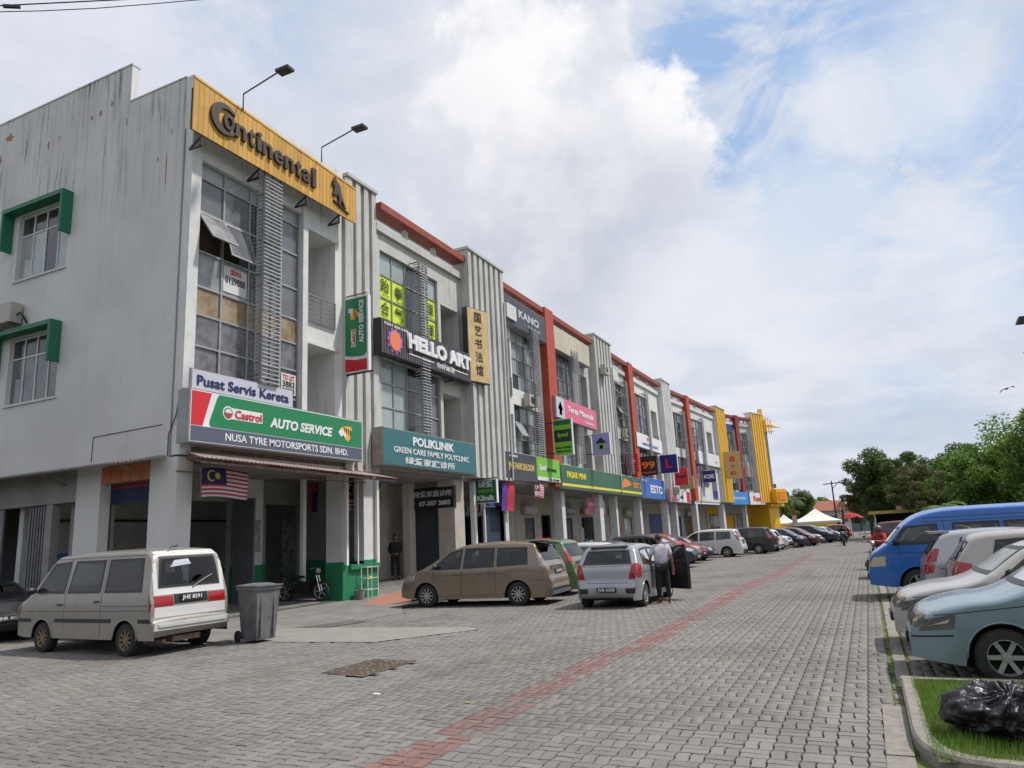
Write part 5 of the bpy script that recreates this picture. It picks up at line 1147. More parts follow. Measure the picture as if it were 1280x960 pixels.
def stretch(S, x0, x1, d):
    f = lambda x: x+d*min(max((x-x0)/(x1-x0), 0), 1)
    Q = dict(S); Q['L'] = S['L']+d; Q['wheels'] = tuple(f(x) for x in S['wheels']); Q['prof'] = [(f(x), z) for x, z in S['prof']]; Q['mirror'] = (f(S['mirror'][0]), S['mirror'][1])
    for k in ('side', 'tailside', 'headside', 'sideblack'): Q[k] = [[(f(x), z) for x, z in c] for c in S.get(k, [])]
    Q['lines'] = [(f(a), b, c) for a, b, c in S['lines']]; Q['hlines'] = [(f(a), f(b), c, d_) for a, b, c, d_ in S['hlines']]; Q['handles'] = [(f(a), b) for a, b in S['handles']]
    return Q
VAN = stretch(VAN, 1.2, 2.9, .36)
MPV = dict(L=4.59, W=1.80, H=1.70, belt=1.00, roofw=1.34, clear=.22, wheels=(.92, 3.65), wr=.315, tr=.14, er=.35, tf=.26, ef=.75, crown=.05,
    prof=[(.08, .28), (0, .45), (0, .62), (.06, .78), (.10, .98), (.20, 1.16), (.40, 1.50), (.44, 1.60), (.62, 1.66), (1.5, 1.70), (2.4, 1.67), (2.85, 1.56), (3.35, 1.30), (3.75, 1.08), (4.15, .94), (4.40, .80), (4.54, .62), (4.58, .48), (4.54, .25)],
    side=[[(.62, 1.08), (1.50, 1.04), (1.50, 1.52), (.66, 1.50)], [(1.60, 1.04), (2.50, 1.02), (2.46, 1.54), (1.60, 1.53)], [(2.60, 1.02), (3.50, 1.02), (2.92, 1.45), (2.57, 1.53)]],
    wind=(.74, 1.13, .62, 1.52), rear=(.66, 1.14, .60, 1.52), tail=[[(.66, .98), (.86, .96), (.84, 1.30), (.70, 1.30)]], tailside=[[(.10, 1.0), (.26, 1.0), (.40, 1.34), (.22, 1.30)]],
    head=[[(.48, .70), (.84, .74), (.80, .92), (.52, .84)]], headside=[[(4.0, .74), (4.38, .66), (4.34, .80), (3.98, .90)]], rearblack=[[(-.55, .92), (.55, .92), (.55, 1.0), (-.55, 1.0)], [(-.8, .30), (.8, .30), (.8, .42), (-.8, .42)]], frontblack=[[(-.6, .34), (.6, .34), (.55, .50), (-.55, .50)]], grille=[[(-.40, .66), (.40, .66), (.42, .78), (-.42, .78)]],
    lines=[(1.55, .36, 1.56), (2.55, .30, 1.56), (3.42, .55, 1.04)], hlines=[(1.55, 3.4, .30, .30), (1.3, 3.4, .86, .84), (.15, .55, .66, .66)], rlines=[(-.6, .6, .66, .66)], handles=[(1.75, .90), (2.75, .88)], mirror=(3.30, 1.06), mirm=carblack, rplate=(.84, .24), fplate=(.42, .26))
HATCH = dict(L=3.64, W=1.62, H=1.50, belt=.92, roofw=1.18, clear=.20, wheels=(.56, 3.01), wr=.285, tr=.15, er=.30, tf=.26, ef=.6, crown=.045,
    prof=[(.08, .24), (.0, .36), (-.02, .52), (.04, .66), (.06, .92), (.14, 1.06), (.34, 1.34), (.40, 1.42), (.60, 1.475), (1.3, 1.505), (1.95, 1.46), (2.30, 1.34), (2.85, .99), (3.25, .86), (3.50, .72), (3.62, .52), (3.64, .40), (3.58, .24)],
    side=[[(.60, 1.00), (1.30, .96), (1.30, 1.37), (.72, 1.34)], [(1.38, .96), (2.62, .96), (2.12, 1.33), (1.38, 1.37)]],
    wind=(.68, 1.03, .54, 1.36), rear=(.62, 1.02, .52, 1.34), tail=[[(.55, .68), (.74, .70), (.73, 1.04), (.62, 1.02)]], tailside=[[(.04, .70), (.26, .72), (.34, 1.0), (.16, 1.04)]],
    head=[[(.42, .60), (.74, .66), (.70, .80), (.48, .74)]], headside=[[(3.15, .66), (3.46, .60), (3.42, .72), (3.10, .82)]], rearblack=[[(.48, .36), (.68, .36), (.70, .48), (.46, .48)], [(-.68, .36), (-.48, .36), (-.46, .48), (-.70, .48)]], frontblack=[[(-.6, .28), (.6, .28), (.5, .42), (-.5, .42)]], grille=[[(-.35, .56), (.35, .56), (.38, .64), (-.38, .64)]],
    lines=[(1.34, .30, 1.40), (2.55, .28, .98)], hlines=[(.9, 2.7, .25, .25), (.3, 2.9, .82, .78)], rlines=[(-.52, .52, .60, .60), (-.60, .60, .985, .985)], handles=[(1.5, .84)], mirror=(2.52, 1.0), rplate=(.44, .24), fplate=(.38, .25))
SEDAN = dict(L=4.36, W=1.69, H=1.40, belt=.88, roofw=1.14, clear=.20, wheels=(.95, 3.50), wr=.29, tr=.14, er=.3, tf=.22, ef=.55, crown=.045,
    prof=[(.06, .28), (.0, .42), (.0, .60), (.05, .84), (.16, .96), (.85, 1.00), (1.05, 1.07), (1.45, 1.32), (1.62, 1.37), (2.25, 1.40), (2.70, 1.33), (3.30, .95), (3.8, .85), (4.10, .77), (4.24, .68), (4.33, .56), (4.36, .44), (4.30, .24)],
    side=[[(1.20, .95), (2.06, .93), (2.06, 1.30), (1.56, 1.28)], [(2.14, .93), (3.08, .93), (2.60, 1.27), (2.14, 1.30)]],
    wind=(.70, .98, .54, 1.31), rear=(.66, 1.06, .54, 1.30), tail=[[(.42, .70), (.76, .70), (.74, .86), (.42, .88)]], head=[[(.38, .56), (.74, .58), (.70, .71), (.42, .68)]], headside=[[(3.93, .58), (4.26, .54), (4.20, .66), (3.90, .73)]],
    rearblack=[[(-.7, .30), (.7, .30), (.7, .38), (-.7, .38)]], frontblack=[[(-.6, .28), (.6, .28), (.55, .40), (-.55, .40)]], grille=[[(-.34, .57), (.34, .57), (.36, .66), (-.36, .66)]], lines=[(2.10, .28, 1.34), (3.12, .28, .93), (1.25, .4, .95)], hlines=[(1.3, 3.15, .25, .25), (.2, 3.2, .80, .76), (3.1, 4.1, .88-.06, .71)], handles=[(1.5, .82), (2.3, .81)], mirror=(2.98, .95), rplate=(.55, .24), fplate=(.42, .25), hm=lamp_w)
SUV = dict(L=4.4, W=1.80, H=1.64, belt=1.04, roofw=1.32, clear=.28, wheels=(.85, 3.48), wr=.34, tr=.14, er=.3, tf=.24, ef=.65, crown=.05,
    prof=[(.08, .34), (.0, .48), (.0, .66), (.06, .86), (.12, 1.06), (.40, 1.46), (.46, 1.55), (.70, 1.61), (1.5, 1.64), (2.2, 1.60), (2.6, 1.48), (3.2, 1.12), (3.7, 1.0), (4.1, .90), (4.3, .74), (4.38, .56), (4.34, .32)],
    side=[[(.72, 1.12), (1.60, 1.09), (1.60, 1.47), (.90, 1.44)], [(1.68, 1.09), (2.95, 1.09), (2.45, 1.44), (1.68, 1.48)]],
    wind=(.74, 1.18, .60, 1.48), rear=(.66, 1.14, .56, 1.46), tail=[[(.52, .90), (.82, .90), (.80, 1.08), (.56, 1.06)]], tailside=[[(.06, .90), (.30, .94), (.30, 1.06), (.12, 1.08)]], head=[[(.42, .76), (.82, .80), (.78, .92), (.46, .86)]], headside=[[(3.95, .80), (4.24, .74), (4.2, .86), (3.9, .94)]],
    rearblack=[[(-.8, .36), (.8, .36), (.8, .52), (-.8, .52)]], frontblack=[[(-.7, .34), (.7, .34), (.6, .52), (-.6, .52)]], grille=[[(-.45, .68), (.45, .68), (.5, .82), (-.5, .82)]], lines=[(1.64, .4, 1.5), (2.95, .4, 1.1)], hlines=[(1.2, 3.1, .36, .36)], handles=[(1.25, .97), (1.85, .96)], mirror=(2.9, 1.12), mirm=carblack, rplate=(.70, .24), fplate=(.5, .25))
BIGVAN = dict(L=5.3, W=1.75, H=1.96, belt=1.20, roofw=1.46, clear=.28, wheels=(1.15, 4.35), wr=.33, tr=.06, er=.2, tf=.16, ef=.45, crown=.10,
    prof=[(.06, .34), (.0, .5), (.0, .9), (.03, 1.4), (.10, 1.75), (.30, 1.9), (.9, 1.96), (3.2, 1.96), (3.8, 1.93), (4.2, 1.84), (4.45, 1.70), (4.60, 1.57), (4.95, 1.19), (5.13, 1.07), (5.24, .95), (5.29, .72), (5.32, .58), (5.30, .30)],
    side=[[(.30, 1.25), (1.40, 1.25), (1.40, 1.60), (.30, 1.60)], [(1.5, 1.25), (2.6, 1.25), (2.6, 1.60), (1.5, 1.60)], [(2.7, 1.25), (3.55, 1.25), (3.55, 1.60), (2.7, 1.60)], [(3.85, 1.19), (4.78, 1.19), (4.48, 1.56), (3.85, 1.60)]],
    wind=(.70, 1.22, .62, 1.56), rear=(.66, 1.3, .6, 1.7), tail=[[(.68, .8), (.84, .8), (.84, 1.2), (.68, 1.2)]], head=[[(.42, .72), (.82, .74), (.80, .92), (.46, .92)]], headside=[[(4.96, .74), (5.25, .72), (5.18, .93), (4.94, .95)]],
    frontblack=[[(-.5, .42), (.5, .42), (.5, .54), (-.5, .54)]], grille=[[(-.4, .74), (.4, .74), (.42, .86), (-.42, .86)]], lines=[(3.72, .4, 1.64), (4.66, .9, 1.19), (2.65, .4, 1.64)], hlines=[(.1, 5.0, 1.04, 1.0), (.1, 4.4, 1.67, 1.65), (.2, 4.1, 1.76, 1.73)], handles=[(3.85, 1.08)], mirror=(4.70, 1.22), hm=mat('yellowed lamp', (.50, .42, .25), .2, coat=.5), fplate=(.5, .25))
silver = paint('silver car paint', (.34, .35, .37)); vanp = paint('beige silver van paint', (.30, .275, .245), dirt=.5, rough=.42); brownp = paint('bronze car paint', (.225, .175, .125)); greenp = paint('pale green car paint', (.13, .20, .09)); whitep = paint('white car paint', (.62, .62, .61), 0.0); blackp = paint('black car paint', (.018, .018, .022), .2); darkgrey = paint('dark grey car paint', (.05, .055, .07)); redp = paint('red car paint', (.36, .02, .025), .1); navyp = paint('navy car paint', (.015, .022, .06), .2); maroon = paint('maroon car paint', (.10, .010, .014), .1)
bluep = paint('blue van paint', (.008, .115, .42), .1, rough=.35); tealp = paint('faded teal car paint', (.19, .265, .30), .35, rough=.4, dirt=.5); faded = paint('faded silver car paint', (.40, .385, .36), .25, rough=.4, dirt=.7); taupe = paint('dusty taupe car paint', (.36, .33, .31), .2, rough=.5, dirt=.6)
def van_extra(t, bv, add, S, X0):
    b = MB(); 
    add(MB().tube([(.09, -.05, 1.18), (.10, -.25, 1.28), (.12, -.48, 1.38)], .012, 5), 'rear_wiper', carblack)
    add(MB().box(-.03, .12, -.80, .80, .46, .60).box(-.05, -.03, -.72, .72, .515, .565), 'rear_bumper', mat('white van bumper', (.50, .50, .49), .5, var=.3, scale=3, obj=True))
    p = patch(bv, 'rear', [(-.76, .68), (.76, .68), (.76, .86), (-.76, .86)], 12, 3, .004); add(p, 'tailgate_panel', whitep)
    for ya, yb, za, zb in ((-.76, .76, 1.07, 1.18), (-.76, -.67, 1.18, 1.78), (.67, .76, 1.18, 1.78), (-.66, .66, 1.77, 1.86)):
        add(patch(bv, 'rear', [(ya, za), (yb, za), (yb, zb), (ya, zb)], 8, 4, .004), 'tailgate_panel', whitep)
    add(patch(bv, 'rear', [(.36, 1.45), (.52, 1.45), (.50, 1.62), (.34, 1.62)], 4, 3, .012), 'sticker', carblack)
    add(patch(bv, 'rear', [(-.05, 1.60), (.40, 1.56), (.30, 1.68), (.0, 1.70)], 6, 2, .012), 'sticker', s_lav)
    add(MB().tube([(.28, .35, 1.90), (.30, .30, 1.935), (.36, .12, 1.95)], .014, 5), 'hose', carblack)
    add(MB().box(.15, .55, -.3, .3, .22, .32).tube([(.1, .5, .26), (.6, .5, .26)], .035, 8), 'exhaust', rust_m)
car('old beige silver van with white tailgate and rusty wheels parked by the corner pillar', VAN, 'van', -12.42, 10.28, radians(176), vanp, rim=rim_r, spokes=9, plate='JHE 8591', extra=van_extra, name='parked_van', cat='van')
def mpv_extra(t, bv, add, S, X0):
    b = MB(); n = 8
    for i in range(n+1):
        y = -.62+1.24*i/n; e = 1-abs(i/n-.5)**2*.5
        b.v += [(.64, y, 1.665), (.16+.08*(1-e), y*1.02, 1.585), (.17+.08*(1-e), y*1.02, 1.56), (.50, y, 1.60)]
    for i in range(n):
        for j in range(4): a = 4*i+j; c = 4*i+(j+1) % 4; b.f.append((a, c, c+4, a+4)); b.m.append(0)
    add(b, 'roof_spoiler', brownp, True)
    add(patch(bv, 'rear', [(-.5, .90), (.5, .90), (.48, .97), (-.48, .97)], 8, 2, .012), 'chrome_strip', chrome)
    add(patch(bv, 'rear', [(-.78, .44), (.78, .44), (.8, .54), (-.8, .54)], 10, 2, .012), 'chrome_strip', mat('pale bronze paint', (.40, .34, .27), .35, metal=.3))
    add(MB().box(-.03, .16, -.78, .78, .27, .36), 'bumper_lip', mat('slate bumper lip', (.09, .11, .13), .5))
car('bronze people carrier with dark rear wheels parked nose towards the clinic pillar', mk(MPV, hm=lamp_w, tm=mat('clear tail lamp', (.30, .27, .25), .15, metal=.4, coat=.6, var=.7, var2=(.12, .05, .04), scale=9, obj=True)), 'mpv', -8.62, 18.88, radians(184), brownp, rim=rim_s, spokes=10, plate='JPQ 4491', extra=mpv_extra)
def axia_extra(t, bv, add, S, X0):
    add(patch(bv, 'rear', circ(0, .90, .04)[:4], 2, 2, .012), 'badge', chrome)
    b = MB().box(.32, .60, -.48, .48, 1.435, 1.46); add(b, 'roof_spoiler', silver)
    b = MB(); b.box(.30, .42, -.2, .2, .18, .25); add(b, 'exhaust', under_m)
    # open front door on the right side, hinged at its front edge
    y0 = -.79; hx_ = 2.62; L_ = .92; ang = radians(52)
    def P(d, z, o=0.0):                                # d = distance back from the hinge
        return (hx_-d*cos(ang)+o*sin(ang)*-1, y0-d*sin(ang)-o*cos(ang)*-1, z)
    outer = [(0, .28), (L_, .28), (L_+.02, .90), (L_-.02, .96), (0.05, .96)]
    db = MB().prism(outer, lambda a, c, d: P(a, c, d), -.05, .03); add(db, 'open_door', silver)
    db = MB().prism([(.06, .34), (L_-.05, .34), (L_-.05, .88), (.06, .88)], lambda a, c, d: P(a, c, d), .031, .06); add(db, 'door_lining', carblack)
    fr = MB().bar(P(.05, .96), P(.50, 1.34), .04).bar(P(.50, 1.34), P(L_-.08, 1.37), .04).bar(P(L_-.02, .96), P(L_-.08, 1.37), .05); add(fr, 'door_frame', carblack)
    gl_ = MB().quad(P(.08, .96), P(L_-.03, .96), P(L_-.08, 1.36), P(.50, 1.33)); add(gl_, 'side_window', cglass)
    add(patch(bv, 'side', [(1.42, .34), (2.56, .34), (2.60, .90), (1.42, .92)], 10, 6, .012, -1), 'dark_opening_patch', under_m)  # black patch on the closed body stands in for the shaded cabin
    add(MB().box(1.55, 2.1, -.70, -.30, .45, .62).box(1.50, 1.66, -.70, -.30, .55, 1.2), 'seat', carblack)
car('silver hatchback with its driver door open in the middle of the street', HATCH, 'hatch', -5.78, 17.62, radians(90), silver, rim=rim_s, spokes=8, plate='JVB 4358', extra=axia_extra)
car('pale green people carrier with black windows behind the bronze one', mk(MPV, wr=.30), 'mpv', -8.9, 21.6, radians(182), greenp, rim=rim_s, spokes=7, plate='JQT 771')
car('white hatchback showing only its roof between green carrier and silver hatchback', HATCH, 'hatch', -8.2, 24.4, radians(181), whitep, near=False)
car('black hatchback just beyond the silver one with the open door', HATCH, 'hatch', -8.5, 26.8, radians(181), blackp, near=False)
car('dark grey hatchback parked nose to the street past the open door', mk(SUV, H=1.55), 'suv', -10.85, 35.4, radians(-2), darkgrey, rim=rim_d, spokes=6)
car('bright red crossover between dark grey and silver noses', SUV, 'suv', -11.4, 39.6, radians(-2), redp, rim=rim_d)
car('black saloon with silver bonnet edge beside the red crossover', SEDAN, 'sedan', -11.3, 42.6, radians(-2), darkgrey)
car('white people carrier with dark windows tail towards the street', MPV, 'mpv', -7.75, 46.6, radians(178), whitep, near=False)
car('black people carrier behind the white one, tail lamp towards the street', MPV, 'mpv', -6.35, 50.2, radians(175), blackp, near=False)
car('small white hatchback tail squeezed beside the black people carrier', HATCH, 'hatch', -5.9, 53.0, radians(174), whitep, near=False)
car('white crossover in the middle of the far parking row', SUV, 'suv', -8.6, 57.0, radians(-8), whitep, near=False, rim=rim_d)
car('dark blue hatchback next to the white crossover', HATCH, 'hatch', -7.3, 60.4, radians(-10), navyp, near=False)
car('maroon hatchback between dark blue hatchback and long white saloon', HATCH, 'hatch', -6.6, 63.4, radians(-12), maroon, near=False)
car('long white saloon in front of the white tent', SEDAN, 'sedan', -6.9, 66.8, radians(-14), whitep, near=False)
car('navy crossover parked near the end of the row', SUV, 'suv', -5.9, 70.5, radians(-15), navyp, near=False)
car('last white saloon at the end of the left parking row', SEDAN, 'sedan', -5.2, 74.5, radians(-16), whitep, near=False)
car('small red car crossing at the far end of the street', HATCH, 'hatch', -2.2, 84, radians(175), redp, near=False)
car('very dark car half cut off at the left edge in front of the shutters', SEDAN, 'sedan', -19.0, 10.9, radians(168), blackp, rim=rim_d)
# right side row, nearest first
def teal_extra(t, bv, add, S, X0):
    add(patch(bv, 'side', [(3.95, .50), (4.34, .47), (4.34, .485), (3.95, .515)], 8, 1, .006, 1), 'bumper_groove', gap_m); add(patch(bv, 'side', [(3.95, .50), (4.34, .47), (4.34, .485), (3.95, .515)], 8, 1, .006, -1), 'bumper_groove', gap_m)
car('faded teal saloon nose parked over the kerb beside the rubbish bag', mk(SEDAN, hm=lamp_dk, wheels=(.95, 3.50)), 'sedan', 3.66, 10.12, radians(180), tealp, rim=rim_s, spokes=6, plate='WFH 203', extra=teal_extra)
car('dusty pale silver saloon with cloudy bonnet beside the teal one', mk(SEDAN, hm=lamp_dk, H=1.44), 'sedan', 3.55, 12.2, radians(181), faded, rim=rim_s, spokes=5, plate='JKR 871', glass=mat('dusty windscreen', (.13, .16, .16), .2, spec=.8, var=.6, var2=(.2, .22, .21), scale=2, obj=True))
car('dusty taupe hatchback tail with red lamps between silver saloon and silver hatchback', mk(HATCH, H=1.50), 'hatch', 1.62, 14.35, radians(-1), taupe, rim=rim_s, plate='JLM 99')
def myvi_extra(t, bv, add, S, X0): add(MB().box(.22, .56, -.50, .50, 1.435, 1.475), 'roof_spoiler', silver)
car('silver hatchback with tall red tail lamps and roof spoiler in front of the blue van', mk(HATCH, tail=[[(.58, .72), (.76, .72), (.73, 1.16), (.64, 1.14)]], tailside=[[(.06, .74), (.18, .74), (.34, 1.16), (.20, 1.18)]]), 'hatch', 1.35, 16.55, radians(0), silver, rim=rim_s, plate='JMT 4120', extra=myvi_extra)
car('tall blue high roof van towering over the parked cars', BIGVAN, 'bigvan', 4.05, 19.35, radians(180), bluep, rim=rim_s, spokes=5, name='parked_van', cat='van', plate='JJT 2013')
car('dark saloon hidden between blue van and red pickup', SEDAN, 'sedan', 3.2, 25.6, radians(180), blackp, near=False)
car('silver hatchback tail far behind the blue van', HATCH, 'hatch', 1.5, 31.0, radians(2), silver, near=False)
car('dark red pickup tail behind the man in red', mk(SUV, H=1.5), 'suv', .95, 46.5, radians(-4), maroon, near=False)
car('pale saloon parked beyond the red pickup', SEDAN, 'sedan', 2.2, 50.5, radians(0), whitep, near=False)
car('grey saloon at the far right end beneath the dark trees', SEDAN, 'sedan', 3.0, 56.0, radians(0), taupe, near=False)
# ================= PEOPLE, BIKES, SMALL THINGS =================
skin_m = mat('brown skin', (.22, .12, .075), .5); hair_m = mat('black hair', (.012, .011, .010), .6); shirt_w = mat('white patterned shirt', (.60, .58, .63), .8, var=.8, var2=(.36, .30, .42), scale=14, obj=True)
cl_black = mat('black cloth', (.014, .014, .017), .85, var=.3, scale=6); cl_red = mat('red cloth', (.40, .02, .02), .8, var=.4, scale=6); sandal_m = mat('tan sandal', (.50, .28, .12), .7); helmet_m = mat('dark helmet', (.05, .055, .06), .2, coat=.6)
def skinned(name, V, E_, Rr, m, parent, sub=1, root=0):
    me = bpy.data.meshes.new(name); me.from_pydata(V, E_, []); me.materials.append(m); o = link(name, me, parent)
    sk = o.modifiers.new('skin', 'SKIN'); 
    for i, r in enumerate(Rr):
        d = me.skin_vertices[0].data[i] if me.skin_vertices else None
    if not me.skin_vertices:
        import bmesh
        bm = bmesh.new(); bm.from_mesh(me); bm.verts.layers.skin.verify(); bm.to_mesh(me); bm.free()
    for i, r in enumerate(Rr):
        d = me.skin_vertices[0].data[i]; d.radius = r if isinstance(r, tuple) else (r, r); d.use_root = (i == root)
    sk.use_smooth_shade = True
    ss = o.modifiers.new('sub', 'SUBSURF'); ss.levels = sub; ss.render_levels = sub
    return o
def person(label, x, y, z, rz, J, Hh=1.70, top=shirt_w, legs=cl_black, hat=None, shoe=cl_black, short=True, group=None):
    """J: joints in metres, x to the person's left, -y the way they face, z up (body scaled to 1.70)"""
    t = thing('person', label, 'person', (x, y, z), rz, group); k = Hh/1.70
    def S(p): return (p[0]*k, p[1]*k, p[2]*k)
    hd = J['head']; nk = J['neck']; ch = J['chest']; pv = J['pelvis']
    V = [pv, J['belly'], ch, nk, (nk[0]*.5+hd[0]*.5, nk[1]*.5+hd[1]*.5, nk[2]+.06), (hd[0], hd[1], hd[2]-.04), (hd[0], hd[1], hd[2]+.07)]
    R_ = [(.145, .10), (.135, .095), (.16, .10), .055, .055, .078, .07]; E_ = [(0, 1), (1, 2), (2, 3), (3, 4), (4, 5), (5, 6)]
    for s in ('L', 'R'):
        b = len(V); V += [J['sh'+s], J['el'+s], J['wr'+s], J['ha'+s]]; R_ += [.052, .038, .027, .030]; E_ += [(2, b), (b, b+1), (b+1, b+2), (b+2, b+3)]
        w_ = Vector(J['wr'+s]); h_ = Vector(J['ha'+s]); d = (h_-w_).normalized(); sd = d.cross(Vector((0, 1, 0))).normalized() if abs(d.y) < .9 else Vector((1, 0, 0))
        for f in range(4): b2 = len(V); q = h_+sd*(.022*(f-1.5)); V += [tuple(q+d*.045), tuple(q+d*(.08-.008*abs(f-1.5))+Vector((0, -.012, 0)))]; R_ += [.008, .007]; E_ += [(b+3, b2), (b2, b2+1)]
        b2 = len(V); q = w_+(h_-w_)*.6; V += [tuple(q+sd*.04*(1 if s == 'L' else -1)+Vector((0, -.015, 0)))]; R_ += [.009]; E_ += [(b+2, b2)]
        b = len(V); V += [J['hi'+s], J['kn'+s], J['an'+s], J['to'+s]]; R_ += [.085, .058, .038, .036]; E_ += [(0, b), (b, b+1), (b+1, b+2), (b+2, b+3)]
    skinned('body', [S(v) for v in V], E_, [tuple(q*k for q in r) if isinstance(r, tuple) else r*k for r in R_], skin_m, t)
    # clothes
    P = [pv, J['belly'], ch, (nk[0], nk[1], nk[2]-.02)]; R_ = [(.185, .145), (.18, .145), (.205, .155), .10]; E_ = [(0, 1), (1, 2), (2, 3)]
    P[0] = (pv[0], pv[1], pv[2]-.04)
    for s in ('L', 'R'):
        b = len(P); sh, el, wr = [Vector(J[q+s]) for q in ('sh', 'el', 'wr')]; P += [tuple(sh), tuple(sh+(el-sh)*.8)]; R_ += [.085, .070]; E_ += [(2, b), (b, b+1)]
        if not short: P += [tuple(el), tuple(wr)]; R_ += [.052, .040]; E_ += [(b+1, b+2), (b+2, b+3)]
    skinned('shirt', [S(v) for v in P], E_, [tuple(q*k for q in r) if isinstance(r, tuple) else r*k for r in R_], top, t)
    P = [(pv[0], pv[1], pv[2]-.03)]; R_ = [(.155, .115)]; E_ = []
    for s in ('L', 'R'):
        b = len(P); hi, kn, an = [Vector(J[q+s]) for q in ('hi', 'kn', 'an')]; P += [tuple(hi), tuple(kn), tuple(an+Vector((0, 0, .03)))]; R_ += [.098, .075, .058]; E_ += [(0, b), (b, b+1), (b+1, b+2)]
    skinned('trousers', [S(v) for v in P], E_, [tuple(q*k for q in r) if isinstance(r, tuple) else r*k for r in R_], legs, t)
    for s in ('L', 'R'):
        an, to = Vector(J['an'+s]), Vector(J['to'+s]); d = (to-an); d.z = 0; d.normalize(); sd = Vector((-d.y, d.x, 0)); b = MB()
        def fp(u, v, z): q = an+d*u+sd*v; return S((q.x, q.y, z))
        zb = min(an.z, to.z)-.075
        b.grid(lambda u, v: fp(-.08+.27*u, (.048-.012*abs(u-.6))*(2*v-1)*(1-.5*max(0, u-.8)*5*.4), zb+.02+.055*(1-u*.6)*sin(pi*v)**.5), 6, 5); b.box(0, 0, 0, 0, 0, 0)
        b.build('shoe', shoe, t)
        sb_ = MB(); P4 = [fp(-.09, -.045, zb), fp(.19, -.045, zb), fp(.19, .045, zb), fp(-.09, .045, zb)]; Q4 = [(p[0], p[1], p[2]+.03) for p in P4]
        sb_.quad(*reversed(P4)).quad(*Q4)
        for i in range(4): sb_.quad(P4[i], P4[(i+1) % 4], Q4[(i+1) % 4], Q4[i])
        sb_.build('sole', shoe, t)
    hc = Vector(S((hd[0], hd[1], hd[2]+.03)))
    def dome(nm, m, rx, ry, rzz, f0, dy=0, dz=0, n=14):
        b = MB(); b.grid(lambda u, v: (hc.x+rx*sin(u*f0)*cos(v*2*pi), hc.y+dy+ry*sin(u*f0)*sin(v*2*pi), hc.z+dz+rzz*cos(u*f0)), 7, n); o = b.build(nm, m, t, smooth=True); o.modifiers.new('s', 'SOLIDIFY').thickness = .008
    if hat == 'helmet': dome('helmet', helmet_m, .135, .15, .145, 2.0, .01, -.0)
    else: dome('hair', hair_m, .088, .102, .098, 1.75, .014, .012)
    f_ = MB(); fy = hc.y-.088*k                      # face: eyes, nose, mouth, ears
    for s in (-1, 1): f_.lathe([(.001, -.004), (.011, -.002), (.012, .004)], (hc.x+s*.030, fy+.004, hc.z-.015), 'y', 8, 0); f_.lathe([(.001, 0), (.006, .001)], (hc.x+s*.030, fy-.003, hc.z-.015), 'y', 6, 1)
    f_.box(hc.x-.024, hc.x+.024, fy+.004, fy+.012, hc.z-.083, hc.z-.073, 2)
    f_.build('face', [white_paint, hair_m, mat('lips', (.22, .08, .06), .5)], t)
    MB().tube([(hc.x, fy+.01, hc.z-.012), (hc.x, fy-.012, hc.z-.048), (hc.x, fy+.008, hc.z-.056)], [.007, .012, .008], 6).build('nose', skin_m, t)
    for s in (-1, 1): MB().tube([(hc.x+s*.078, hc.y+.005, hc.z-.045), (hc.x+s*.090, hc.y+.01, hc.z-.015), (hc.x+s*.080, hc.y+.012, hc.z+.008)], [.006, .012, .008], 6).build('ear', skin_m, t)
    return t
STAND = dict(head=(0, -.01, 1.55), neck=(0, .0, 1.42), chest=(0, .0, 1.25), belly=(0, 0, 1.06), pelvis=(0, 0, .93), shL=(.18, 0, 1.36), shR=(-.18, 0, 1.36), elL=(.24, .03, 1.08), elR=(-.24, .03, 1.08), wrL=(.10, -.17, .98), wrR=(-.10, -.17, .98), haL=(.03, -.20, .96), haR=(-.03, -.21, .99),
    hiL=(.09, 0, .88), hiR=(-.09, 0, .88), knL=(.11, -.01, .48), knR=(-.11, -.01, .48), anL=(.12, .02, .09), anR=(-.12, .02, .09), toL=(.14, -.12, .07), toR=(-.14, -.12, .07))
MB().box(.3, 4.9, 1.65, 3.05, .05, .40).build('plinth', concrete_l, h2)
person('person in black clothes and dark helmet standing by the clinic wall with hands together', -17.15, 24.85, .40, radians(40), STAND, 1.74, cl_black, cl_black, 'helmet', short=False)
BACK = dict(STAND, elL=(.27, .04, 1.10), elR=(-.25, .02, 1.08), wrL=(.30, -.12, .92), wrR=(-.28, -.08, .84), haL=(.31, -.18, .90), haR=(-.28, -.11, .76), head=(.02, -.06, 1.54), neck=(0, -.02, 1.41))
p2 = person('person in white patterned shirt and black trousers standing at the open car door', -4.74, 18.35, .016, radians(180+18), BACK, 1.68, shirt_w, cl_black, None, sandal_m)
MB().box(-.31, -.25, -.17, -.10, .66, .84).build('pink_bag', mat('pink bag', (.55, .04, .16), .5), p2)
SIT = dict(STAND, head=(0, -.08, 1.36), neck=(0, -.04, 1.24), chest=(0, -.02, 1.08), belly=(0, .03, .90), pelvis=(0, .06, .76), shL=(.18, -.02, 1.18), shR=(-.18, -.02, 1.18), elL=(.27, -.18, .98), elR=(-.27, -.18, .98), wrL=(.28, -.42, .98), wrR=(-.28, -.42, .98), haL=(.28, -.50, .97), haR=(-.28, -.50, .97),
    hiL=(.10, .04, .74), hiR=(-.10, .04, .74), knL=(.20, -.36, .66), knR=(-.20, -.36, .66), anL=(.19, -.26, .27), anR=(-.19, -.26, .27), toL=(.19, -.40, .24), toR=(-.19, -.40, .24))
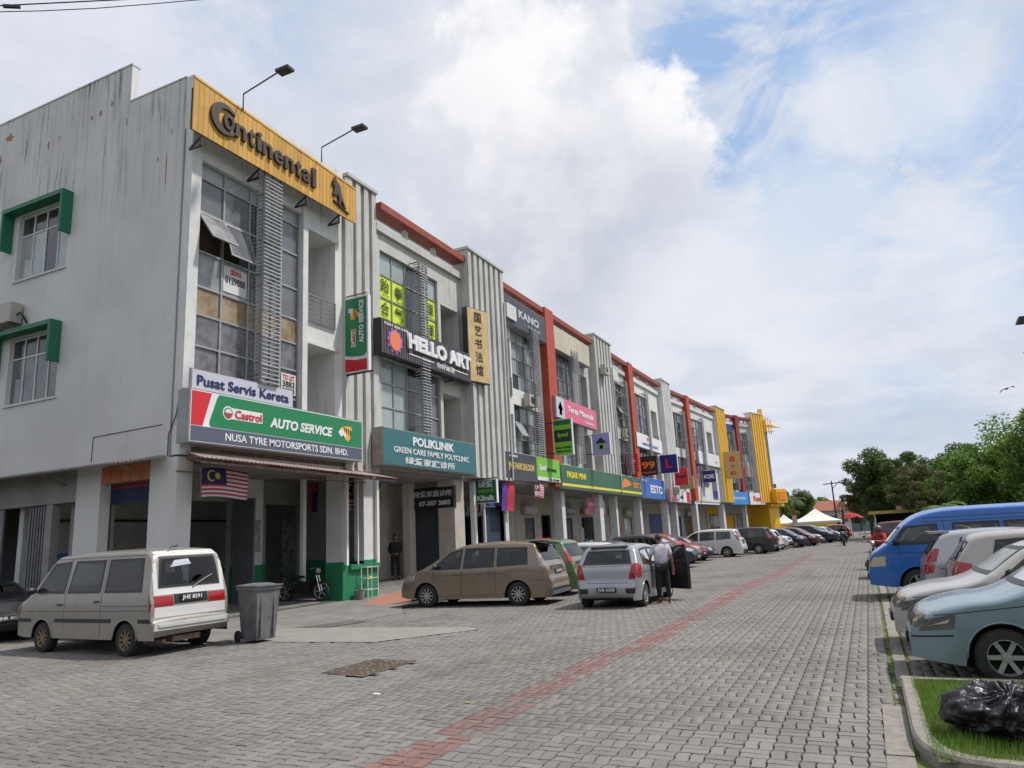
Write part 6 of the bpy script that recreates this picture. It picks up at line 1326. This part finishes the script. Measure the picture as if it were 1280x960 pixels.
def motorbike(label, x, y, z, rz, m, group='motorcycles'):
    t = thing('motorcycle', label, 'motorcycle', (x, y, z), rz, group)      # faces -y
    for yy_ in (-.62, .62):
        o = MB().lathe([(.22, -.04), (.27, -.045), (.29, 0), (.27, .045), (.22, .04)], ax='x', n=22).build('wheel', tyre_m, t, True, (0, yy_, .29)); b = MB().lathe([(.22, -.02), (.205, 0), (.22, .02)], ax='x', n=20)
        for k in range(5): a = 2*pi*k/5; b.bar((0, 0, 0), (0, .21*cos(a), .21*sin(a)), .03, .02, up=(1, 0, 0))
        b.build('rim', rim_s, o)
    MB().tube([(.07, -.62, .29), (.07, -.50, .78)], .022, 6).tube([(-.07, -.62, .29), (-.07, -.50, .78)], .022, 6).tube([(-.32, -.42, .98), (-.12, -.45, 1.0), (.12, -.45, 1.0), (.32, -.42, .98)], .016, 6).build('fork', chrome, t)
    MB().grid(lambda u, v: ((.13-.05*u)*sin((v-.5)*pi), -.50+.95*u, .62+.10*cos((v-.5)*pi)-.18*sin(u*pi)*1.0+.12*u), 8, 6).build('fairing', m, t, True)
    b = MB().box(-.12, .12, -.25, .25, .25, .52).tube([(.15, .1, .28), (.15, .75, .36)], .04, 8); b.build('engine', under_m, t)
    MB().grid(lambda u, v: (.13*sin((v-.5)*pi), .0+.75*u, .70+.08*cos((v-.5)*pi)+.05*u), 6, 6).build('seat', cl_black, t, True)
    MB().lathe([(.001, -.03), (.07, -.02), (.09, .04), (.05, .10)], (0, -.56, .92), 'y', 12).build('headlamp', lamp_w, t)
    MB().box(-.05, .05, .72, .80, .62, .70).build('tail_lamp', lamp_r, t)
    MB().grid(lambda u, v: (.08*sin((v-.5)*pi), -.62+.30*cos(.3+u*1.7), .29+.31*sin(.3+u*1.7)), 6, 4).build('mudguard', m, t, True)
    for s in (-1, 1): MB().tube([(s*.28, -.43, 1.0), (s*.34, -.46, 1.14)], .008, 5).box(s*.34-.05, s*.34+.05, -.47, -.455, 1.12, 1.19).build('mirror', carblack, t)
    return t
motorbike('dark motorcycle parked in the shade beside the green stair wall', -16.2, 18.42, .17, radians(100), cl_black)
motorbike('red and black motorcycle ridden by the man in red beside the blue van', .36, 30.2, .012, radians(-35), redp)
person('person in red shirt and black helmet sitting on a motorcycle near the blue van', .36, 30.2, .012, radians(-35), SIT, 1.70, cl_red, cl_black, 'helmet', short=False)
motorbike('small dark motorcycle coming down the far end of the street', -1.75, 60, .012, radians(5), blackp)
person('rider in dark clothes on the distant motorcycle in mid street', -1.75, 60, .012, radians(5), SIT, 1.70, cl_black, cl_black, 'helmet', short=False)
# wheelie bin
bin_m = mat('grey bin plastic', (.095, .098, .11), .55, var=.6, var2=(.20, .20, .20), scale=4, streak=.3, dirt=(.25, .24, .22))
t = thing('wheelie_bin', 'big grey wheelie bin standing beside the white tailgate of the van', 'bin', (-11.2, 11.45, .03), radians(80))
t.scale = (.82, .82, 1.0); b = MB(); n = len(b.v)
lo = [(-.26, -.30), (.26, -.30), (.26, .30), (-.26, .30)]; hi = [(-.33, -.38), (.33, -.38), (.33, .40), (-.33, .40)]
for P, z in ((lo, .04), (hi, 1.03)): b.v += [(x, y, z) for x, y in P]
for i in range(4): b.f.append((i, (i+1) % 4, (i+1) % 4+4, i+4)); b.m.append(0)
b.f.append((3, 2, 1, 0)); b.m.append(0)
for i in range(4): (x0, y0), (x1, y1) = hi[i], hi[(i+1) % 4]
b.box(-.36, .36, -.41, .42, .99, 1.05); b.box(-.20, -.16, -.375, -.31, .1, .97); b.box(.16, .20, -.375, -.31, .1, .97)
o = b.build('bin_body', bin_m, t)
MB().grid(lambda u, v: (-.37+.74*u, -.43+.88*v, 1.055+.045*sin(pi*v)*sin(pi*u)**.3+.03*v), 10, 8).build('lid', bin_m, t, True); MB().box(-.38, .38, -.44, .45, 1.052, 1.075).build('lid_rim', bin_m, t)
for s in (-1, 1): MB().lathe([(.001, -.03), (.11, -.03), (.115, 0), (.11, .03), (.001, .03)], (s*.0-.36 if s < 0 else .30, .30, .11), 'x', 16).build('wheel', tyre_m, t)
MB().tube([(-.25, .43, 1.0), (-.25, .49, 1.02), (.25, .49, 1.02), (.25, .43, 1.0)], .016, 6).build('handle', bin_m, t)
# things in the arcade that break up the shopfronts
post_ms = [mat('poster print %s' % a, b_, .5, var=.9, var2=c_, scale=6) for a, b_, c_ in (('blue', (.06, .12, .35), (.55, .5, .4)), ('red', (.45, .05, .05), (.7, .6, .3)), ('white', (.6, .6, .6), (.15, .2, .4)), ('green', (.06, .28, .12), (.6, .6, .3)), ('pink', (.5, .25, .4), (.65, .6, .6)))]
k = 0
for hh, us in ((h3, (.5, 3.8, 5.9)), (h4, (1.1, 3.2, 6.2, 9.5)), (h5, (.5, 3.9)), (h6, (.9, 3.8, 4.4, 8.9)), (h7, (5.2,)), (h8, (.7, 4.9, 9.2, 11.5))):
    for u in us:
        z = .9+.5*((k*7) % 3)/2; MB().box(u, u+.55+.2*(k % 2), 2.86, 2.895, z, z+.8+.3*(k % 3)).build('poster', post_ms[k % 5], hh); k += 1
for hh, us in ((h3, (1.9,)), (h4, (2.0, 8.4)), (h5, (1.8,)), (h6, (2.2, 5.9)), (h8, (2.7, 6.8))):
    for u in us:
        g = MB().box(u-.9, u+.9, 2.6, 2.84, 3.1, 3.6).build('shop_fascia', post_ms[k % 5], hh); MB().box(u-.8, u+.8, 2.585, 2.598, 3.22, 3.48).build('panel', white_paint, g); k += 1
for j, (X_, Y_, m_, nm) in enumerate([(-14.2, 31.6, cl_red, 'red'), (-14.1, 34.6, s_blue, 'blue'), (-14.3, 39.8, rail_m, 'grey'), (-14.2, 45.1, s_white, 'white'), (-14.2, 51.4, s_yel, 'yellow'), (-14.1, 57.9, cl_black, 'black')]):
    t = thing('display_rack', nm+' display stand on the pavement in front of the arcade pillars', 'display stand', (X_, Y_, .12), R90, 'display stands along the pavement'); MB().box(-.4, .4, -.2, .2, .5, .56).box(-.4, .4, -.2, .2, 1.0, 1.06).bar((-.38, 0, 0), (-.38, 0, 1.4), .04).bar((.38, 0, 0), (.38, 0, 1.4), .04).build('frame', rail_m, t); MB().box(-.36, .36, -.17, .17, .57, .85).build('goods', m_, t); MB().box(-.3, .3, -.15, .15, 1.07, 1.3).build('goods', post_ms[j % 5], t)
for j, (Y_, z_, X_) in enumerate([(24.0, 3.9, -18.0), (33.2, 8.3, -14.95), (41.5, 8.2, -14.95), (44.6, 12.0, -14.45), (50.0, 8.4, -14.95), (58.0, 8.35, -14.95), (61.8, 4.7, -14.4), (47.9, 12.1, -14.9)]):
    t = thing('air_conditioner', ['unit under the clinic soffit', 'unit between the floors of the third shophouse', 'unit above the pink signboard end', 'unit high on the third fluted wall', 'unit between the floors of the fifth shophouse', 'unit between the floors of the sixth shophouse', 'unit low on the fourth fluted wall', 'unit near the top of the fifth shophouse'][j].join(['white air conditioning ', '']), 'air conditioner', (X_, Y_, z_), R90, 'air conditioning units on the facades')
    MB().box(0, .95, -.38, -.04, 0, .62).build('casing', mat('grimy white casing', (.42, .40, .36)), t); MB().lathe([(.001, 0), (.22, 0), (.23, .015)], (.36, -.385, .31), 'y', 14).build('fan_grille', carblack, t)
for j, (Y_, a_) in enumerate([(20.76, 0), (30.5, 1), (37.4, 2), (47.4, 3), (53.0, 4)]):
    MB().tube([(-14.45 if a_ in (1, 3) else -14.94, Y_, 13.0), (-14.45 if a_ in (1, 3) else -14.94, Y_, 4.4)], .045, 8).build('drain_pipe', white_paint, None); o = bpy.context.scene.collection.objects[-1]; tag(o, ['white drain pipe beside the first fluted wall', 'white drain pipe at the second fluted wall', 'white drain pipe right of the orange red column', 'white drain pipe at the third fluted wall', 'white drain pipe at the sixth shophouse'][j], 'pipe', 'drain pipes on the facades')
# rubbish bag
bag_m = bpy.data.materials.new('black plastic bag'); bag_m.use_nodes = True; tn = NT(bag_m.node_tree); bb = tn.n['Principled BSDF']; bb.inputs['Base Color'].default_value = (.012, .012, .016, 1); bb.inputs['Roughness'].default_value = .26; bb.inputs['Specular IOR Level'].default_value = .6
oc = tn.new('ShaderNodeTexCoord').outputs['Object']; bn = tn.new('ShaderNodeBump', ins={'Strength': .7, 'Distance': .02, 'Height': tn.noise(oc, 14, 5, .6, 1.5)}); tn.l.new(bn.outputs[0], bb.inputs['Normal'])
b = MB(); nu, nv = 110, 170
def bagp(u, v):
    th = v*2*pi; ph = u*pi; knot = Vector((.02, -.17, .30)); d = Vector((sin(ph)*cos(th), sin(ph)*sin(th), cos(ph)))
    r = Vector((d.x*.40, d.y*.29, d.z*.21 if d.z > 0 else d.z*.13)); r.z += .15
    n1 = noise.noise(d*1.7+Vector((3, 1, 2))); r += d*.07*n1
    kd = (r-knot); dist = kd.length; a = atan2(kd.x, kd.z+kd.y*.6)
    pl = (abs(sin(a*7+2.5*noise.noise(d*3)))-.5)*.075*max(0, 1-dist/.46)**.8; r += d*pl
    q9 = r*4.5+Vector((noise.noise(r*6), noise.noise(r*6+Vector((9, 0, 0))), 0))*.5
    r += d*(.026*(1-min(1, abs(noise.noise(q9))*2.2))**2+.010*(1-min(1, abs(noise.noise(r*12))*2.2))**2+.003*(1-min(1, abs(noise.noise(r*26))*2.2))**2-.02)
    r = r.lerp(knot, max(0, 1-dist/.11)*.5); r.z = max(r.z, .005); return r
b.grid(bagp, nu, nv); o = b.build('rubbish_bag', bag_m, None, True); o.location = (.74, 6.92, .085); o.scale = (1.08, 1.1, 1.15); o.rotation_euler = (0, 0, .15); tag(o, 'crumpled shiny black rubbish bag lying on the grass verge', 'bag')
MB().tube([(.02, -.20, .30), (.03, -.24, .33), (.06, -.27, .32)], [.012, .02, .035], 7).build('knot', bag_m, o)
# small things by the green wall
t = thing('bucket', 'grey bucket against the foot of the green counter wall', 'bucket', (-14.72, 19.35, .10)); MB().lathe([(.001, 0), (.13, 0), (.17, .30), (.18, .31), (.165, .30), (.125, .02)], n=16).build('bucket_body', concrete, t); MB().tube([(-.16, 0, .30), (-.1, 0, .12), (.1, 0, .12), (.16, 0, .30)], .008, 5).build('handle', rail_m, t)
t = thing('rack', 'thin white metal rack standing against the green counter wall', 'rack', (-14.75, 19.85, .10), R90)
b = MB()
for u in (-.25, .30):
    for y in (-.15, .10): b.bar((u, y, 0), (u, y, 1.02), .022)
for z in (.3, .65, 1.0): b.bar((-.25, -.15, z), (.30, -.15, z), .018).bar((-.25, .10, z), (.30, .10, z), .018).bar((-.25, -.15, z), (-.25, .10, z), .018).bar((.30, -.15, z), (.30, .10, z), .018)
b.build('frame', white_paint, t); MB().box(-.06, .06, -.1, .0, .66, .71).build('box', s_yel, t)
# workshop contents
for k, (u, y, z) in enumerate([(1.0, 6.0, 1.6), (1.9, 6.05, 1.4), (3.0, 6.0, 1.5), (2.4, 6.05, 2.2)]):
    t = thing('shelf_box', ['blue parts box on the workshop rear wall', 'dark parts carton on the workshop rear wall', 'yellow parts carton on the workshop rear wall', 'grey parts carton high on the workshop wall'][k], 'box', (-15-y, 12.54+u, z), R90, 'boxes in the workshop'); MB().box(-.25, .25, -.2, .2, 0, .4).build('carton', [s_blue, cl_black, s_yel, rail_m][k], t); MB().box(-.4, .4, -.22, .22, -.05, -.002).build('shelf', rail_m, t)
for k, (u, y, z) in enumerate([(3.9, 5.6, 0), (3.9, 5.6, .22), (3.9, 5.6, .44), (3.9, 5.6, .66), (3.1, 5.8, 0), (3.1, 5.8, .22), (3.1, 5.8, .44), (1.5, 5.8, 0), (1.5, 5.8, .22)]):
    tag(MB().lathe([(.18, 0), (.30, .01), (.33, .1), (.30, .2), (.18, .21)], n=18).build('spare_tyre', tyre_m, None, True, (-15-y, 12.54+u, .38+z)), 'black spare tyre in a pile at the back of the workshop', 'tyre', 'spare tyres piled in the workshop')
t = thing('air_conditioner', 'grimy outdoor air conditioning unit on the side wall above the lower green hood', 'air conditioner', (-15, 12.54, 0), R90)
b = MB().box(-.40, -.06, 6.75, 7.95, 8.72, 9.32); b.build('casing', mat('grimy white casing', (.42, .40, .36), .6, var=.7, scale=4), t); MB().lathe([(.001, 0), (.22, 0), (.23, -.02)], (-.41, 7.55, 9.02), 'x', 18).build('fan_grille', carblack, t); MB().bar((-.0, 6.9, 8.68), (-.45, 6.9, 8.68), .05).bar((-.0, 7.8, 8.68), (-.45, 7.8, 8.68), .05).build('bracket', rust_m, t); MB().tube([(-.2, 6.75, 8.95), (-.2, 6.6, 9.0), (-.1, 6.55, 8.85), (-.02, 6.55, 8.7)], .03, 6).build('pipe', carblack, t)
MB().tube([(-.01, .35, 4.2), (-.03, .33, 4.7), (-.02, .1, 5.2), (-.02, .0, 5.8)], .012, 5).build('cable', black_m, h1); MB().tube([(-.012, .6, 5.0), (-.012, 3.2, 4.95), (-.012, 3.22, 4.3)], .010, 4).build('cable', black_m, h1); MB().tube([(-.012, .25, 13.1), (-.012, .27, 4.2)], .02, 5).build('cable', rail_m, h1)
for k in range(26):
    x, y = random.choice([(random.uniform(-9, -1), random.uniform(6, 20)), (random.uniform(-12, -7), random.uniform(6, 16)), (random.uniform(-.3, 0.05), random.uniform(6.5, 14))]); a = random.random()*6; s = random.uniform(.02, .045)
    P = [(x+s*cos(a+q)*(1 if i % 2 else .6), y+s*sin(a+q), .022+random.random()*.012) for i, q in enumerate((0, 1.2, 2.2, 3.3, 4.4, 5.3))]
    tag(MB().quad(*P).build('fallen_leaf', mat('dry leaf', (.30, .19, .07), .8, var=.6, scale=15, isl=.3)), 'small dry leaf lying on the paving', 'leaf', 'dry leaves on the paving')
tag(MB().box(-.04, .04, -.03, .03, 0, .012).build('paper_scrap', s_white, None, False, (-5.55, 7.6, .018)), 'tiny white paper scrap left of the red strip', 'litter')
# ================= VEGETATION AND BACKGROUND =================
leafA = mat('dark leaves', (.065, .115, .028), .55, var=.7, var2=(.11, .165, .035), scale=.35, isl=.45, leaf=.35); leafB = mat('fresh green leaves', (.15, .26, .035), .55, var=.7, var2=(.09, .165, .03), scale=.4, isl=.45, leaf=.35); leafC = mat('brownish leaves', (.10, .13, .035), .6, var=.8, var2=(.15, .12, .05), scale=.5, isl=.45, leaf=.3)
bark = mat('grey bark', (.13, .11, .09), .9, var=.6, scale=5, bump=.6, bscale=15)
TREES = {}
def crown_mesh(key, h, r, nclus, nleaf, ls, m, squash=.8, seed=1):
    if key in TREES: return TREES[key]
    rg = np.random.default_rng(seed); C_ = []; zc = h-r*squash
    while len(C_) < nclus:
        p = rg.uniform(-1, 1, 3); d = np.linalg.norm(p)
        if .35 < d < 1: 
            q = p*np.array([r, r, r*squash])*rg.uniform(.72, 1.08); C_.append(q+np.array([0, 0, zc]))
    C_ = np.array(C_); cr_ = rg.uniform(.16, .34, nclus)*r
    N = nclus*nleaf; ci = np.repeat(np.arange(nclus), nleaf); d = rg.normal(0, 1, (N, 3)); d /= np.linalg.norm(d, axis=1)[:, None]; P = C_[ci]+d*(cr_[ci]*rg.uniform(.35, 1.05, N)**.6)[:, None]*np.array([1, 1, .75])
    a = rg.normal(0, 1, (N, 3)); a /= np.linalg.norm(a, axis=1)[:, None]; b_ = np.cross(a, d+rg.normal(0, .5, (N, 3))); b_ /= np.linalg.norm(b_, axis=1)[:, None]; s = ls*rg.uniform(.6, 1.3, N)[:, None]
    V = np.stack([P-a*s, P+b_*s*.45, P+a*s, P-b_*s*.45], 1).reshape(-1, 3); me = bpy.data.meshes.new('crown'); F = np.arange(4*N).reshape(-1, 4)
    me.vertices.add(4*N); me.vertices.foreach_set('co', V.ravel()); me.loops.add(4*N); me.loops.foreach_set('vertex_index', F.ravel().astype(np.int32)); me.polygons.add(N); me.polygons.foreach_set('loop_start', (np.arange(N)*4).astype(np.int32)); me.materials.append(m); me.update(calc_edges=True)
    b = MB(); b.tube([(0, 0, -.1), (.08, .05, h*.22), (0, .1, h*.45)], [h*.032, h*.025, h*.02], 8)
    for k in range(9): c = C_[int(k*nclus/9)]; b.tube([(0, .1, h*(.25+.02*k)), (c[0]*.45, c[1]*.45, h*.4+(c[2]-h*.4)*.5), tuple(c)], [h*.015, h*.01, h*.004], 6)
    TREES[key] = (me, b.mesh('trunk', bark, True)); return TREES[key]
def tree(label, x, y, key, sc=1.0, rz=0.0, group='trees along the street', z=0.0, sx=1.0):
    me, tm = TREES[key]; t = thing('tree', label, 'tree', (x, y, z), rz, group); t.scale = (sc*sx, sc*sx, sc)
    link('crown', me, t); link('trunk', tm, t); return t
crown_mesh('A', 8.4, 3.3, 75, 420, .13, leafA, .95, 3); crown_mesh('B', 7.2, 3.4, 80, 450, .125, leafB, .9, 5); crown_mesh('C', 10.3, 5.2, 150, 460, .14, leafB, .9, 8); crown_mesh('D', 8.4, 3.3, 50, 300, .14, leafC, 1.0, 12)
tree('ragged dark tree left of the bright green one beyond the parked cars', 2.3, 77, 'A', 1.0, .3); tree('brownish thin tree on the left edge of the tree group', .4, 81, 'D', .82, 1.2)
tree('bright green rounded tree between the ragged dark tree and the biggest tree', 6.9, 72, 'B', 1.0, 2.0); tree('low green tree behind the blue van roof', 9.0, 64, 'B', .98, 4.0)
tree('biggest tree at the right edge of the view', 13.4, 58, 'C', .95, .7); tree('large tree right of the frame edge', 17.5, 50, 'C', .95, 2.7); tree('dark tree low behind the parked saloons', 5.0, 88, 'A', .95, 3.0); tree('dark tree behind the rounded green tree', 10.5, 86, 'A', 1.05, 1.0)
tree('shadowy tree in the gap behind the blue van', 15.0, 76, 'A', 1.1, 5.0); tree('brown green tree low over the pickup', 4.2, 68, 'D', .72, 2.2); tree('far green tree right of the tents', 12, 100, 'B', 1.1, 0)
for k, (x, y, key, s) in enumerate([(-17, 118, 'A', 1.0), (-12.5, 122, 'B', .95), (-9.5, 128, 'A', .85), (-6, 138, 'B', .85), (-1, 135, 'A', .62)]):
    tree(['tall dark tree just right of the yellow corner tower', 'dark green tree behind the small tent', 'dark tree behind the big white tent', 'pale green tree behind the tent roof', 'low tree behind the red tiled house'][k], x, y, key, s, k*1.3, 'trees behind the tents')
# unseen trees added behind and beside the camera to darken glass reflections
for k, (x, y, key, s) in enumerate([(-34, -26, 'C', 1), (-24, -30, 'A', 1.2), (-14, -27, 'C', 1), (-5, -31, 'B', 1.3), (4, -27, 'C', 1), (14, -26, 'A', 1.2), (24, -18, 'C', 1), (26, -4, 'B', 1.2), (27, 10, 'C', 1), (26, 24, 'A', 1.2), (25, 38, 'C', 1), (-44, -22, 'B', 1.3)]):
    tree('unseen leafy tree added out of view to darken reflections in the glass', x, y, key, s, k, 'unseen trees added for reflections')
def palm(label, x, y, h, r=2.0, m=leafA, dead=False, n=15):
    t = thing('palm_tree', label, 'tree', (x, y, 0), random.random()*6, 'palm trees beyond the row'); MB().tube([(0, 0, -.1), (.1, 0, h*.5), (0, .1, h)], [.17, .13, .11], 8).build('trunk', bark, t)
    for k in range(n):
        a = 2*pi*k/n+random.random()*.4; el = random.uniform(.1, 1.1)-(1.3 if dead else 0); b = MB(); pts = []
        for i in range(8): s = i/7; pts.append(Vector((cos(a)*r*s, sin(a)*r*s, h+r*(sin(el)*s-.75*s*s*(1 if not dead else .9)))))
        for i in range(7):
            d = (pts[i+1]-pts[i]).normalized(); sd = d.cross(Vector((0, 0, 1))).normalized()
            for s in (-1, 1):
                for q in (.0, .5): p = pts[i].lerp(pts[i+1], q); L_ = r*.26*(1-.55*abs(i/7-.4)); e = p+sd*s*L_+d*L_*.6-Vector((0, 0, L_*.45)); b.quad(tuple(p), tuple(p+d*.09*r*.6), tuple(e))
        b.tube(pts, .02, 4); b.build('frond', m, t)
palm('left palm between the yellow tower and the tents', -10.2, 104, 5.2, 1.7); palm('second palm with arching fronds behind the tents', -8.6, 106, 5.0, 1.6)
palm('palm with drooping fronds above the blue van bonnet', 3.4, 42, 2.2, 1.1, leafB, False, 9); palm('withered brown palm beside the big tent', -2.2, 86, 3.9, .9, mat('dead fronds', (.22, .13, .06), .9), True, 12)
# tents
tent_m = mat('white tent fabric', (.72, .71, .68), .7, var=.15, scale=.8)
def tent(label, x, y, w_, ze, za):
    t = thing('tent', label, 'tent', (x, y, 0), 0, 'white market tents'); b = MB()
    for k in range(4):
        a = pi/4+pi/2*k; c = pi/4+pi/2*(k+1); P0 = Vector((w_*.707*cos(a), w_*.707*sin(a), ze)); P1 = Vector((w_*.707*cos(c), w_*.707*sin(c), ze))
        b.grid(lambda u, v: tuple(Vector((0, 0, za)).lerp(P0.lerp(P1, v), u)+Vector((0, 0, -.22*sin(pi*u)))), 6, 4)
        b.quad(tuple(P0), tuple(P1), tuple(P1-Vector((0, 0, .25))), tuple(P0-Vector((0, 0, .25))))
    b.build('canopy', tent_m, t, False); 
    for sx in (-1, 1):
        for sy in (-1, 1): MB().tube([(sx*w_*.49, sy*w_*.49, 0), (sx*w_*.49, sy*w_*.49, ze)], .04, 6).build('leg', rail_m, t)
    MB().box(-w_*.4, w_*.4, -w_*.3, w_*.3, 0, .9).build('stall_table', mat('dark stall cloth', (.03, .035, .04), .8), t); MB().box(-w_*.42, w_*.42, -w_*.492, -w_*.48, ze-.55, ze-.28).build('stall_banner', s_yel, t); MB().box(-w_*.45, w_*.45, w_*.42, w_*.44, .0, ze-.25).build('back_sheet', cl_black, t)
tent('large white pyramid tent beyond the parked cars', -5.5, 96, 5.6, 1.95, 3.45); tent('small white tent partly hidden by the yellow tower', -9.3, 98, 3.2, 1.9, 3.0); tent('white tent set further back on the left', -13.0, 102, 4.0, 2.0, 3.2)
t = thing('feather_flag', 'tall white and red feather flag between the tents', 'flag', (-7.9, 93, 0)); MB().tube([(0, 0, 0), (0, 0, 3.4)], .03, 5).build('pole', rail_m, t); MB().grid(lambda u, v: (.02+.5*v*sin(pi*(.15+.8*u))**.5, .05*sin(u*6), .8+2.6*u), 8, 3, mf=lambda i, j: 0 if i < 6 else 1).build('cloth', [mat('pale pink cloth', (.60, .48, .48), .8), f_red], t)
# utility pole, street lamp, houses, kiosk
t = thing('utility_pole', 'thin utility pole with crossarm rising behind the tents', 'pole', (-3.7, 110, 0)); MB().tube([(0, 0, 0), (0, 0, 7.3)], [.13, .08], 8).build('pole', black_m, t); MB().bar((-1.1, 0, 6.9), (1.2, 0, 7.0), .12).bar((0, 0, 6.2), (.9, 0, 7.1), .08).bar((.9, 0, 7.1), (2.0, 0, 7.4), .08).build('crossarm', black_m, t)
t = thing('street_lamp', 'dark street lamp head reaching in from the right edge', 'street lamp', (5.9, 22, 0)); MB().tube([(0, 0, 0), (0, 0, 6.3), (-.3, 0, 6.55), (-1.0, 0, 6.58)], [.09, .07, .05, .04], 8).build('pole', rail_m, t); MB().prism([(-1.75, 6.50), (-.95, 6.47), (-.95, 6.60), (-1.68, 6.66)], lambda a, c, d: (a, d, c), -.14, .14).build('lamp_head', black_m, t, fix=True)
b = MB()
for k in range(6): b.bar((-1.22+.03*k, .02*k, 6.20-.01*k), (-1.72+.12*k, 0, 5.72), .018)
b.bar((-1.2, 0, 6.2), (-.02, 0, 6.0), .03); b.build('loose_wires', black_m, t)
house_w = mat('pale house wall', (.50, .49, .46), .8, var=.3, scale=.6); tile_m = mat('red roof tiles', (.30, .10, .06), .8, var=.5, scale=1.2)
for k, (x, y, w_, h_, c) in enumerate([(-5.2, 132, 5.5, 3.6, house_w), (1.0, 140, 7, 3.6, mat('blue grey house wall', (.22, .30, .38), .8)), (9, 142, 8, 3.4, house_w)]):
    t = thing('house', ['red roofed pale house behind the utility pole', 'blue grey terrace house with red tiles right of the utility pole', 'pale terrace house mostly hidden by the ragged trees'][k], 'house', (x, y, 0), 0, 'houses beyond the street'); MB().box(-w_/2, w_/2, 0, 7, 0, h_).build('wall', c, t)
    MB().quad((-w_/2-.4, -.5, h_), (w_/2+.4, -.5, h_), (w_/2-.8, 3.5, h_+1.7), (-w_/2+.8, 3.5, h_+1.7)).quad((-w_/2-.4, -.5, h_), (-w_/2+.8, 3.5, h_+1.7), (-w_/2-.4, 7.5, h_)).quad((w_/2+.4, -.5, h_), (w_/2+.4, 7.5, h_), (w_/2-.8, 3.5, h_+1.7)).quad((-w_/2-.4, 7.5, h_), (-w_/2+.8, 3.5, h_+1.7), (w_/2-.8, 3.5, h_+1.7), (w_/2+.4, 7.5, h_)).build('roof', tile_m, t)
    for q in range(3): f = MB().box(-w_/2+.6+q*w_/3, -w_/2+1.7+q*w_/3, -.05, -.002, h_-2.0, h_-.7).build('window', white_paint, t); MB().box(-w_/2+.7+q*w_/3, -w_/2+1.6+q*w_/3, -.08, -.051, h_-1.9, h_-.8).build('pane', gl_dark, f)
t = thing('kiosk', 'small roadside kiosk with yellow roof under the dark trees', 'kiosk', (2.2, 70, 0)); MB().box(-1.6, 1.6, -1, 1, 0, 1.0).box(-1.6, -1.5, -1, 1, 1, 2.2).box(1.5, 1.6, -1, 1, 1, 2.2).build('counter', white_paint, t); MB().box(-2, 2, -1.4, 1.4, 2.2, 2.45).build('roof', mat('yellow kiosk roof', (.45, .38, .08), .7), t); MB().box(-1.5, 1.5, .8, .9, 1, 2.2).build('back_panel', cl_black, t)
t = thing('parasol', 'red parasol beside the withered palm', 'parasol', (-1.5, 88, 0)); MB().tube([(0, 0, 0), (0, 0, 2.4)], .03, 6).build('pole', rail_m, t); MB().lathe([(.001, 2.7), (.7, 2.45), (1.3, 2.05)], n=8).build('canopy', cl_red, t)
t = thing('fence', 'low green mesh fence at the end of the street', 'fence', (-1, 94, 0)); b = MB()
for k in range(17): b.bar((k*.6, 0, 0), (k*.6, 0, 1.3), .06)
b.build('posts', leafB, t)['kind'] = 'stuff'; MB().box(0, 9.6, -.02, .02, .2, .28).build('rail', leafB, t); MB().box(0, 9.6, -.02, .02, 1.1, 1.18).build('rail', leafB, t)
fw_ = MB(); rg = random.Random(5)
for k in range(15000):
    x = rg.uniform(-120, 130); y = 165+rg.random()*12+(abs(x)*.05); hh = 5.5+2.2*noise.noise(Vector((x*.09, 0, 0)))+1.2*noise.noise(Vector((x*.35, 1, 0))); z = rg.random()**.6*hh; s = rg.uniform(.35, .8); a = rg.random()*6; b_ = rg.uniform(-.8, .8)
    fw_.quad((x-s*cos(a), y-s*sin(a), z), (x+.3*s, y, z+s*b_), (x+s*cos(a), y+s*sin(a), z+s*.4), (x-.2*s, y, z+s))
o = fw_.build('far_wood', leafA); tag(o, 'low belt of distant trees closing the horizon', 'trees', kind='stuff')
# bird and overhead cable
t = thing('bird', 'dark bird with spread wings against the sky above the right hand trees', 'bird', (6.68, 40, 7.40), .5); MB().lathe([(.001, -.16), (.035, -.08), (.045, .02), (.02, .14), (.001, .2)], ax='y', n=8).build('body', black_m, t, True)
MB().quad((.02, -.05, .03), (.25, -.10, .10), (.52, .02, .05), (.27, .06, .08), (.02, .08, .03)).build('wing', black_m, t); MB().quad((-.02, -.05, .03), (-.22, -.12, -.04), (-.42, .0, -.24), (-.24, .05, -.05), (-.02, .08, .03)).build('wing', black_m, t)
t = thing('overhead_cable', 'black overhead cable with clamp crossing the top left corner', 'cable', (0, 0, 0)); A, B_ = Vector((-17.0, 5.0, 12.0)), Vector((-11.5, 10.9, 14.6))
MB().tube([tuple(A.lerp(B_, k/8)) for k in range(9)], .014, 5).tube([tuple(A.lerp(B_, k/8)+Vector((0, 0, -.14+.05*sin(k)))) for k in range(9)], .010, 5).build('wire', black_m, t); q = A.lerp(B_, .44); MB().bar(q-Vector((.12, .1, .05)), q+Vector((.12, .1, -.02)), .06).build('clamp', black_m, t)
